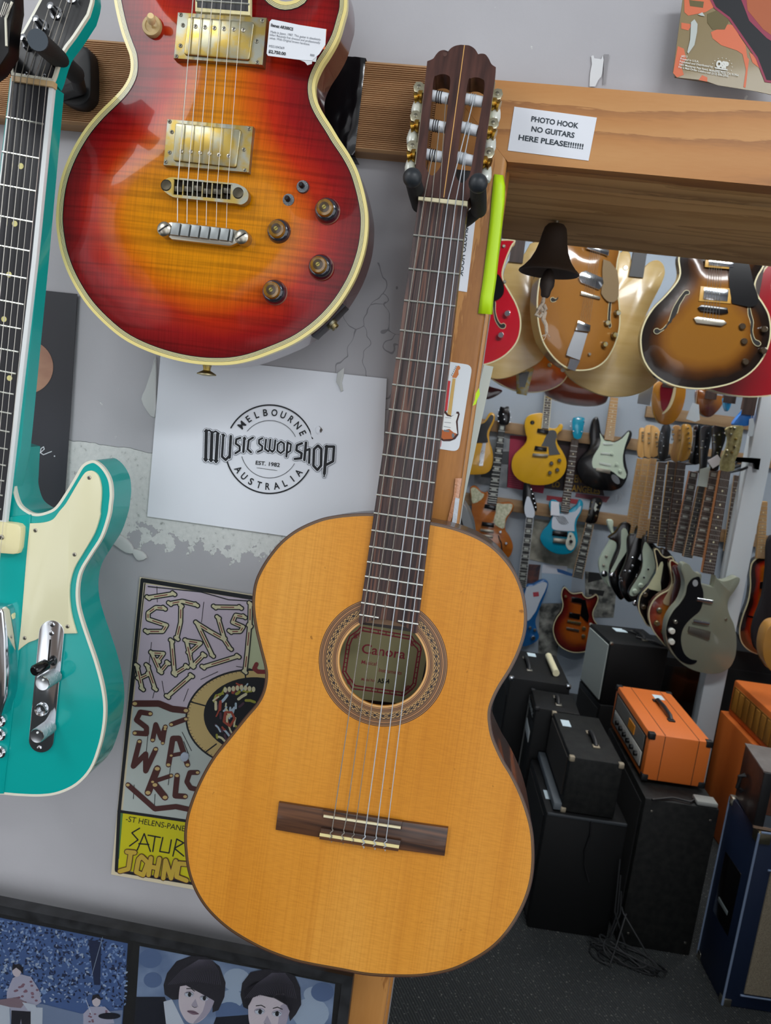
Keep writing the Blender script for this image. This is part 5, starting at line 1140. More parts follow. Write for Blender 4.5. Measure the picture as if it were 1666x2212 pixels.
# ---- sticker with a little guitar on it
ST = flat_thing('guitar_sticker', 'white rounded card picturing a small sunburst guitar, on the pine post', 'sticker', (985, 880), -0.0318)
def sticker():
    T = ST; q_ = T.loop([(930, 775), (1021, 789), (991, 976), (905, 963)], 0.0); T.slab('card', None, -0.0003, 0.0, mat('white card', '#d8dee2', 0.4, coat=0.3), raw=round_loop(q_, 0.008, 5))
    W = lambda p: px('W', p); V_ = lambda p: px('V', p); ogw = mat('printed orange wood', '#c4743c', 0.5); mp = mat('printed maple', '#c9a55e', 0.5); rd = mat('printed red bar', '#c23238', 0.5); db = mat('printed dark burst', '#3d1a14', 0.5); sb = mat('printed sunburst', '#b5602c', 0.5); wg = mat('printed white guard', '#e2e4e2', 0.5)
    T.printed('picture', [(rd, [V_([(525, 1270), (548, 1273), (525, 1475), (500, 1490)]), V_([(440, 1710), (487, 1680), (482, 1722), (440, 1716)])]),
        (ogw, [W([(172, 1750), (225, 1645), (262, 1545), (290, 1508), (325, 1510), (350, 1545), (340, 1590), (308, 1600), (308, 1650), (312, 1700), (280, 1745), (262, 1775), (185, 1770)])]), (mp, [V_([(563, 1255), (583, 1258), (551, 1516), (525, 1510)])]),
        (db, [V_([(500, 1488), (515, 1475), (530, 1500), (555, 1512), (585, 1500), (590, 1482), (605, 1483), (611, 1500), (597, 1550), (600, 1600), (602, 1640), (580, 1670), (545, 1684), (500, 1684), (470, 1670), (455, 1640), (470, 1590), (490, 1540)])]),
        (sb, [V_([(505, 1500), (530, 1520), (560, 1525), (585, 1530), (585, 1590), (590, 1635), (560, 1668), (500, 1672), (470, 1645), (490, 1590), (500, 1540)])]), (wg, [V_([(507, 1492), (525, 1512), (552, 1518), (590, 1495), (600, 1500), (585, 1550), (590, 1600), (595, 1635), (570, 1625), (540, 1600), (500, 1610), (485, 1600), (495, 1550)])]),
        (mat('print grey', '#70767a', 0.5), ribbon(V_([(513, 1523), (552, 1526)]), 1.0)+ribbon(V_([(507, 1555), (550, 1559)]), 1.0)+ribbon(V_([(503, 1583), (548, 1592)]), 1.0)+[V_([(502, 1605), (540, 1610), (538, 1622), (502, 1618)]), ell(*P1('V', 566, 1645), 3, 5, n=12)]), (INK, [ell(*P1('W', 163+19*k, 1712-38*k), 1.0, n=8) for k in range(6)])], w=0.0002, dw=0.00008)
sticker()
# ---- fluorescent tape strips
YT = flat_thing('fluorescent_tape', 'long fluorescent yellow tape strip folded round the edge of the pine post', 'tape', (1063, 520), -0.0322)
def ytape(T, strip, extra=None):
    m = mat('fluorescent yellow tape', '#c8f318', 0.45); V, Fc = [], []; random.seed(2)
    for (x0, x1, y) in strip:
        for k, t in enumerate((0, 0.3, 0.62, 0.85, 1.0)):
            w = (0.0006, 0.0012+0.0008*random.random(), 0.0016*random.random()+0.0006, 0.0004, -0.0035)[k]; u, v = T.pl.uv(x0+(x1-x0)*t, y+2.5*t, w); V.append(T.pl.loc(u, v, w))
    for j in range(len(strip)-1):
        for i in range(4): a = j*5+i; Fc.append((a, a+5, a+6, a+1))
    o = link('strip', V, Fc, m, T.root, smooth=True); md = o.modifiers.new('thickness', 'SOLIDIFY'); md.thickness = 0.0004
ytape(YT, [(1068, 1088, 376), (1065, 1092, 400), (1062, 1091, 430), (1060, 1088, 460), (1056, 1084, 500), (1050, 1078, 550), (1044, 1073, 600), (1038, 1067, 640), (1033, 1064, 677)])
YT2 = flat_thing('fluorescent_tape', 'small torn scrap of fluorescent yellow tape low on the post edge', 'tape', (1030, 858), -0.033)
YT2.slab('strip', [(1035, 838), (1037, 852), (1032, 862), (1028, 873), (1021, 877), (1026, 864), (1028, 850)], 0.0, 0.0006, mat('fluorescent yellow tape', '#c8f318', 0.45))
# ---- strip of white board behind the post edge, clear tape, dark round body
WB = Thing('white_board_strip', 'narrow white board edge standing just behind the door post', 'board', atY(1030, 940, 0.05))
WB.slab('board', [(1046, 788), (1066, 792), (1001, 1089), (975, 1086), (995, 1000)], -0.012, 0.0, mat('pale board', '#c3cdc6', 0.6))
CT = flat_thing('clear_tape', 'crumpled clear tape with a white paper tab at the foot of the post edge', 'tape', (985, 1080), -0.0335)
CT.slab('tape', px('V', []) or [(984, 1033), (998, 1033), (990, 1084), (972, 1130), (966, 1128), (980, 1070)], 0.0, 0.0008, mat('glossy clear tape', '#c98f6a', 0.1, coat=1.0, bump=(260, 1.0)), bev=0.0002)
CT.slab('paper_tab', [(984, 1075), (993, 1077), (986, 1134), (976, 1133)], 0.0006, 0.0012, mat('white tab', '#cfd6de', 0.5, bump=(200, 0.6)))
CB = Thing('stringed_instrument', 'dark grey rounded instrument body with pale edge showing low behind the door post', 'guitar', atY(985, 1160, 0.383))
CB.slab('body', px('F', [(930, 1060), (975, 1075), (998, 1085), (1010, 1100), (1020, 1122), (1026, 1150), (1027, 1190), (1010, 1230), (960, 1260), (880, 1250), (860, 1150), (880, 1080)]), -0.06, 0.0, mat('dark grey lacquer', '#3c4144', 0.35, coat=0.4), sm=3, bev=0.004)
CB.slab('front_panel', px('F', [(930, 1075), (970, 1090), (992, 1110), (1002, 1140), (1004, 1180), (990, 1215), (950, 1240), (890, 1235), (875, 1150), (890, 1090)]), -0.001, 0.003, mat('black front', '#0d0e10', 0.4), sm=3)
# ---- bell under the header
BL = Thing('hanging_bell', 'dark cast iron shop bell hanging under the pine header with a frayed cord', 'bell', (0, 0, 0), (0, 0, 1), up=(0, 1, 0))
def bell():
    zt = HZ0+0.006; Y = float(atZ(1203, 477, zt)[1]); top = atY(1203, 478, Y); T = BL; axis = np.array([top[0], Y, 0]); z0 = atY(1200, 482, Y)[2]; zr = atY(1186, 590, Y)[2]
    T.root.matrix_world = Matrix.Translation((axis[0], Y, zt)); sc = (z0-zr)
    iron = mat('dark cast iron', '#3a2f28', 0.55, 0.2, bump=(140, 0.15))
    def rev(name, prof, m, parent, seg=40):
        V, Fc = [], []
        for r, z in prof: V += [(r*math.cos(2*math.pi*i/seg), r*math.sin(2*math.pi*i/seg), z-zt) for i in range(seg)]
        for k in range(len(prof)-1):
            for i in range(seg): j = (i+1) % seg; Fc.append((k*seg+i, (k+1)*seg+i, (k+1)*seg+j, k*seg+j))
        return link(name, V, Fc, m, parent, smooth=True)
    R = 0.5*np.linalg.norm(atY(1121, 577, Y)-atY(1252, 590, Y)); H = sc
    pr = [(0.001, z0), (0.10*R, z0), (0.27*R, z0-0.03*H), (0.36*R, z0-0.10*H), (0.41*R, z0-0.22*H), (0.46*R, z0-0.40*H), (0.54*R, z0-0.58*H), (0.68*R, z0-0.76*H), (0.86*R, z0-0.90*H), (0.99*R, z0-0.97*H), (R, z0-1.0*H), (0.97*R, z0-1.015*H), (0.90*R, z0-0.96*H), (0.66*R, z0-0.80*H), (0.48*R, z0-0.6*H), (0.38*R, z0-0.3*H), (0.2*R, z0-0.1*H), (0.001, z0-0.08*H)]
    rev('bell_cup', pr, iron, T.root)
    rev('clapper', [(0.04*R, z0-0.5*H), (0.05*R, zr+0.10*H), (0.16*R, zr+0.02*H), (0.24*R, zr-0.14*H), (0.24*R, zr-0.26*H), (0.17*R, zr-0.36*H), (0.15*R, zr-0.46*H), (0.10*R, zr-0.50*H), (0.001, zr-0.50*H)], iron, T.root, 24)
    tube_mesh('hanging_bolt', [(0, 0, 0.004), (0, 0, z0-zt-0.002)], 0.0032, NICKEL, T.root, 12)
    P = [(1182, 624), (1176, 634), (1174, 650), (1170, 664), (1176, 676), (1174, 690), (1180, 702), (1181, 720)]
    L = [Vector(tuple(atY(x, y, Y)))-Vector((axis[0], Y, zt)) for x, y in P]
    c = tube_mesh('cord', L, [0.0022, 0.0026, 0.0028, 0.0036, 0.0046, 0.0034, 0.003, 0.0024], mat('frayed cotton cord', '#ddcdb8', 0.9, bump=(500, 1.0)), T.root, 8)
    for k in range(9):
        s = Vector(L[-1 if k > 3 else 3+k % 2]); e = s+Vector((random.uniform(-.006, .006), random.uniform(-.004, .004), random.uniform(-.014, -.002)))
        tube_mesh('frayed_strand', [s, (s+e)/2+Vector((.001, 0, 0)), e], 0.0006, MATS['frayed cotton cord'], c, 5)
    lp = [Vector(tuple(atY(x, y, Y-0.004)))-Vector((axis[0], Y, zt)) for x, y in ((1174, 654), (1163, 668), (1158, 680), (1166, 684), (1174, 676), (1180, 668), (1176, 658))]
    tube_mesh('cord_knot', lp, 0.0026, MATS['frayed cotton cord'], c, 8)
bell()
# ---- framed photographs at the foot of the wall
PF = Thing('picture_frame', 'wide black frame holding two bluish photographs of young musicians, low on the wall', 'picture frame', atY(400, 2120, -0.050), (0, -math.cos(0.06), math.sin(0.06)))
def frame():
    T = PF; Sx = lambda p: px('S', p); blk = mat('dusty black frame', '#17181a', 0.45, vary=('#2b2d30', (40, 40, 40), 0.15, 4)); a, b_ = (-260, 1899), (764, 2106); c, d = (722, 2450), (-330, 2280)
    q_ = T.loop([a, b_, c, d], 0.0); T.band('moulding', q_, 0.0, 0.014, -0.016, 0.004, blk, w1b=0.0015); T.slab('backing', None, -0.016, -0.003, mat('black mount', '#0f1012', 0.6), raw=inset(q_, 0.012))
    bl1, bl2, bl3, bl4 = mat('blue leaf print', '#4a69a0', 0.5), mat('deep blue print', '#1d2c50', 0.5), mat('pale blue print light', '#7f9fd0', 0.5), mat('washed blue print', '#a9bdd4', 0.5)
    skin, skin2, hair, hair2, navy, shirt = mat('cool skin print', '#d8d0d8', 0.5), mat('shaded skin print', '#b1abbd', 0.5), mat('dark hair print', '#24232e', 0.5), mat('hair strand print', '#5a5766', 0.5), mat('navy coat print', '#141a2b', 0.5), mat('white collar print', '#ccd8e6', 0.5)
    random.seed(11); leaves = {bl2: [], bl3: [], bl4: []}
    for i in range(1500):
        x, y = random.uniform(-60, 530), random.uniform(165, 600); y0 = 160+0.2*x
        if y < y0+6 or y > 470+0.1*x+random.uniform(-20, 40): continue
        m = random.choice([bl2, bl2, bl3, bl3, bl4]) if random.random() < 0.8 else bl2; r = random.uniform(4, 10); leaves[m].append(ell(*P1('S', x, y), r*.52, r*.26, n=6, rot=random.uniform(0, 180)))
    fl, st, dr = mat('floral shirt print', '#b7b9cf', 0.5), mat('red print', '#8e6b7c', 0.5), mat('trouser print', '#22222f', 0.5)
    T.slab('photograph', Sx([(-300, 100), (535, 267), (510, 640), (-330, 560)]), -0.003, -0.0026, bl1)
    g1 = [Sx([(30, 470), (55, 410), (90, 395), (130, 405), (165, 460), (175, 510), (130, 540), (130, 600), (50, 600), (45, 540), (30, 520)])]
    T.printed('photograph_print', [(bl2, leaves[bl2]), (bl3, leaves[bl3]), (bl4, leaves[bl4]), (mat('grass print', '#7f93b4', 0.5), [Sx([(-300, 470), (0, 500), (180, 520), (340, 560), (515, 545), (505, 640), (-330, 640)])]), (bl2, [Sx([(370, 250), (425, 260), (420, 440), (395, 440)])]), (bl4, ribbon(Sx([(430, 240), (385, 400)]), 1.0)),
        (shirt, [Sx([(-20, 510), (40, 505), (45, 640), (-40, 640)]), Sx([(130, 530), (180, 535), (178, 640), (120, 640)])]), (fl, g1+[Sx([(350, 560), (380, 530), (440, 530), (470, 560), (480, 600), (350, 610)])]), (st, [ell(*P1('S', 60+random.random()*100, 420+random.random()*110), 3.5, 2.5, n=7) for _ in range(26)]+[ell(*P1('S', 370+random.random()*90, 545+random.random()*50), 3, 2, n=7) for _ in range(10)]), (dr, [Sx([(50, 545), (130, 550), (130, 640), (95, 640), (90, 580), (80, 640), (48, 640)])]),
        (skin, [ell(*P1('S', 72, 378), 10, 14, n=16), ell(*P1('S', 405, 508), 9, 11, n=16)]), (hair, [Sx([(52, 380), (55, 355), (80, 350), (98, 365), (98, 395), (88, 380), (70, 366)]), Sx([(385, 505), (390, 480), (415, 478), (428, 500), (420, 500), (405, 492)])]), (mat('guitar print', '#8f7b86', 0.5), [Sx([(0, 500), (70, 490), (110, 510), (90, 535), (40, 530), (0, 520)])]), (shirt, [Sx([(95, 510), (150, 520), (160, 545), (120, 545)])]+ribbon(Sx([(362, 500), (385, 560)]), 1.5)), (navy, [ell(*P1('S', 460, 568), 24, 7, n=18)])], w=-0.0024, dw=0.0001)
    T.slab('photograph', Sx([(585, 278), (1403, 437), (1380, 680), (562, 640)]), -0.003, -0.0026, mat('misty blue print', '#93aacb', 0.5, vary=('#5f779f', (16, 16, 16), 0.15, 3)))
    bok = [[ell(*P1('S', x, y), r*.5, r*.42, n=18)] for x, y, r in ((630, 330, 50), (640, 420, 40), (990, 420, 60), (970, 500, 50), (1300, 560, 80), (1310, 480, 40), (1350, 470, 50), (960, 560, 60))]
    L = [(bl4, [b__[0] for b__ in bok[2:6]]), (mat('mid blue print', '#5d76a0', 0.5), [bok[0][0], bok[1][0], bok[6][0], bok[7][0]]), (navy, [Sx([(570, 490), (690, 490), (720, 560), (760, 640), (560, 640)]), Sx([(880, 640), (905, 575), (1040, 565), (1050, 640)])]), (shirt, [Sx([(685, 510), (720, 500), (770, 600), (820, 640), (700, 640)])])]
    def face(cx, cy, rx, ry, tilt, hairpoly, fringe):
        c, s_ = math.cos(tilt), math.sin(tilt); p = lambda x, y: P1('S', cx+x*c-y*s_, cy+x*s_+y*c)
        f = [p(x*rx, y*ry) for x, y in ((-1, -0.5), (-0.98, 0.1), (-0.82, 0.55), (-0.5, 0.9), (-0.15, 1.1), (0.2, 1.1), (0.55, 0.9), (0.85, 0.5), (0.98, 0), (1, -0.6), (0.5, -1), (-0.5, -1))]
        o = [(hair, [Sx(hairpoly)]), (skin, [spline(f, 4)]), (skin2, [spline([p(x*rx, y*ry) for x, y in ((0.55, -0.4), (0.98, -0.4), (0.9, 0.4), (0.5, 0.9), (0.15, 1.08), (0.5, 0.5))], 3), [p(-0.05*rx, 0.05*ry), p(0.2*rx, 0.36*ry), p(0.0, 0.42*ry), p(-0.2*rx, 0.36*ry)], ell(*p(-0.45*rx, -0.08*ry), rx*.14, ry*.07, n=14), ell(*p(0.42*rx, -0.08*ry), rx*.14, ry*.07, n=14)]),
             (shirt, [ell(*p(e*rx, -0.06*ry), rx*.12, ry*.055, n=12) for e in (-0.44, 0.42)]), (INK, [ell(*p(e*rx, -0.06*ry), rx*.05, ry*.05, n=10) for e in (-0.42, 0.42)]+ribbon([p(-0.62*rx, -0.10*ry), p(-0.44*rx, -0.17*ry), p(-0.26*rx, -0.08*ry)], 1.2)+ribbon([p(0.24*rx, -0.08*ry), p(0.42*rx, -0.17*ry), p(0.6*rx, -0.09*ry)], 1.2)+ribbon([p(-0.65*rx, -0.28*ry), p(-0.4*rx, -0.33*ry), p(-0.2*rx, -0.26*ry)], 2)+ribbon([p(0.2*rx, -0.26*ry), p(0.4*rx, -0.33*ry), p(0.65*rx, -0.27*ry)], 2)),
             (mat('lip print', '#8a6f80', 0.5), [spline([p(-0.34*rx, 0.64*ry), p(-0.1*rx, 0.57*ry), p(0.1*rx, 0.57*ry), p(0.34*rx, 0.64*ry), p(0.1*rx, 0.72*ry), p(-0.1*rx, 0.72*ry)], 3)]), (INK, ribbon([p(-0.33*rx, 0.64*ry), p(0, 0.63*ry), p(0.33*rx, 0.64*ry)], 0.8)+ribbon([p(-0.13*rx, 0.38*ry), p(0, 0.42*ry), p(0.13*rx, 0.38*ry)], 1.0)), (hair, [Sx(fringe)])]
        hs_ = []
        xs = [q_[0] for q_ in hairpoly]; ys = [q_[1] for q_ in hairpoly]
        for k in range(26): t = k/25; x0 = min(xs)+20+(max(xs)-min(xs)-40)*t; hs_ += ribbon(Sx([(cx+40+(x0-cx)*0.25, min(ys)+14), (cx+20+(x0-cx)*0.7, min(ys)+60), (x0, min(ys)+105+30*abs(t-.5))]), 0.8)
        return o+[(hair2, hs_)]
    L += face(824, 493, 76, 98, 0.24, [(690, 480), (685, 440), (700, 390), (740, 340), (800, 318), (865, 322), (920, 362), (945, 430), (940, 490), (915, 545), (890, 555), (890, 500), (740, 500), (720, 500)], [(720, 500), (715, 430), (765, 375), (865, 378), (935, 430), (918, 520), (890, 500), (850, 478), (780, 440), (750, 445), (740, 500)])
    L += face(1125, 560, 85, 105, 0.12, [(1020, 530), (1008, 480), (1015, 430), (1050, 385), (1110, 372), (1180, 375), (1235, 400), (1258, 450), (1262, 520), (1240, 560), (1215, 590), (1205, 540), (1050, 520), (1040, 540)], [(1035, 530), (1022, 460), (1070, 420), (1185, 425), (1238, 470), (1222, 560), (1200, 520), (1150, 492), (1090, 478), (1060, 490), (1045, 520)])
    T.printed('portrait_print', L, w=-0.0024, dw=0.0001)
    T.slab('glass', None, -0.0004, 0.0, mat('picture glass', '#ffffff', 0.02, trans=1.0), raw=inset(q_, 0.013))
frame()
# ---- scraps of curling paint on the plaster edge
for (pts, lab) in (([(240, 1152), (262, 1158), (282, 1176), (288, 1196), (270, 1194), (252, 1182), (238, 1170)], 'large curled paint flake on the wall beside the turquoise guitar waist'), ([(283, 1186), (306, 1192), (316, 1206), (300, 1212), (290, 1204)], 'small curled paint flake hanging beside the larger flake over the gig poster'),
                   ([(336, 768), (326, 800), (312, 842), (304, 862), (316, 888), (333, 902), (336, 850)], 'lifted plaster flake beside the upper corner of the logo sheet')):
    f = flat_thing('paint_flake', lab, 'paint flake', pts[0], -0.001, 'curling paint flakes on the wall'); f.slab('flake', pts, 0.0, 0.004, mat('curled paint flake', '#c9ccca', 0.6), bev=0.0018, sm=2)

WS = flat_thing('paper_scrap', 'torn white tape remnant stuck on the grey wall above the pine header', 'scrap', (1295, 150), -0.0015)
WS.slab('scrap', px('T', [(632, 322), (645, 318), (650, 335), (690, 340), (700, 318), (704, 345), (695, 420), (690, 440), (672, 462), (655, 498), (622, 498), (626, 420), (636, 370)]), 0.0, 0.0004, mat('white tape remnant', '#d3d6d8', 0.6))
WS.slab('grey_edge', px('T', [(706, 312), (735, 312), (722, 380), (712, 480), (700, 490), (704, 400)]), 0.0, 0.0003, mat('grey tape residue', '#8b8a8d', 0.6))
# ================================================================== THE ROOM BEYOND: AMPLIFIERS
class Amp:
    """box-shaped amplifier; local x = width, y = depth, z = height from its near bottom corner; it faces -x"""
    def __init__(s, name, label, cat, p, m, bev=0.006, group=None, cab='cabinet'):
        s.x, s.y, s.z, s.yaw, s.W, s.D, s.H = p
        s.root = bpy.data.objects.new(name, None); COL.objects.link(s.root); s.root.empty_display_size = 0.05
        s.root.location = (s.x, s.y, s.z); s.root.rotation_euler = (0, 0, s.yaw); tag(s.root, label, cat, group)
        s.cab = s.box(cab, (0, 0, 0), (s.W, s.D, s.H), m, bev)
    def box(s, name, lo, hi, m, bev=0.0, parent=None): return box_mesh(name, lo, hi, m, parent or s.root, bev)
    def tube(s, name, pts, r, m, seg=8, parent=None): return tube_mesh(name, pts, r, m, parent or s.root, seg)
    def handle(s, m, x=None, y0=0.35, y1=0.65, plate=None):
        x = s.W*0.5 if x is None else x; a, b_ = s.D*y0, s.D*y1; z = s.H
        h = s.tube('handle', [(x, a, z+0.002), (x, a+0.02, z+0.014), (x, (a+b_)/2, z+0.018), (x, b_-0.02, z+0.014), (x, b_, z+0.002)], 0.0085, m, 8)
        for y in (a, b_): s.box('handle_plate', (x-0.013, y-0.012, z), (x+0.013, y+0.012, z+0.006), plate or NICKEL, 0.002, h)
    def corners(s, m, which, r=0.017):
        for i, j, k in which:
            c = (i*s.W, j*s.D, k*s.H); s.box('corner_cap', tuple(c[t]-(r if (i, j, k)[t] else 0.003) for t in range(3)), tuple(c[t]+(0.003 if (i, j, k)[t] else r) for t in range(3)), m, 0.004)
    def sticker(s, x, y, sx, sy, m): s.box('price_sticker', (x, y, s.H), (x+sx, y+sy, s.H+0.0012), m)
TOLEX = mat('black vinyl covering', '#090a0b', 0.55, bump=(420, 0.3), spec=0.3); TOLEX2 = mat('scuffed black vinyl', '#0c0d0e', 0.6, spec=0.3, bump=(380, 0.35), vary=('#1c1d1b', (40, 40, 40), 0.16, 5))
ORANGE = mat('orange vinyl covering', '#d8702a', 0.5, bump=(420, 0.25)); NAVY = mat('navy vinyl covering', '#11213d', 0.5, bump=(380, 0.3)); PIPE = mat('pale blue piping', '#7f91ad', 0.5); STK = mat('price sticker paper', '#c9dbe2', 0.6)
GRLE = mat('black grille cloth', '#0e0f10', 0.9, bump=(900, 0.5)); WORN = mat('worn bronze corner', '#a49882', 0.5, 0.4)
a = Amp('speaker_cabinet', 'black speaker cabinet on the carpet, carrying the scuffed black combo amplifier', 'speaker cabinet', (0.412, 1.679, 0, .081, .293, .42, .458), TOLEX)
a.box('grille', (-0.004, 0.03, 0.03), (0.002, 0.39, 0.43), GRLE); a.sticker(0.012, 0.10, 0.05, 0.065, STK); a.tube('power_cord', [(0.16, -0.006, 0.452), (0.165, -0.008, 0.40), (0.155, -0.008, 0.34), (0.165, -0.006, 0.28), (0.19, -0.006, 0.22)], 0.003, BLACKM)
a.box('edge_bead', (0.004, -0.002, 0.448), (0.289, 0.006, 0.459), mat('grey edge bead', '#33373b', 0.5), 0.002)
a = Amp('speaker_cabinet', 'tall black speaker cabinet on the carpet under the orange amplifier head', 'speaker cabinet', (0.741, 1.689, 0, .06, .26, .601, .575), TOLEX2)
a.box('grille', (-0.004, 0.03, 0.03), (0.002, 0.57, 0.545), GRLE); a.box('cloth', (0.18, 0.005, 0.575), (0.255, 0.06, 0.592), mat('grey cloth', '#8d8f8b', 0.9), 0.006)
for y, z in ((0.0, 0.53), (0.0, 0.05)):
    for x in (0.03, 0.235): a.box('screw', (x-0.004, y-0.002, z-0.004), (x+0.004, y+0.002, z+0.004), NICKEL, 0.001)
a.tube('cable', [(0.02, -0.01, 0.578), (0.1, 0.02, 0.583), (0.16, 0.01, 0.583), (0.2, 0.05, 0.586)], 0.004, BLACKM)
a = Amp('combo_amplifier', 'scuffed black combo amplifier with pale corners on top of a black cabinet', 'amplifier', (0.465, 1.703, 0.4605, .075, .19, .409, .211), TOLEX2)
a.box('grille', (-0.005, 0.03, 0.05), (0.003, 0.38, 0.195), mat('brown grille cloth', '#2b2723', 0.9, bump=(500, 1.0))); a.box('control_panel', (-0.03, 0.0, 0.002), (0.0, 0.409, 0.03), mat('grey front rail', '#5a6166', 0.5), 0.004); a.handle(BLACKM, 0.115, 0.28, 0.58, WORN); a.corners(WORN, [(0, 0, 1), (0, 0, 0), (0, 1, 1), (1, 0, 1)]); a.sticker(0.018, 0.27, 0.034, 0.06, STK)
a = Amp('amplifier_head', 'orange vinyl amplifier head with black handle on top of a black cabinet', 'amplifier', (0.748, 1.806, 0.5885, .084, .227, .486, .179), ORANGE, 0.008)
a.box('front_recess', (-0.0015, 0.03, 0.022), (0.004, 0.456, 0.157), mat('dark amplifier recess', '#2a1c12', 0.4)); p_ = a.box('control_panel', (-0.004, 0.045, 0.03), (0.0, 0.44, 0.085), mat('white control panel', '#c9c6bd', 0.3, coat=0.4), 0.001)
for i in range(6): a.tube('control_knob', [(-0.004, 0.09+i*0.055, 0.058), (-0.016, 0.09+i*0.055, 0.058)], 0.010, BLACK, 14, p_)
a.box('vent_grille', (-0.003, 0.045, 0.092), (0.0, 0.44, 0.150), mat('silver vent mesh', '#9c9890', 0.4, 0.7, bump=(600, 1.0))); a.box('badge', (-0.006, 0.16, 0.10), (-0.003, 0.24, 0.135), mat('orange badge', '#d98a24', 0.4))
for x in (0.055, 0.178):
    a.box('seam', (x, 0.002, 0.1787), (x+0.002, 0.484, 0.1797), BLACKM); a.box('seam', (x, -0.0007, 0.004), (x+0.002, 0.0005, 0.176), BLACKM)
a.handle(BLACKM, 0.125, 0.32, 0.72, BLACKM); a.corners(BLACKM, [(0, 0, 1), (0, 0, 0), (1, 0, 1), (1, 0, 0), (1, 1, 1), (0, 1, 1)], 0.022); a.sticker(0.13, 0.375, 0.04, 0.05, STK)
for x in (0.03, 0.19):
    for y in (0.05, 0.43): a.box('foot', (x, y, -0.0135), (x+0.02, y+0.02, 0.001), BLACKM)
a = Amp('speaker_cabinet', 'black cabinet standing on the floor beneath the grey-fronted cabinet', 'speaker cabinet', (0.714, 2.59, 0, .20, .285, .31, .557), TOLEX)
a.box('grille', (-0.004, 0.02, 0.03), (0.002, 0.29, 0.53), GRLE)
a = Amp('speaker_cabinet', 'black cabinet with plain grey front cloth below the row of hanging guitars', 'speaker cabinet', (0.714, 2.60, 0.558, .20, .282, .302, .302), TOLEX)
a.box('grille', (-0.005, 0.018, 0.015), (0.003, 0.284, 0.285), mat('grey front cloth', '#a3aba6', 0.85, bump=(700, 0.3))); a.handle(BLACKM, 0.2, 0.3, 0.75); a.sticker(0.10, 0.20, 0.06, 0.06, STK); a.corners(NICKEL, [(0, 0, 1), (0, 1, 1)], 0.012)
a.tube('cable', [(0.15, 0.25, 0.306), (0.2, 0.18, 0.308), (0.17, 0.12, 0.308), (0.24, 0.07, 0.308), (0.26, 0.02, 0.308)], 0.0045, BLACKM)
a = Amp('speaker_cabinet', 'tall black amplifier with cream handle and chrome corner below the blue-white guitar', 'amplifier', (0.265, 2.372, 0, .069, .269, .414, .694), TOLEX)
a.handle(BLACKM, 0.10, 0.3, 0.72); a.sticker(0.12, 0.34, 0.04, 0.05, STK); a.corners(CHROME, [(0, 0, 1), (1, 0, 1)], 0.018); a.tube('cream_roll', [(0.215, 0.09, 0.712), (0.215, 0.33, 0.712)], 0.016, CREAM, 12); a.box('grille', (-0.004, 0.02, 0.03), (0.002, 0.39, 0.60), GRLE)
q0, q1 = atY(1147, 1487, 2.34), atY(1238, 1496, 2.34)
a = Amp('combo_amplifier', 'black combo amplifier with pale lettering down its front, beside the scuffed combo', 'amplifier', (q0[0]+0.01, 2.125, 0, 0.03, q1[0]-q0[0], 0.215, q0[2]), TOLEX)
a.box('control_panel', (-0.004, 0.01, a.H-0.07), (0.002, 0.205, a.H-0.012), BLACK); a.box('trim_strip', (-0.005, 0.205, 0.05), (0.0, 0.213, a.H-0.03), mat('silver trim strip', '#8d8f8c', 0.4, 0.6)); a.handle(BLACKM, a.W*0.55, 0.3, 0.7); a.corners(BLACKM, [(0, 0, 1), (0, 1, 1)], 0.016)
def side_text(a, s, y0, y1, z, h, m):
    vs, fs = text_polys(s, 0.02); x0, x1 = min(v[0] for v in vs), max(v[0] for v in vs); k = (y0-y1)/(x1-x0)
    link('lettering', [(-0.0052, y0-(v[0]-x0)*k, z+v[1]/0.7*h) for v in vs], fs, m, a.root)
side_text(a, 'acoustic', 0.20, 0.02, a.H-0.055, 0.03, mat('silver lettering', '#b9bcb8', 0.4))
a.box('badge_tape', (-0.006, 0.03, a.H-0.17), (-0.003, 0.18, a.H-0.12), mat('white torn tape', '#bfc4c4', 0.6), 0.002)
a = Amp('amplifier_head', 'dark brown wood amplifier head on top of the navy combo amplifier', 'amplifier', (1.032, 1.50, 0.637, -.042, .381, .21, .192), grain('dark walnut case', '#3a2520', '#241613', (8, 40, 40), 0.45, 0.2), 0.004)
a.box('top_board', (-0.002, -0.002, 0.188), (0.383, 0.212, 0.193), mat('dusty grey top', '#7f7a76', 0.5, vary=('#5b514c', (12, 12, 12), 0.2, 4))); a.box('front_frame', (0.0, -0.006, 0.0), (0.03, 0.0, 0.19), BLACKM, 0.002); a.box('front_panel', (0.03, -0.003, 0.05), (0.38, 0.001, 0.18), grain('brown front panel', '#6a3e2a', '#4b2a1c', (8, 40, 40), 0.5)); a.box('control_panel', (0.03, -0.004, 0.008), (0.38, 0.0, 0.048), mat('grey panel', '#77808a', 0.3, 0.7)); a.box('bottom_rail', (0.0, -0.008, 0.0), (0.38, 0.0, 0.008), mat('pale timber lip', '#8d7460', 0.5)); a.tube('side_handle', [(-0.004, 0.14, 0.11), (-0.02, 0.14, 0.10), (-0.02, 0.14, 0.06), (-0.004, 0.14, 0.05)], 0.008, BLACKM)
a = Amp('combo_amplifier', 'navy blue combo amplifier with pale piping and wheat grille cloth on the carpet', 'amplifier', (1.051, 1.485, 0, .09, .60, .234, .63), NAVY, 0.006)
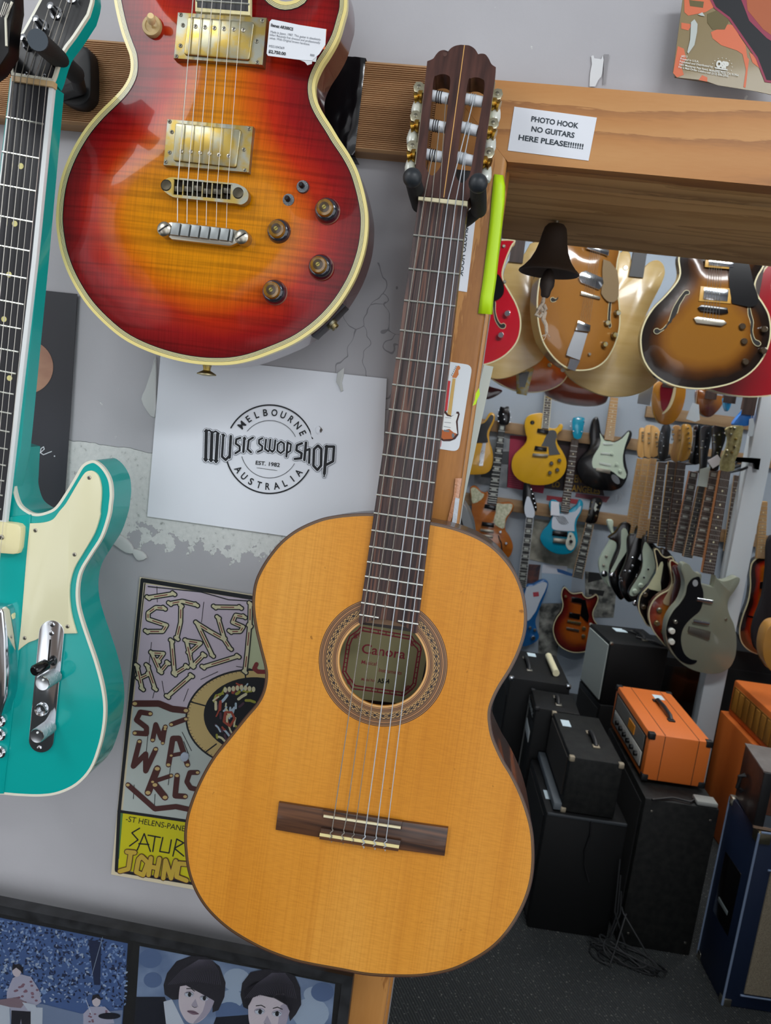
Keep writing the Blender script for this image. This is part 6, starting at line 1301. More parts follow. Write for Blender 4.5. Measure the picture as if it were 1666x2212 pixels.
a.box('grille', (0.06, -0.006, 0.06), (0.58, 0.003, 0.50), mat('wheat grille cloth', '#a19680', 0.85, bump=(420, 1.0), vary=('#7d7360', (300, 300, 300), 0.2, 1))); a.box('badge', (0.085, -0.009, 0.515), (0.22, -0.004, 0.565), mat('silver badge', '#9aa0a0', 0.3, 0.8), 0.003); a.box('badge_face', (0.092, -0.0095, 0.522), (0.213, -0.0085, 0.558), BLACK)
for z in (0.05, 0.505): a.tube('piping', [(0.05, -0.003, z), (0.6, -0.003, z)], 0.0035, PIPE)
a.tube('piping', [(-0.001, -0.001, 0.004), (-0.001, -0.001, 0.626)], 0.004, PIPE); a.tube('piping', [(-0.001, 0.232, 0.01), (-0.001, 0.232, 0.626)], 0.003, PIPE); a.tube('piping', [(0.004, 0.0, 0.63), (0.6, 0.0, 0.63)], 0.004, PIPE); a.corners(mat('polished brass-nickel corner', '#c6bda0', 0.25, 1.0), [(0, 0, 1)], 0.04); a.corners(NICKEL, [(0, 0, 0), (0, 1, 1), (0, 1, 0)], 0.028)
hc = a.box('side_handle_recess', (-0.0015, 0.055, 0.215), (0.004, 0.185, 0.445), BLACK, 0.001); a.box('recess_grip', (-0.003, 0.085, 0.27), (0.0, 0.165, 0.285), mat('grey grip', '#7d8787', 0.5), 0.001, hc)
a = Amp('speaker_cabinet', 'tall orange speaker cabinet behind the white post under an orange head', 'speaker cabinet', (1.372, 2.152, 0, .08, .5, .653, .558), ORANGE, 0.008)
a.tube('side_handle', [(-0.003, 0.2, 0.42), (-0.022, 0.2, 0.40), (-0.022, 0.2, 0.33), (-0.003, 0.2, 0.31)], 0.009, BLACKM)
a = Amp('amplifier_head', 'orange amplifier head with slatted vent front stacked on the orange cabinet', 'amplifier', (1.394, 2.18, 0.5595, .08, .45, .599, .172), ORANGE, 0.012)
a.box('vent_panel', (-0.004, 0.03, 0.03), (0.004, 0.57, 0.145), mat('amber vent panel', '#8a5a1c', 0.5))
for i in range(9): a.box('vent_slats', (-0.007, 0.045+i*0.058, 0.035), (-0.003, 0.085+i*0.058, 0.138), mat('ochre vent mesh', '#b07a2a', 0.5, bump=(500, 1.0)), 0.001)
box_mesh('white_post', (-0.045, -0.045, 0), (0.045, 0.045, ROOM_TOP), mat('white painted timber post', '#c8d0d4', 0.5, bump=(12, 0.3)), None, 0.004)
wp = bpy.data.objects['white_post']; pw = atY(1606, 1100, 2.6); wp.location = (pw[0]+0.02, 2.62, 0); tag(wp, 'square white painted timber post rising from floor to ceiling among the amplifiers', 'post')
cbl = Thing('power_cables', 'tangle of black power cables on the carpet in front of the two black cabinets', 'cable', (0.72, 1.64, 0), (0, 0, 1), (0, 1, 0))
random.seed(4)
for k in range(5):
    P_ = [(-0.03+0.012*k, 0.03, 0.34-0.06*k), (-0.02+0.01*k, 0.01, 0.15)]
    P_ += [((0.05+0.02*k)*math.cos(k*2.1+t*0.33)+0.01*k, -0.03+(0.03+0.008*k)*math.sin(k*1.3+t*0.37), 0.006+0.05*max(0, math.sin(t*0.21+k))**2) for t in range(26)]
    S3_ = []
    for i in range(len(P_)-1):
        for t in (0, 0.5): S3_.append(tuple(P_[i][c]*(1-t)+P_[i+1][c]*t for c in range(3)))
    tube_mesh('cable', S3_, 0.0032, mat('matt black cable', '#1a1c1e', 0.6), cbl.root, 7)

# ================================================================== FAR WALL FITTINGS
def far_board(name, x0, x1, yA, yB, Y, m):
    z0, z1 = atY(*yB, Y)[2], atY(*yA, Y)[2]; tag(box_mesh(name, (x0, Y, z0), (x1, FY, z1), m, None, 0.004), kind='structure')
TIM = grain('raw timber rail', '#a58763', '#8a6c4c', (3, 40, 40), 0.6)
far_board('trim_4', -1.0, 2.2, P1('B', 1000, 520), P1('B', 1000, 640), FY-0.04, TIM)
far_board('trim_5', -1.0, 2.2, P1('B', 800, 1310), P1('B', 800, 1440), FY-0.04, TIM)
def poster(label, k, quad, m, extra=(), Y=FY-0.003):
    t = Thing('poster', label, 'poster', atY(*P1(k, *quad[0]), Y), group='prints on the far wall'); t.slab('paper', px(k, quad), -0.0015, 0.0, m)
    if extra: t.printed('printing', list(extra), w=0.0008, dw=0.0004)
gp = mat('grey print paper', '#9aa0a4', 0.6, vary=('#6b7278', (9, 9, 9), 0.15, 4)); bw = mat('photo collage print', '#a3a49c', 0.6, vary=('#3a3c3a', (14, 14, 14), 0.14, 4))
a = Amp('speaker_cabinet', 'tall black cabinet deep in the gap behind the orange head, before the white post', 'speaker cabinet', (0.98, 3.0, 0, .05, .34, .4, .72), TOLEX); a.box('grille', (-0.004, 0.02, 0.03), (0.002, 0.38, 0.69), GRLE); a.box('front_plate', (0.03, -0.004, 0.5), (0.3, 0.0, 0.68), BLACK, 0.001)
a = Amp('speaker_cabinet', 'black cabinet deep behind the white post beside the orange cabinet', 'speaker cabinet', (1.36, 3.05, 0, .05, .5, .4, .80), TOLEX); a.box('grille', (0.03, -0.004, 0.03), (0.47, 0.002, 0.7), GRLE)
poster('grey photo poster beside the yellow guitar, behind the long black neck', 'B', [(130, 650), (500, 620), (470, 1150), (120, 1100)], gp, [(mat('dark photo print', '#454a4e', 0.6), [px('B', [(420, 760), (490, 760), (480, 900), (400, 890)]), px('B', [(200, 900), (320, 900), (300, 1040), (190, 1030)])])])
poster('crimson poster behind the yellow guitar on the far wall', 'B', [(500, 590), (680, 600), (870, 1110), (850, 1205), (465, 1140)], mat('crimson poster', '#a02d4a', 0.6), [(mat('pink print', '#c75a72', 0.6), [p for i in range(6) for p in ribbon(px('B', [(490, 1010+i*22), (620, 1030+i*22)]), 1.0)])])
poster('dark poster with yellow capital letters behind the teal guitar neck', 'B', [(900, 620), (1360, 680), (1500, 1230), (860, 1150)], mat('dark maroon poster', '#2c1d22', 0.5), [(mat('yellow poster letters', '#a8842c', 0.6), text('LO', P1('B', 945, 1135), P1('B', 1025, 1140), 12, 0.03)+text('EN', P1('B', 1180, 1085), P1('B', 1255, 1092), 16, 0.02)+text('ANGELES', P1('B', 1150, 1180), P1('B', 1450, 1215), 14, 0.02)), (mat('dusty pink print', '#7d4650', 0.6), [px('B', [(1200, 1200), (1560, 1240), (1520, 1300), (1190, 1240)])])])
poster('small red and grey sign above the teal guitar body', 'B', [(890, 1225), (1230, 1270), (1225, 1320), (885, 1275)], mat('red sign', '#a13a42', 0.5))
poster('stained old map-like sheet behind the teal guitar body', 'B', [(760, 1470), (1310, 1540), (1240, 2020), (690, 1900)], mat('stained sheet', '#b4b1a2', 0.7, vary=('#77776c', (10, 10, 10), 0.16, 5)))
poster('pale blue and white leaflet on the far wall below the teal guitar', 'D', [(470, 200), (820, 260), (800, 520), (700, 640), (470, 640)], mat('pale blue leaflet', '#9db3c7', 0.6), [(mat('white leaflet', '#c5cad4', 0.6), [px('D', [(480, 205), (760, 225), (750, 320), (470, 300)])]), (mat('blue leaflet print', '#2f5f9a', 0.6), [px('D', [(640, 250), (720, 270), (820, 310), (815, 340), (740, 320), (650, 290)])])])
poster('brown and red collage poster beside the blue-white guitar', 'D', [(310, 200), (460, 210), (430, 420), (300, 440)], mat('brown red collage', '#6d4438', 0.6, vary=('#2d2a33', (18, 18, 18), 0.16, 4)))
poster('black and white photo sheet low on the far wall behind the sunburst guitar', 'D', [(450, 650), (720, 640), (640, 1240), (430, 1200)], bw)
poster('grey torn bill with black print beside the rack of guitars', 'D', [(960, 280), (1330, 330), (1280, 800), (960, 800)], bw, [(mat('black bill print', '#1d1e1f', 0.6), [px('D', [(1000, 290), (1110, 300), (1150, 370), (990, 410)]), px('D', [(1000, 480), (1180, 500), (1160, 560), (1000, 540)])])])

# ================================================================== THE GUITARS BEYOND
def gz(label, Y, k, body, m, th=0.042, sm=3, n=(0, -1, 0), bind=None, arch=None, bev=0.004, group=None, cat='guitar', name='electric_guitar', wb=0.0):
    if group is None and 'guitar' in name and cat == 'guitar': group = 'guitars hung on the far wall' if Y > 4 else ('guitars in the upper hanging row' if k == 'A' else None)
    pts = body if k is None else px(k, body); c = np.mean([p[:2] for p in pts], axis=0)
    t = Thing(name, label, cat, atY(c[0], c[1], Y), n, group=group); q_ = t.loop(pts, wb, sm)
    if arch:
        t.slab('body', None, -th, -0.001, m, raw=q_); t.arched('top', inset(q_, 0.003), -0.0005, 0.012, 0.08, arch, 0.016)
        if bind: t.band('binding', q_, -0.0006, 0.0042, -0.006, 0.0006, bind)
    else:
        t.slab('body', None, -th, wb, m, raw=q_, bev=0 if bind else bev)
        if bind: t.band('binding', q_, -0.0006, 0.0042, -0.006, wb+0.0006, bind)
    return t
RACK = []; RG = 'guitars hung along the side bar'
def gneck(t, k, top, bot, h0, h1, board, wood, w=0.012, frets=21, inlay=None, edge=None):
    """fingerboard with frets and markers in one mesh, neck wood behind"""
    T0, B0 = np.array(P1(k, *top)), np.array(P1(k, *bot)); s = CROP[k][2]; h0, h1 = h0*s, h1*s; d = unit(B0-T0); nn = np.array([-d[1], d[0]]); L = np.linalg.norm(B0-T0)
    def at(f, side): c = T0+d*L*f; return tuple(c+nn*side*(h0+(h1-h0)*f))
    q_ = [at(0, -1), at(0, 1), at(1, 1), at(1, -1)]
    t.slab('neck', q_, -0.014, w-0.004, wood, bev=0.002)
    if edge: t.slab('fretboard_binding', q_, w-0.0042, w-0.0002, edge); 
    qi = [at(0, -0.86), at(0, 0.86), at(1, 0.86), at(1, -0.86)] if edge else q_
    L0 = [(board, [qi])]; scale = 1/(1-2**(-frets/12)); fr, il_ = [], []
    f0 = lambda i: (1-2**(-i/12))*scale
    lw = max(0.9, 0.011*L*0.35)
    for i in range(1, frets): f = f0(i); fr.append([at(f-lw/L/2, -0.95), at(f-lw/L/2, 0.95), at(f+lw/L/2, 0.95), at(f+lw/L/2, -0.95)])
    if inlay:
        for i in (1, 3, 5, 7, 9, 12, 15, 17): a_, b_ = f0(i-1), f0(i); g = (b_-a_); il_.append([at(a_+g*.22, -0.55), at(a_+g*.22, 0.55), at(a_+g*.78, 0.55), at(a_+g*.78, -0.55)])
    else:
        for i in (3, 5, 7, 9, 12, 15, 17): c = (f0(i-1)+f0(i))/2; p = at(c, 0); il_.append(ell(p[0], p[1], h0*0.22, n=8))
    t.printed('fretboard', [(board, [qi]), (inlay or CREAM, il_), (FRETM, fr)], w=w, dw=0.0004)
    if t.root.get('group') == RG: RACK.append(t.pl.o+t.pl.ex*t.pl.uv(*at(0.02, 0), 0)[0]+t.pl.ey*t.pl.uv(*at(0.02, 0), 0)[1])
    for j in range(6): x = -0.72+j*0.288; t.tube('string', [at(0, x)+(w+0.004,), at(1, x)+(w+0.004,)], 0.0006, STEEL, 4)
def ghead(t, k, pts, m, pegs=(), pm=CHROME, w=0.008, sm=2, r=0.006):
    h = t.slab('headstock', px(k, pts), -0.008, w, m, sm=sm, bev=0.001)
    for x, y in pegs: t.lathe('tuning_peg', *P1(k, x, y), [(r, w-0.004), (r, w+0.004), (r*0.6, w+0.012), (r*0.5, w+0.013)], pm, 12, None, h)
def gknob(t, k, pts, m, r=0.011, h=0.014, w=0.0):
    for x, y in pts: t.lathe('control_knob', *P1(k, x, y), [(r, w), (r*0.95, w+h*0.8), (r*0.75, w+h)], m, 16, wref=w)
def gpick(t, k, pts, m, w=0.0, h=0.01, name='pickup', bev=0.002, poles=None):
    p = t.slab(name, px(k, pts), w, w+h, m, bev=bev)
    return p
MAPLE = mat('maple neck', '#cda368', 0.35, coat=0.3, vary=('#bb8e52', (30, 3, 10), 0.2, 2)); RWB = grain('rosewood far board', '#4a3730', '#33251f', (90, 5, 5), 0.5); EBO = mat('ebony far board', '#1c1c1f', 0.45); NECKW = grain('neck mahogany', '#5d3a26', '#45291a', (60, 4, 4), 0.4, 0.2)
BLD = mat('blonde lacquer', '#e9cc8c', 0.25, coat=0.3, vary=('#dcb973', (4, 30, 4), 0.2, 3)); CRB = mat('cream edging', '#d9cfa4', 0.35)
def tophang(t, x0, y0, w=0.006, board=None):
    """neck going up out of view behind the header to the ceiling rail"""
    a = t.pl.uv(x0, y0, w); top = 2.66-t.pl.o[2]; d = t.pl
    t.slab('neck', None, -0.016, w, NECKW, raw=[(a[0]-0.027, a[1]), (a[0]+0.027, a[1]), (a[0]+0.022, top), (a[0]-0.022, top)])
    t.slab('fretboard', None, w, w+0.005, board or RWB, raw=[(a[0]-0.027, a[1]-0.02), (a[0]+0.027, a[1]-0.02), (a[0]+0.022, top), (a[0]-0.022, top)])
    t.slab('headstock', None, -0.012, 0.004, BLACK, raw=[(a[0]-0.022, top), (a[0]+0.022, top), (a[0]+0.042, top+0.15), (a[0], top+0.17), (a[0]-0.042, top+0.15)], bev=0.001)
CHB = stripes_uv('cream edging band', [(0, '#d9cfa4')], 0.35, 0.3)
# -- the upper row, close behind the doorway
HB = burst('brown tobacco burst', [(0.0, '#15100d'), (0.25, '#241710'), (0.52, '#532f0f'), (0.76, '#7c4d14'), (1.0, '#8a5a18')], None, 0.2, 0.35, 0.3)
t = gz('tobacco sunburst semi-hollow guitar with black pickguard, topmost row inside the doorway', 1.90, 'A', [(1172, 275), (1150, 330), (1090, 400), (1030, 460), (985, 530), (962, 600), (960, 670), (975, 740), (1010, 800), (1060, 845), (1130, 880), (1210, 897), (1300, 901), (1400, 886), (1480, 860), (1560, 810), (1620, 740), (1655, 660), (1666, 580), (1655, 500), (1625, 440), (1592, 390), (1580, 340), (1596, 290), (1625, 240), (1640, 180), (1600, 120), (1540, 110), (1490, 150), (1450, 190), (1350, 190), (1310, 150), (1260, 110), (1200, 120), (1165, 190)], mat('dark brown side', '#2a1a12', 0.25, coat=0.8), 0.045, 4, bind=CHB, arch=HB)
FH1 = [(1212, 366), (1226, 375), (1222, 390), (1205, 395), (1190, 420), (1172, 450), (1160, 490), (1130, 540), (1105, 570), (1075, 590), (1050, 605), (1032, 595), (1034, 578), (1052, 572), (1068, 580), (1092, 560), (1112, 530), (1132, 470), (1160, 420), (1185, 385), (1198, 370)]
def fhole(t, k, pts, w=0.0105):
    h = t.slab('sound_hole_edge', px(k, pts), w-0.004, w, CRB, sm=3); t.slab('sound_hole', None, w-0.003, w+0.0006, DARKSLOT, raw=inset(t.loop(px(k, pts), w, 3), 0.0016), parent=h)
fhole(t, 'A', FH1); fhole(t, 'A', [(1540, 460), (1552, 458), (1562, 500), (1572, 540), (1568, 590), (1580, 630), (1600, 640), (1612, 655), (1600, 670), (1580, 665), (1562, 640), (1550, 590), (1552, 540), (1540, 500)])
t.slab('pickguard', px('A', [(1440, 190, 1), (1540, 200, 1), (1556, 260), (1572, 330), (1596, 405), (1592, 440), (1560, 457), (1520, 452), (1456, 438, 1), (1440, 340)]), 0.012, 0.017, BLACK, sm=3)
for q_, c_ in (([(1285, 345), (1455, 358), (1448, 440), (1275, 426)], [(1305, 352), (1438, 363), (1431, 428), (1298, 416)]), ([(1312, 200), (1484, 214), (1482, 256), (1308, 242)], [(1330, 200), (1466, 212), (1464, 244), (1328, 232)])):
    p = gpick(t, 'A', q_, mat('amber pickup ring', '#c89a4a', 0.4), 0.009, 0.007); t.slab('pickup_cover', px('A', c_), 0.014, 0.020, CHROME, bev=0.002, parent=p)
gpick(t, 'A', [(1270, 462), (1292, 445), (1430, 462), (1436, 490), (1400, 496), (1284, 480)], BLACK, 0.008, 0.012, 'bridge'); gpick(t, 'A', [(1248, 518), (1270, 510), (1410, 528), (1428, 545), (1400, 562), (1262, 545)], NICKEL, 0.008, 0.012, 'tailpiece')
gknob(t, 'A', [(1505, 565), (1515, 645), (1622, 580), (1620, 695), (1522, 755)], mat('smoked knob', '#3c3020', 0.2, coat=0.8), 0.012, 0.016, 0.006)
for i in range(6): t.tube('string', px('A', [(1335+i*13, 150)])[0]+(0.022,) and [P1('A', 1340+i*12, 190)+(0.022,), P1('A', 1298+i*17, 530)+(0.022,)], 0.0006, STEEL, 5)
tophang(t, *P1('A', 1395, 200), 0.012)
t = gz('cherry red double-cut guitar body half hidden behind the tobacco sunburst one', 2.06, 'A', [(1300, 880), (1360, 915), (1460, 938), (1580, 945), (1700, 927), (1770, 860), (1795, 700), (1750, 520), (1690, 430), (1672, 340), (1690, 260), (1680, 215), (1630, 250), (1585, 330), (1480, 420), (1350, 600), (1290, 760)], mat('cherry red lacquer', '#a30d1c', 0.2, coat=0.9), 0.045, 4, bind=CHB); tophang(t, *P1('A', 1560, 380))
NAT = mat('honey natural lacquer', '#94622c', 0.15, coat=1.0, vary=('#835422', (30, 4, 4), 0.2, 3))
t = gz('honey-natural hollow-body guitar with vibrato tailpiece hanging behind the bell', 2.02, 'A', [(410, 330), (400, 430), (406, 540), (430, 640), (472, 710), (522, 762), (580, 795), (650, 802), (720, 786), (780, 740), (828, 650), (850, 550), (846, 430), (832, 330), (836, 220), (850, 150), (840, 60), (780, 30), (730, 80), (680, 90), (620, 50), (560, 60), (500, 130), (450, 220), (425, 280)], mat('cream-edged maple side', '#b98a44', 0.2, coat=0.8), 0.075, 4, bind=CHB, bev=0, n=(0.28, -0.96, 0), arch=burst('honey natural top', [(0, '#835422'), (0.3, '#96642c'), (1, '#a06d34')], None, 0.12, 0.5, 0.4))
fhole(t, 'A', [(600, 214), (616, 212), (580, 290), (560, 330), (545, 375), (520, 412), (498, 430), (478, 430), (473, 412), (488, 404), (503, 412), (522, 385), (538, 335)]); fhole(t, 'A', [(792, 420), (804, 424), (798, 520), (804, 560), (790, 570), (782, 520)])
p = gpick(t, 'A', [(640, 270), (665, 260), (757, 300), (762, 330), (740, 366), (640, 326), (626, 300)], CHROME, 0.009, 0.012); gpick(t, 'A', [(670, 120), (792, 150), (788, 182), (672, 142)], CHROME, 0.009, 0.012)
gpick(t, 'A', [(640, 372), (745, 402), (742, 418), (638, 392)], NICKEL, 0.008, 0.012, 'bridge')
v = gpick(t, 'A', [(624, 530), (692, 556), (688, 592), (610, 582)], CHROME, 0.009, 0.016, 'vibrato_tailpiece'); t.slab('vibrato_frame', px('A', [(606, 588), (674, 600), (632, 745), (560, 718), (566, 690)]), 0.010, 0.014, mat('silver frame', '#b9bcc0', 0.35, 0.8), parent=v); t.slab('vibrato_hinge', px('A', [(580, 735), (634, 748), (606, 803), (566, 790)]), 0.006, 0.013, CHROME, parent=v)
t.slab('pickguard', px('A', [(760, 200), (834, 260), (842, 395), (826, 425), (806, 432), (780, 425), (748, 384), (756, 330)]), 0.016, 0.018, mat('smoky clear guard', '#8f7a5c', 0.1, coat=1.0), sm=2)
gknob(t, 'A', [(832, 490), (775, 545), (815, 610), (762, 660)], GOLD, 0.011, 0.016, 0.008); gknob(t, 'A', [(682, 713)], NICKEL, 0.006, 0.008, 0.008); t.lathe('strap_button', *P1('A', 541, 798), [(0.006, -0.03), (0.008, -0.02)], NICKEL, 12)
for i in range(6): t.tube('string', [P1('A', 700+i*10, 100)+(0.024,), P1('A', 634+i*10, 545)+(0.022,)], 0.0005, STEEL, 5)
tophang(t, *P1('A', 745, 60), 0.012)
t = gz('flat blonde double-cut guitar body beside the tobacco sunburst one', 2.22, 'A', [(836, 190), (850, 165), (880, 150), (905, 170), (912, 220), (928, 262), (945, 270), (975, 250), (1010, 215), (1050, 204), (1082, 225), (1093, 272), (1075, 330), (1045, 390), (1005, 470), (985, 530), (1010, 600), (1060, 690), (1080, 780), (1060, 850), (1000, 902), (920, 935), (830, 944), (740, 931), (650, 890), (580, 840), (535, 770), (530, 680), (580, 590), (680, 500), (800, 400), (826, 300)], BLD, 0.045, 4); t.lathe('screw', *P1('A', 880, 245), [(0.01, 0), (0.008, 0.004)], NICKEL, 14); tophang(t, *P1('A', 940, 268), 0.006, EBO)
t = gz('flat blonde guitar body peeking between the red guitar and the bell', 2.20, 'A', [(370, 112), (350, 140), (330, 172), (300, 190), (270, 194), (250, 206), (230, 240), (218, 290), (226, 345), (200, 420), (120, 500), (40, 600), (20, 720), (70, 800), (150, 840), (200, 846), (270, 831), (360, 790), (430, 740), (460, 650), (440, 520), (400, 420), (380, 330), (395, 240), (430, 160), (420, 110)], BLD, 0.045, 4); tophang(t, *P1('A', 290, 190))
RED = mat('bright red lacquer', '#b8041f', 0.18, coat=1.0)
t = gz('bright red hollow-body guitar with black pickguard just inside the door post', 1.86, 'A', [(205, 94), (282, 97), (265, 130), (236, 200), (216, 270), (224, 320), (252, 370), (290, 440), (312, 510), (313, 580), (292, 650), (242, 710), (180, 750), (110, 772), (40, 770), (-50, 740), (-110, 660), (-120, 560), (-80, 470), (-30, 400), (-10, 340), (-25, 270), (-50, 190), (-40, 110), (20, 70), (70, 110), (150, 110)], RED, 0.05, 4, bind=CHB)
fhole(t, 'A', [(160, 425), (178, 430), (178, 480), (190, 525), (206, 548), (220, 544), (233, 555), (228, 572), (208, 575), (188, 556), (170, 515)], 0.002); t.slab('pickguard', px('A', [(140, 280), (180, 276), (206, 300), (222, 345), (220, 385), (200, 412), (165, 428), (130, 430)]), 0.004, 0.008, BLACK, sm=3); gknob(t, 'A', [(240, 495), (205, 612)], CHROME, 0.012, 0.016); gknob(t, 'A', [(222, 130), (226, 322)], NICKEL, 0.006, 0.006); tophang(t, *P1('A', 110, 120))
OB = burst('orange red burst', [(0, '#8a2f10'), (0.35, '#b4501a'), (0.8, '#c06a1e'), (1, '#c9761f')], None, 0.2, 0.35, 0.3)
t = gz('orange burst archtop with gold trapeze tailpiece under the blonde guitars', 2.36, 'A', [(150, 842), (200, 876), (280, 911), (380, 921), (470, 906), (540, 866), (575, 800), (570, 710), (520, 640), (460, 580), (450, 520), (400, 480), (300, 480), (260, 520), (250, 590), (190, 650), (140, 730), (130, 800)], mat('brown burst side', '#5a2412', 0.25, coat=0.8), 0.06, 4, bind=CHB, arch=OB)
tp = t.slab('trapeze_tailpiece', px('A', [(288, 800), (386, 786), (346, 936), (290, 926)]), 0.006, 0.012, GOLD, bev=0.001); t.slab('tailpiece_insert', px('A', [(304, 815), (360, 806), (336, 892), (306, 890)]), 0.011, 0.0125, BLACK, parent=tp); gknob(t, 'A', [(392, 762), (468, 772)], GOLD, 0.01, 0.014); tophang(t, *P1('A', 350, 500))
t = gz('dark walnut burst archtop lower edge seen under the flat blonde body', 2.6, 'A', [(445, 930), (500, 962), (580, 986), (690, 996), (760, 982), (785, 950), (800, 860), (740, 760), (620, 700), (500, 760), (440, 860)], mat('dark walnut side', '#32150e', 0.25, coat=0.8), 0.06, 4, arch=burst('dark walnut burst', [(0, '#3a140c'), (0.3, '#7a2f12'), (1, '#8a3f16')], None, 0.2, 0.35, 0.3)); tophang(t, *P1('A', 620, 740))
t = gz('dark red archtop lower edge seen below the orange burst archtop', 2.76, 'A', [(115, 870), (160, 890), (215, 912), (140, 955), (60, 945), (-20, 900), (-60, 820), (0, 760), (80, 780)], mat('dark red side', '#3a1218', 0.25, coat=0.8), 0.05, 4); tophang(t, *P1('A', 40, 800))
for i, y in enumerate((1.89, 2.06, 2.22, 2.40, 2.60, 2.76, 2.95)): tag(box_mesh('trim_%d' % (8+i), (-0.6, y-0.02, 2.815), (2.2, y+0.03, 2.86), TIM, None, 0.004), kind='structure')
# -- guitars on the far wall
FW = FY-0.085
BUT = mat('butterscotch lacquer', '#cf9a2c', 0.25, coat=0.6)
t = gz('butterscotch single-cut guitar with black pickguard at the edge of the doorway', FW, 'B', [(190, 472), (230, 442), (252, 400), (280, 355), (312, 349), (340, 375), (336, 440), (302, 510), (280, 580), (286, 660), (311, 740), (322, 830), (310, 920), (270, 980), (200, 1004), (60, 1005), (-60, 980), (-130, 880), (-130, 780), (-80, 680), (-70, 600), (-120, 520), (-100, 430), (-30, 430), (60, 440), (120, 478)], BUT)
t.slab('pickguard', px('B', [(180, 476), (240, 448), (270, 405), (295, 375), (320, 380), (325, 410), (300, 470), (265, 540), (256, 600), (266, 665), (180, 668), (60, 655), (80, 480)]), 0.0, 0.003, BLACK, sm=2); cp = t.slab('control_plate', px('B', [(213, 665), (247, 665), (230, 800), (212, 912), (172, 912), (182, 800)]), 0.0, 0.003, CHROME); gknob(t, 'B', [(213, 765), (192, 870)], CHROME, 0.01, 0.018, 0.003)
PRL = mat('pearl celluloid guard', '#c9c8a6', 0.25, coat=0.6, vary=('#a3a583', (60, 60, 60), 0.14, 4)); ORW = mat('orange stained wood', '#b0661f', 0.22, coat=0.8, vary=('#965015', (4, 20, 4), 0.2, 3))
t = gz('orange wood guitar with pearl guards and long black neck beside the door post', FW, 'B', [(75, 1150), (110, 1124), (150, 1135), (190, 1178), (230, 1196), (264, 1186), (300, 1260), (350, 1298), (400, 1304), (480, 1296), (522, 1308), (542, 1340), (520, 1400), (472, 1470), (450, 1540), (455, 1600), (490, 1650), (522, 1720), (532, 1780), (512, 1850), (470, 1892), (380, 1910), (250, 1905), (120, 1880), (50, 1800), (60, 1700), (92, 1600), (108, 1500), (92, 1400), (95, 1310), (80, 1230)], ORW)
t.slab('pickguard', px('B', [(84, 1160), (110, 1140), (150, 1155), (195, 1200), (226, 1215), (196, 1270), (105, 1312), (92, 1230)]), 0.0, 0.003, PRL, sm=2); t.slab('pickguard', px('B', [(350, 1310), (420, 1316), (510, 1314), (526, 1345), (490, 1420), (452, 1470), (440, 1570), (390, 1566), (326, 1510), (350, 1400)]), 0.0, 0.003, PRL, sm=2)
gpick(t, 'B', [(232, 1318), (356, 1338), (350, 1384), (226, 1362)], BLACK, 0, 0.012); gpick(t, 'B', [(205, 1505), (334, 1522), (328, 1566), (198, 1548)], BLACK, 0, 0.012); gpick(t, 'B', [(188, 1578), (328, 1594), (326, 1626), (184, 1606)], NICKEL, 0, 0.012, 'bridge'); gpick(t, 'B', [(182, 1634), (322, 1652), (318, 1678), (180, 1660)], NICKEL, 0, 0.012, 'tailpiece'); gknob(t, 'B', [(460, 1730), (398, 1610)], CHROME, 0.01, 0.014)
t.slab('sound_hole', px('B', [(372, 1650), (384, 1655), (392, 1690), (412, 1720), (418, 1780), (424, 1830), (446, 1850), (440, 1870), (414, 1860), (402, 1800), (404, 1740), (384, 1700)]), -0.002, 0.0006, DARKSLOT, sm=2)
gneck(t, 'B', (420, 478), (308, 1322), 34, 50, EBO, NECKW, inlay=mat('pearl block', '#b9bdb4', 0.3)); ghead(t, 'B', [(392, 300), (405, 284), (440, 295), (488, 284), (502, 400), (484, 468), (452, 482), (392, 472), (368, 400)], BLACK, [(380, 325), (378, 440), (374, 385), (500, 340), (506, 400), (498, 450), (430, 365), (440, 420)])
YEL = mat('tv yellow lacquer', '#d8a51c', 0.3, coat=0.5)
t = gz('mustard yellow single-cut guitar with black pickguard on the far wall', FW-0.01, 'B', [(850, 356), (760, 360), (700, 380), (665, 420), (654, 480), (664, 560), (680, 620), (660, 680), (602, 740), (545, 800), (518, 870), (520, 950), (552, 1020), (620, 1075), (720, 1110), (820, 1119), (920, 1106), (1012, 1060), (1076, 990), (1099, 900), (1090, 830), (1050, 750), (1005, 680), (994, 620), (1010, 570), (1042, 540), (1062, 500), (1050, 470), (1026, 474), (1000, 508), (955, 518), (912, 506, 1), (880, 420)], YEL)
pg = t.slab('pickguard', px('B', [(910, 540, 1), (960, 533), (990, 556), (996, 600), (982, 660), (1000, 730), (1032, 790, 1), (914, 802, 1), (908, 712, 1), (832, 702, 1), (880, 600)]), 0.0, 0.003, BLACK, sm=2); gpick(t, 'B', [(795, 515), (908, 538), (903, 580), (786, 558)], BLACK, 0, 0.012); gpick(t, 'B', [(766, 702), (892, 718), (888, 760), (758, 746)], BLACK, 0, 0.012); gpick(t, 'B', [(744, 780), (906, 790), (900, 820), (738, 808)], NICKEL, 0, 0.014, 'bridge'); gknob(t, 'B', [(1022, 855), (938, 885), (1000, 955), (922, 985)], BLACK, 0.013, 0.018); t.lathe('selector_switch', *P1('B', 738, 455), [(0.014, 0), (0.014, 0.003), (0.005, 0.004), (0.004, 0.014)], BLACK, 18)
gneck(t, 'B', (925, -30), (872, 522), 34, 40, RWB, NECKW, edge=CREAM)
BLU = mat('lake blue lacquer', '#1f5c96', 0.2, coat=0.8); WHT = mat('white celluloid guard', '#c4cdd8', 0.3, coat=0.4)
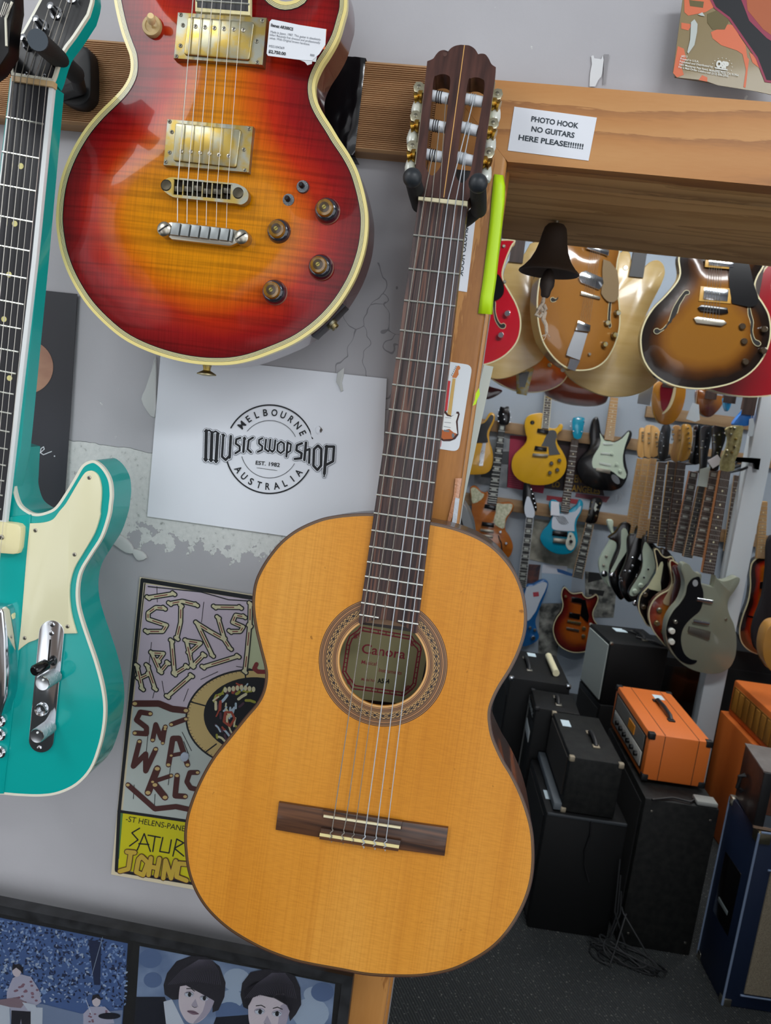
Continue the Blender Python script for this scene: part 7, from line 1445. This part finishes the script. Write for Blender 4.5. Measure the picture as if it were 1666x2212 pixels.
t = gz('blue and white angular guitar low beside the classical guitar shoulder', FW-0.005, 'D', [(300, 440), (370, 428), (440, 395), (490, 379), (532, 395), (546, 432), (522, 520), (470, 650), (420, 780), (402, 850), (420, 950), (442, 1020), (410, 1072), (330, 1115), (250, 1125), (180, 1050), (170, 940), (210, 830), (240, 700), (250, 560)], BLU)
t.slab('pickguard', px('D', [(300, 462), (350, 456), (420, 430), (480, 404), (524, 410), (530, 440), (500, 520), (450, 620), (410, 720), (370, 780), (320, 838), (260, 800), (270, 620)]), 0, 0.003, WHT, sm=2); t.printed('logo', [(mat('red logo', '#b0404e', 0.5), [px('D', [(372, 518), (438, 512), (440, 560), (378, 570)])])], w=0.0034); gknob(t, 'D', [(375, 1025)], CHROME, 0.016, 0.018); gknob(t, 'D', [(340, 915), (395, 940)], NICKEL, 0.01, 0.014)
gneck(t, 'B', (710, 1462), (622, 2200), 38, 48, EBO, NECKW, inlay=mat('pearl block', '#b9bdb4', 0.3), edge=mat('grey-white edge', '#b3b8bb', 0.4)); ghead(t, 'B', [(648, 1100), (690, 1104), (722, 1125), (785, 1330), (776, 1400), (752, 1380), (750, 1460), (670, 1452), (640, 1365), (632, 1250)], BLACK, [(725, 1160), (740, 1210), (750, 1260), (762, 1308), (772, 1350)], CHROME); t.slab('headstock_overlay', px('B', [(680, 1240), (706, 1244), (722, 1280), (762, 1395), (746, 1462), (672, 1452), (652, 1370), (662, 1300)]), 0.008, 0.010, WHT, sm=2)
TEA = mat('teal blue lacquer', '#0d8fae', 0.2, coat=0.8)
t = gz('teal offset guitar with white guard and round grille slots on the far wall', FW, 'B', [(912, 1330), (924, 1290), (950, 1274), (1000, 1284), (1030, 1330), (1050, 1385), (1115, 1392), (1160, 1360), (1204, 1330), (1230, 1280), (1258, 1278), (1276, 1320), (1256, 1400), (1216, 1480), (1200, 1560), (1214, 1640), (1220, 1720), (1190, 1790), (1150, 1832), (1080, 1852), (980, 1842), (900, 1800), (840, 1740), (819, 1670), (850, 1600), (910, 1530), (944, 1450), (926, 1390)], TEA)
pg = t.slab('pickguard', px('B', [(960, 1430), (1030, 1420), (1120, 1408), (1188, 1398), (1230, 1350), (1254, 1338), (1240, 1400), (1195, 1470), (1180, 1540), (1184, 1604, 1), (1040, 1598), (958, 1584), (942, 1540)]), 0, 0.003, WHT, sm=2)
for i in range(7): x0 = 1000+i*15; hh = 48*math.sqrt(max(0.1, 1-((i-3)/4)**2)); t.slab('grille_slot', px('B', [(x0-14, 1490-hh), (x0-7, 1490-hh), (x0+30, 1490+hh), (x0+23, 1490+hh)]), 0.003, 0.0034, DARKSLOT, parent=pg)
gpick(t, 'B', [(952, 1598), (1112, 1612), (1106, 1668), (946, 1650)], BLACK, 0, 0.012); gpick(t, 'B', [(960, 1676), (1096, 1690), (1088, 1742), (955, 1726)], NICKEL, 0, 0.012, 'bridge'); t.slab('control_plate', px('B', [(1128, 1620), (1168, 1630), (1194, 1700), (1184, 1770), (1150, 1806), (1110, 1790), (1088, 1730), (1108, 1670)]), 0, 0.004, mat('cream control plate', '#c9cfc2', 0.3, coat=0.3), sm=3); gknob(t, 'B', [(1145, 1712)], BLACK, 0.012, 0.016, 0.004); gknob(t, 'B', [(1140, 1655)], BLACK, 0.006, 0.012, 0.004)
gneck(t, 'B', (1190, 640), (1078, 1408), 38, 44, RWB, NECKW); ghead(t, 'B', [(1172, 402), (1288, 404), (1278, 500), (1252, 622), (1176, 616), (1160, 500)], TEA, [(1142, 440), (1140, 492), (1172, 545), (1284, 490), (1288, 440), (1258, 550)], CHROME)
tg = Thing('price_tag', 'white price tag hanging on the teal guitar horn', 'price tag', atY(*P1('B', 980, 1360), FW-0.012)); tg.slab('card', px('B', [(935, 1288), (1020, 1296), (1026, 1440), (930, 1436)]), -0.001, 0.0, WHITEP)
t = gz('black double-cut guitar with mint white pickguard and maple neck on the far wall', FW-0.01, None, px('B', [(1430, 398), (1400, 402), (1370, 440), (1350, 520), (1345, 600), (1350, 680), (1330, 740), (1270, 800), (1222, 870), (1210, 950), (1240, 1040), (1310, 1120), (1420, 1165), (1560, 1178)])+px('C', [(40, 1152), (110, 1122), (160, 1050), (180, 970), (165, 900), (150, 800), (160, 720), (200, 640), (222, 565), (196, 528), (150, 570), (90, 625), (20, 650)])+px('B', [(1560, 640), (1500, 600), (1465, 560), (1450, 470)]), BLACK, bev=0.005)
pg = t.slab('pickguard', px('B', [(1450, 560), (1462, 640), (1440, 720), (1390, 800), (1368, 870), (1380, 930), (1420, 942), (1560, 962), (1620, 1000)])+px('C', [(70, 1000), (135, 1035), (162, 985), (132, 900), (125, 790), (150, 680), (192, 555), (170, 552), (120, 610), (40, 655)])+px('B', [(1560, 650), (1500, 640)]), 0, 0.003, MINT, sm=2)
for q_ in ([(1485, 670), (1590, 668), (1595, 690), (1488, 694)], [(1462, 768), (1580, 775), (1578, 800), (1462, 792)], [(1450, 870), (1570, 895), (1566, 920), (1446, 894)]): gpick(t, 'B', q_, mat('white pickup cover', '#c2cbc2', 0.35), 0.003, 0.006)
gpick(t, 'B', [(1412, 932), (1566, 958), (1560, 1000), (1408, 970)], NICKEL, 0.0, 0.012, 'bridge'); t.slab('jack_plate', [tuple(p) for p in ell(*P1('B', 1618, 1055), 6.5, 12.5, n=20, rot=-38)], 0, 0.005, CHROME); gknob(t, 'C', [(60, 880), (95, 950), (10, 770)], MINT, 0.011, 0.015, 0.003)
gneck(t, 'B', (1606, 190), (1548, 642), 40, 50, MAPLE, MAPLE)
SGB = burst('brown cherry burst', [(0, '#3c0e10'), (0.3, '#6d1c12'), (0.7, '#9a4a14'), (1, '#a8561a')], None, 0.2, 1.0)
t = gz('cherry burst double-cut guitar low on the far wall behind the grey-fronted cabinet', FW-0.02, 'D', [(735, 460), (715, 468), (698, 500), (690, 560), (708, 650), (690, 730), (640, 800), (605, 880), (600, 970), (640, 1080), (710, 1150), (800, 1190), (900, 1196), (1000, 1170), (1080, 1100), (1120, 1000), (1110, 900), (1060, 820), (1050, 740), (1090, 650), (1108, 590), (1092, 545), (1068, 548), (1030, 572), (980, 580), (940, 545), (925, 520), (840, 530), (800, 520), (765, 488)], mat('dark cherry side', '#3a0f10', 0.25, coat=0.8), 0.042, 4, bind=CHB, arch=SGB)
gpick(t, 'D', [(812, 570), (932, 590), (925, 645), (806, 625)], BLACK, 0.006, 0.012); gpick(t, 'D', [(784, 745), (905, 765), (898, 825), (776, 802)], BLACK, 0.006, 0.012); t.slab('pickguard', px('D', [(925, 600), (965, 605), (1005, 790), (990, 860), (905, 780)]), 0.010, 0.014, BLACK); gpick(t, 'D', [(765, 830), (915, 858), (910, 885), (760, 855)], GOLD, 0.006, 0.014, 'bridge'); gpick(t, 'D', [(752, 910), (895, 940), (890, 966), (748, 934)], NICKEL, 0.006, 0.012, 'tailpiece'); gknob(t, 'D', [(945, 920), (940, 1005)], GOLD, 0.013, 0.016, 0.006); gknob(t, 'D', [(740, 562)], GOLD, 0.008, 0.012, 0.003)
gneck(t, 'B', (1345, 1525), (1213, 2100), 44, 56, EBO, NECKW, inlay=mat('pearl block', '#b9bdb4', 0.3), edge=mat('tan edge', '#b99c78', 0.4)); ghead(t, 'B', [(1370, 1258), (1440, 1250), (1482, 1288), (1450, 1380), (1430, 1470), (1400, 1520), (1300, 1515), (1330, 1440), (1345, 1320)], BLACK, [(1370, 1300), (1350, 1368), (1336, 1432), (1455, 1312), (1436, 1378), (1414, 1444)], GOLD); t.slab('headstock_inlay', px('B', [(1405, 1300), (1430, 1330), (1410, 1350), (1425, 1375), (1400, 1400), (1388, 1360), (1398, 1330)]), 0.008, 0.0085, mat('pearl block', '#b9bdb4', 0.3))
# -- the rack of guitars hung along a side bar
RG = 'guitars hung along the side bar'
def rack(label, Y, body, m, neck=None, **kw):
    k, pts = body; return gz(label, Y, k, pts, m, 0.04, group=RG, **kw)
t = rack('mint-white guitar body at the far end of the hanging row', 3.46, ('E', [(140, -150), (168, -158), (196, -146), (196, -60), (240, 20), (242, 90), (212, 180), (165, 290), (152, 400), (170, 470), (130, 440), (95, 390), (64, 300), (64, 220), (110, 130), (158, 50), (180, -20), (150, -90)]), MINT); gknob(t, 'E', [(110, 340)], CHROME, 0.02, 0.012); gknob(t, 'E', [(105, 265), (130, 180)], NICKEL, 0.008, 0.006)
gneck(t, 'C', (312, 825), (195, 1600), 32, 45, MAPLE, MAPLE); ghead(t, 'C', [(300, 512), (330, 500), (352, 520), (345, 640), (352, 800), (284, 796), (278, 700), (292, 600)], MAPLE, [(335, 550), (335, 580), (335, 605), (335, 635)], NICKEL)
t = rack('black guitar with curved mint guard second from the far end of the row', 3.32, ('E', [(150, 10), (215, -40), (262, -110), (330, -135), (380, -80), (398, 0), (430, 120), (420, 260), (380, 400), (330, 520), (270, 590), (220, 540), (182, 470), (160, 390), (165, 290), (200, 190), (232, 110), (220, 50)]), BLACK)
t.slab('pickguard', px('E', [(270, -60), (310, -80), (335, -20), (338, 80), (305, 160), (245, 245), (210, 310), (180, 345), (172, 315), (210, 240), (250, 150), (268, 60)]), 0, 0.003, MINT, sm=2); gknob(t, 'E', [(182, 355)], CHROME, 0.018, 0.012, 0.003); gneck(t, 'C', (372, 822), (238, 1620), 32, 42, MAPLE, MAPLE); ghead(t, 'C', [(355, 500), (400, 472), (430, 490), (420, 640), (432, 800), (350, 798), (348, 640)], MAPLE, [(400, 560), (400, 610), (400, 660)], NICKEL)
t = rack('plain black guitar with white hang tag in the middle of the hanging row', 3.20, ('E', [(330, 40), (352, -20), (398, -30), (420, -90), (470, -100), (500, -20), (520, 90), (500, 220), (470, 340), (430, 470), (400, 580), (340, 610), (290, 560), (258, 470), (260, 380), (300, 280), (330, 180)]), BLACK)
gknob(t, 'E', [(370, 195), (372, 268), (300, 318), (345, 320), (262, 385), (268, 412)], CHROME, 0.007, 0.006); gneck(t, 'C', (445, 822), (310, 1650), 34, 44, MAPLE, MAPLE); ghead(t, 'C', [(420, 485), (465, 488), (512, 540), (508, 690), (480, 795), (410, 795), (420, 640)], MAPLE, [(478, 560), (478, 600), (482, 650), (485, 690)], NICKEL); t.slab('hang_tag', px('E', [(455, 150), (468, 185), (470, 232), (430, 205)]), 0.004, 0.006, WHITEP)
t = rack('black guitar with long mint guard in the middle of the hanging row', 3.08, ('E', [(470, 40), (490, -10), (530, 0), (570, 60), (620, 120), (640, 240), (630, 380), (590, 480), (540, 600), (470, 660), (400, 620), (350, 560), (345, 500), (390, 420), (450, 320), (468, 220), (462, 130)]), BLACK)
t.slab('pickguard', px('E', [(490, 50), (515, 62), (560, 130), (592, 190), (602, 290), (572, 370), (500, 440), (440, 510), (402, 547), (360, 548), (346, 522), (362, 480), (400, 420), (452, 330), (472, 230), (466, 130)]), 0, 0.003, MINT, sm=2); gknob(t, 'E', [(395, 505), (450, 452)], MINT, 0.013, 0.016, 0.003); gknob(t, 'E', [(480, 375), (520, 300)], CHROME, 0.006, 0.005, 0.003); gknob(t, 'E', [(400, 615)], CHROME, 0.016, 0.01); gneck(t, 'C', (535, 860), (430, 1700), 40, 50, RWB, MAPLE); ghead(t, 'C', [(540, 480), (600, 460), (625, 520), (610, 640), (590, 820), (500, 830), (500, 640)], mat('dark headstock', '#22262a', 0.3, coat=0.5), [(535, 560), (545, 600), (530, 640), (548, 690), (520, 760)])
t = rack('dark rosewood-neck guitar with gold-amber headstock in the hanging row', 2.98, ('E', [(590, 130), (640, 110), (690, 160), (720, 260), (700, 380), (650, 500), (600, 600), (540, 700), (480, 640), (470, 560), (540, 420), (600, 300)]), BLACK)
gneck(t, 'C', (650, 858), (545, 1740), 48, 56, RWB, MAPLE); ghead(t, 'C', [(650, 492), (690, 476), (730, 500), (725, 640), (745, 760), (700, 850), (640, 840), (622, 740), (660, 640), (640, 560)], MAPLE, [(650, 520), (655, 570), (648, 620), (720, 525), (720, 580), (720, 630)])
t = rack('amber-headstock guitar with rosewood neck hanging before the black single-cut', 2.9, ('E', [(640, 130), (690, 120), (740, 170), (790, 260), (780, 400), (700, 560), (620, 640), (560, 600), (560, 500), (620, 350)]), mat('dark brown lacquer', '#1c1210', 0.25, coat=0.7))
gneck(t, 'C', (735, 862), (628, 1780), 46, 54, RWB, NECKW); ghead(t, 'C', [(740, 480), (790, 462), (832, 480), (852, 560), (838, 690), (800, 830), (700, 842), (720, 720), (735, 600)], mat('amber maple headstock', '#b98a34', 0.3, coat=0.5), [(806, 505), (812, 556), (816, 608), (820, 660), (822, 718)])
t = rack('black single-cut guitar with cream guard in the hanging row', 2.80, ('E', [(578, 120), (612, 114), (650, 168), (692, 190), (745, 184), (770, 260), (760, 400), (740, 520), (700, 640), (640, 740), (570, 830), (510, 825), (470, 760), (436, 690), (430, 620), (450, 540), (512, 470), (580, 380), (602, 280), (588, 190)]), BLACK, bind=CHB)
t.slab('pickguard', px('E', [(640, 235), (662, 260), (636, 420), (640, 502), (580, 496), (524, 480), (532, 440), (590, 340)]), 0, 0.004, mat('pale green-cream guard', '#c6c8a2', 0.35), sm=2); gknob(t, 'E', [(490, 535), (475, 650), (545, 612)], mat('smoked knob', '#3c3020', 0.2, coat=0.8), 0.013, 0.016)
gneck(t, 'C', (865, 960), (700, 1800), 45, 58, RWB, mat('orange neck edge', '#b0703c', 0.3, coat=0.3), inlay=mat('pearl block', '#b9bdb4', 0.3), edge=mat('pinkish edge', '#a88a80', 0.4)); ghead(t, 'C', [(870, 490), (930, 480), (945, 620), (925, 740), (935, 870), (820, 868), (850, 700), (865, 600)], BLACK, [(880, 490), (885, 530), (880, 590), (900, 700), (850, 760), (905, 780)])
t = rack('red-brown sunburst single-cut guitar with cream guard behind the silver guitar', 2.70, ('E', [(720, 240), (742, 214), (782, 236), (835, 282), (870, 380), (880, 520), (860, 680), (800, 820), (760, 960), (694, 1022), (640, 970), (570, 880), (530, 780), (528, 680), (570, 590), (640, 530), (712, 490), (740, 420), (730, 330)]), mat('red brown side', '#4a1412', 0.25, coat=0.8), bind=CHB, arch=burst('red amber burst', [(0, '#5a1610'), (0.25, '#8a2a12'), (0.55, '#b0661a'), (1, '#b87c1e')], None, 0.2, 1.0))
t.slab('pickguard', px('E', [(835, 320), (862, 470), (832, 560), (790, 642), (720, 640), (678, 630), (660, 600), (700, 530), (770, 410)]), 0.010, 0.014, mat('cream guard', '#cdb992', 0.35), sm=2); gknob(t, 'E', [(622, 680), (600, 800), (695, 745), (662, 880)], GOLD, 0.013, 0.016, 0.006)
gneck(t, 'C', (950, 1120), (800, 1850), 42, 52, EBO, NECKW, edge=mat('tan edge', '#b99c78', 0.4)); ghead(t, 'C', [(945, 500), (1010, 480), (1055, 500), (1040, 640), (1010, 780), (1000, 900), (985, 1120), (915, 1120), (930, 900), (930, 640)], mat('dark headstock', '#22262a', 0.3, coat=0.5), [(960, 640), (985, 700), (950, 710), (1020, 560), (1010, 610)])
t = rack('wine-dark guitar with pearl block inlays behind the silver guitar', 2.62, ('E', [(760, 300), (800, 280), (850, 330), (880, 430), (870, 600), (820, 760), (760, 860), (720, 780), (740, 600), (780, 420)]), mat('wine red lacquer', '#3f0d14', 0.25, coat=0.8))
gneck(t, 'C', (1075, 955), (900, 1840), 48, 60, RWB, NECKW, inlay=mat('pearl block', '#b9bdb4', 0.3), edge=mat('orange-pink edge', '#b98a64', 0.4)); ghead(t, 'C', [(1060, 500), (1120, 484), (1200, 520), (1190, 640), (1140, 780), (1120, 940), (1030, 940), (1060, 740)], BLACK, [(1080, 580), (1130, 575), (1080, 650), (1140, 700), (1110, 760), (1190, 560)])
SIL = mat('metallic grey-green lacquer', '#8a8e7c', 0.32, 0.2, coat=0.5)
t = gz('metallic grey double-cut guitar with black curved guard, nearest of the hanging row', 2.50, 'E', [(872, 245), (842, 258), (830, 310), (850, 370), (862, 440), (850, 520), (810, 610), (750, 680), (705, 760), (685, 860), (690, 960), (720, 1050), (780, 1130), (860, 1200), (960, 1250), (1080, 1276), (1190, 1270), (1280, 1220), (1330, 1130), (1346, 1030), (1344, 920), (1320, 810), (1280, 720), (1265, 640), (1280, 570), (1330, 500), (1370, 430), (1376, 386), (1340, 375), (1280, 400), (1220, 411), (1172, 392), (1150, 358, 1), (1130, 470, 1), (1012, 440, 1), (1020, 352), (990, 345), (940, 310), (908, 262)], SIL, 0.046, 4, (0.12, -0.99, 0), bev=0.003, group=RG)
pg = t.slab('pickguard', px('E', [(920, 400), (960, 376), (1000, 374), (1014, 440), (1036, 520), (1030, 610), (1000, 690), (920, 760), (860, 830), (830, 910), (830, 1000), (860, 1090), (920, 1140), (976, 1152), (950, 1182), (890, 1186), (810, 1142), (742, 1050), (705, 970), (690, 880), (710, 780), (760, 690), (822, 620), (870, 540), (886, 460)]), 0, 0.004, BLACK, sm=3)
for a_, b_ in (((972, 580), (1118, 604)), ((938, 780), (1086, 806))): t.tube('lipstick_pickup', [P1('E', *a_)+(0.006,), P1('E', *b_)+(0.006,)], 0.009, CHROME, 14)
gpick(t, 'E', [(908, 838), (1104, 884), (1094, 962), (896, 888)], mat('dull nickel bridge', '#77756c', 0.4, 0.8), 0, 0.012, 'bridge'); gknob(t, 'E', [(735, 872), (732, 972)], mat('white knob', '#d3d6cc', 0.35), 0.014, 0.018, 0.004); gknob(t, 'E', [(770, 788)], NICKEL, 0.009, 0.014, 0.004); t.slab('logo', [tuple(p) for p in ell(*P1('E', 960, 430), 6, 7.5, n=16)], 0.004, 0.0045, mat('grey logo', '#9ba0a2', 0.4), parent=pg); gknob(t, 'E', [(1245, 765)], NICKEL, 0.006, 0.006)
gneck(t, 'C', (1195, 955), (1012, 2020), 52, 62, RWB, mat('orange neck edge', '#b0703c', 0.3, coat=0.3)); ghead(t, 'C', [(1200, 520), (1250, 488), (1370, 480), (1372, 560), (1340, 740), (1290, 850), (1285, 945), (1150, 945), (1165, 800), (1210, 700), (1220, 600)], mat('gold pearl headstock', '#a89f6a', 0.3, coat=0.5, vary=('#8a8250', (80, 80, 80), 0.15, 4)), [(1262, 500), (1300, 505), (1258, 570), (1310, 620), (1300, 700), (1220, 740), (1216, 790), (1270, 760)], GOLD)
bar = Thing('hanging_bar', 'black bar on the white post from which the row of guitars hangs', 'guitar rack', tuple(atY(1640, 995, 2.56)), (0, -1, 0))
B0, B1 = atY(*P1('C', 1560, 850), 2.62), atY(*P1('C', 300, 790), 3.60); L = [bar.pl.inv @ Vector(tuple(p)) for p in (B0, B1)]; tube_mesh('bar', L, 0.012, BLACKM, bar.root, 10)
for p in RACK:
    k = min(1, max(0, ((p-B0) @ (B1-B0))/((B1-B0) @ (B1-B0)))); b_ = B0+(B1-B0)*k; e = p+np.array([0, 0.016, 0.0])
    tube_mesh('hook_arm', [bar.pl.inv @ Vector(tuple(v)) for v in (b_, (b_+e)/2+np.array([0, 0, -0.01]), e)], 0.006, BLACKM, bar.root, 8); bar.slab('bracket', px('C', [(1290, 805), (1560, 822), (1540, 940), (1500, 930), (1490, 870), (1300, 850)]), -0.01, 0.01, BLACKM)
tg = Thing('price_tag', 'white price tag taped across the necks of the hanging row', 'price tag', atY(*P1('C', 1080, 850), 2.585), (0.12, -0.99, 0)); tg.slab('card', px('C', [(1005, 845), (1110, 780), (1165, 860), (1060, 925)]), -0.001, 0, WHITEP)
tg = Thing('price_tag', 'long pale price tag hanging lower between the necks of the row', 'price tag', atY(*P1('C', 970, 1000), 2.60), (0.12, -0.99, 0)); tg.slab('card', px('C', [(930, 930), (1035, 905), (1000, 1120), (900, 1105)]), -0.001, 0, mat('pale tag', '#aebbb4', 0.6))
# -- guitars and oddments beyond the white post
S3 = burst('three tone burst', [(0, '#120c0a'), (0.18, '#2a0f0a'), (0.36, '#a3260e'), (0.62, '#c07a16'), (1, '#c88a1c')], None, 0.15, 1.0)
t = gz('three-tone sunburst guitar hanging just past the white post', 2.95, 'E', [(1470, 330), (1490, 240), (1550, 190), (1640, 172), (1720, 200), (1760, 300), (1750, 450), (1780, 600), (1860, 760), (1880, 920), (1800, 1050), (1650, 1110), (1500, 1080), (1400, 1000), (1370, 880), (1400, 740), (1450, 600), (1472, 460)], mat('black side', '#14100e', 0.25, coat=0.8), 0.045, 4, bind=CHB, arch=S3); t.slab('control_plate', px('E', [(1565, 420), (1635, 410), (1632, 490), (1560, 480)]), 0.008, 0.014, CHROME); t.slab('pickguard', px('E', [(1450, 730), (1560, 755), (1560, 770), (1450, 745)]), 0.008, 0.011, BLACK)
gneck(t, 'E', (1600, -330), (1570, 200), 34, 40, MAPLE, MAPLE)
t = gz('black gig strap or soft case hanging in front of the three-tone sunburst guitar', 2.85, 'E', [(1640, 40), (1720, 60), (1720, 900), (1680, 1080), (1600, 1095), (1520, 1040), (1495, 900), (1520, 760), (1590, 560), (1625, 300)], mat('black soft fabric', '#17151a', 0.9, bump=(90, 0.5)), 0.03, 3, cat='strap', name='guitar_strap')
t = gz('amber acoustic guitar body edge low at the side of the sunburst guitar', 2.3, 'E', [(1600, 960), (1640, 850), (1720, 800), (1850, 830), (1880, 1050), (1800, 1230), (1690, 1260), (1620, 1190), (1592, 1080)], mat('amber acoustic lacquer', '#b8843c', 0.2, coat=0.8), 0.08, 4, name='acoustic_guitar')
t = gz('thin maple-necked instrument standing behind the white post, its dark body below', FY-0.09, 'C', [(1180, 1790), (1240, 1740), (1290, 1760), (1330, 1900), (1290, 2050), (1220, 2080), (1170, 1960)], BLACK, bev=0.004); gneck(t, 'C', (1320, 1000), (1215, 1790), 34, 40, RWB, MAPLE); gknob(t, 'C', [(1218, 1850)], CHROME, 0.014, 0.01)
# -- side wall of guitars glimpsed over the rack
t = gz('maroon guitar with amber rim turned edge-on above the maple headstocks', 2.9, 'C', [(440, 120), (470, 40), (560, 0), (680, -20), (770, 20), (780, 160), (740, 320), (660, 440), (580, 470), (500, 440), (450, 320)], mat('amber rim', '#b0761c', 0.25, coat=0.8), 0.05, 4); t.slab('face', px('C', [(520, 60), (590, 20), (655, 30), (640, 140), (600, 260), (560, 330), (530, 300), (515, 180)]), 0, 0.006, mat('maroon face', '#7c1626', 0.2, coat=0.8), sm=3); tophang(t, *P1('C', 600, 40)); t.slab('face_edge', px('C', [(655, 60), (680, 60), (665, 180), (620, 290), (560, 350), (540, 350), (600, 270), (640, 150)]), 0.0, 0.008, CRB, sm=3)
t = gz('amber burst guitar turned edge-on above the black headstocks', 2.95, 'C', [(900, 130), (960, 100), (1040, 140), (1100, 160), (1180, 180), (1160, 260), (1100, 340), (1030, 390), (960, 370), (910, 280)], mat('amber brown lacquer', '#a3661c', 0.25, coat=0.8, vary=('#5a2410', (6, 6, 6), 0.15, 2)), 0.05, 4); tophang(t, *P1('C', 1040, 160))
t = gz('sky blue guitar body hanging beside the cherry red body', 2.75, 'C', [(1186, 180), (1230, 160), (1262, 190), (1250, 280), (1215, 330), (1190, 270)], mat('sky blue lacquer', '#2a9fd6', 0.2, coat=0.8), 0.04, 4); tophang(t, *P1('C', 1235, 200))
t = gz('bright blue guitar horn hanging over the gold headstock', 2.6, 'C', [(1300, 420), (1380, 330), (1440, 270), (1480, 330), (1475, 430), (1430, 480), (1330, 480), (1280, 470)], mat('bright blue lacquer', '#2f7fd8', 0.2, coat=0.8), 0.04, 4); tophang(t, *P1('C', 1430, 320))
t = gz('dark teal guitar body hanging by the white post', 2.95, 'C', [(1470, 190), (1540, 160), (1605, 190), (1600, 300), (1570, 390), (1520, 370), (1480, 300)], mat('dark teal lacquer', '#0f5a74', 0.2, coat=0.8), 0.04, 4); tophang(t, *P1('C', 1540, 220))
for lab, q_, Y in (('white price tag hanging under the flat blonde body', [(300, 70), (445, 60), (405, 270), (275, 250)], 2.28), ('white price tag hanging above the amber-brown headstocks', [(850, 240), (915, 260), (925, 420), (880, 440), (780, 410)], 2.93), ('bright white price tag hanging under the bright blue guitar horn', [(1440, 410), (1480, 400), (1525, 590), (1425, 590)], 2.59)):
    tg = Thing('price_tag', lab, 'price tag', atY(*P1('C', *q_[0]), Y), group='price tags hanging under the upper row'); tg.slab('card', px('C', q_), -0.001, 0, mat('bluish tag card', '#c3d0d6', 0.6)); c = P1('C', (q_[0][0]+q_[1][0])/2, (q_[0][1]+q_[1][1])/2); tg.tube('tag_string', [c+(0.0,), (c[0]+4, c[1]-30, 0.0)], 0.0008, CREAM, 5)
far_board('trim_7', 1.0, 2.9, P1('C', 600, 300), P1('C', 600, 420), FY-0.04, TIM)
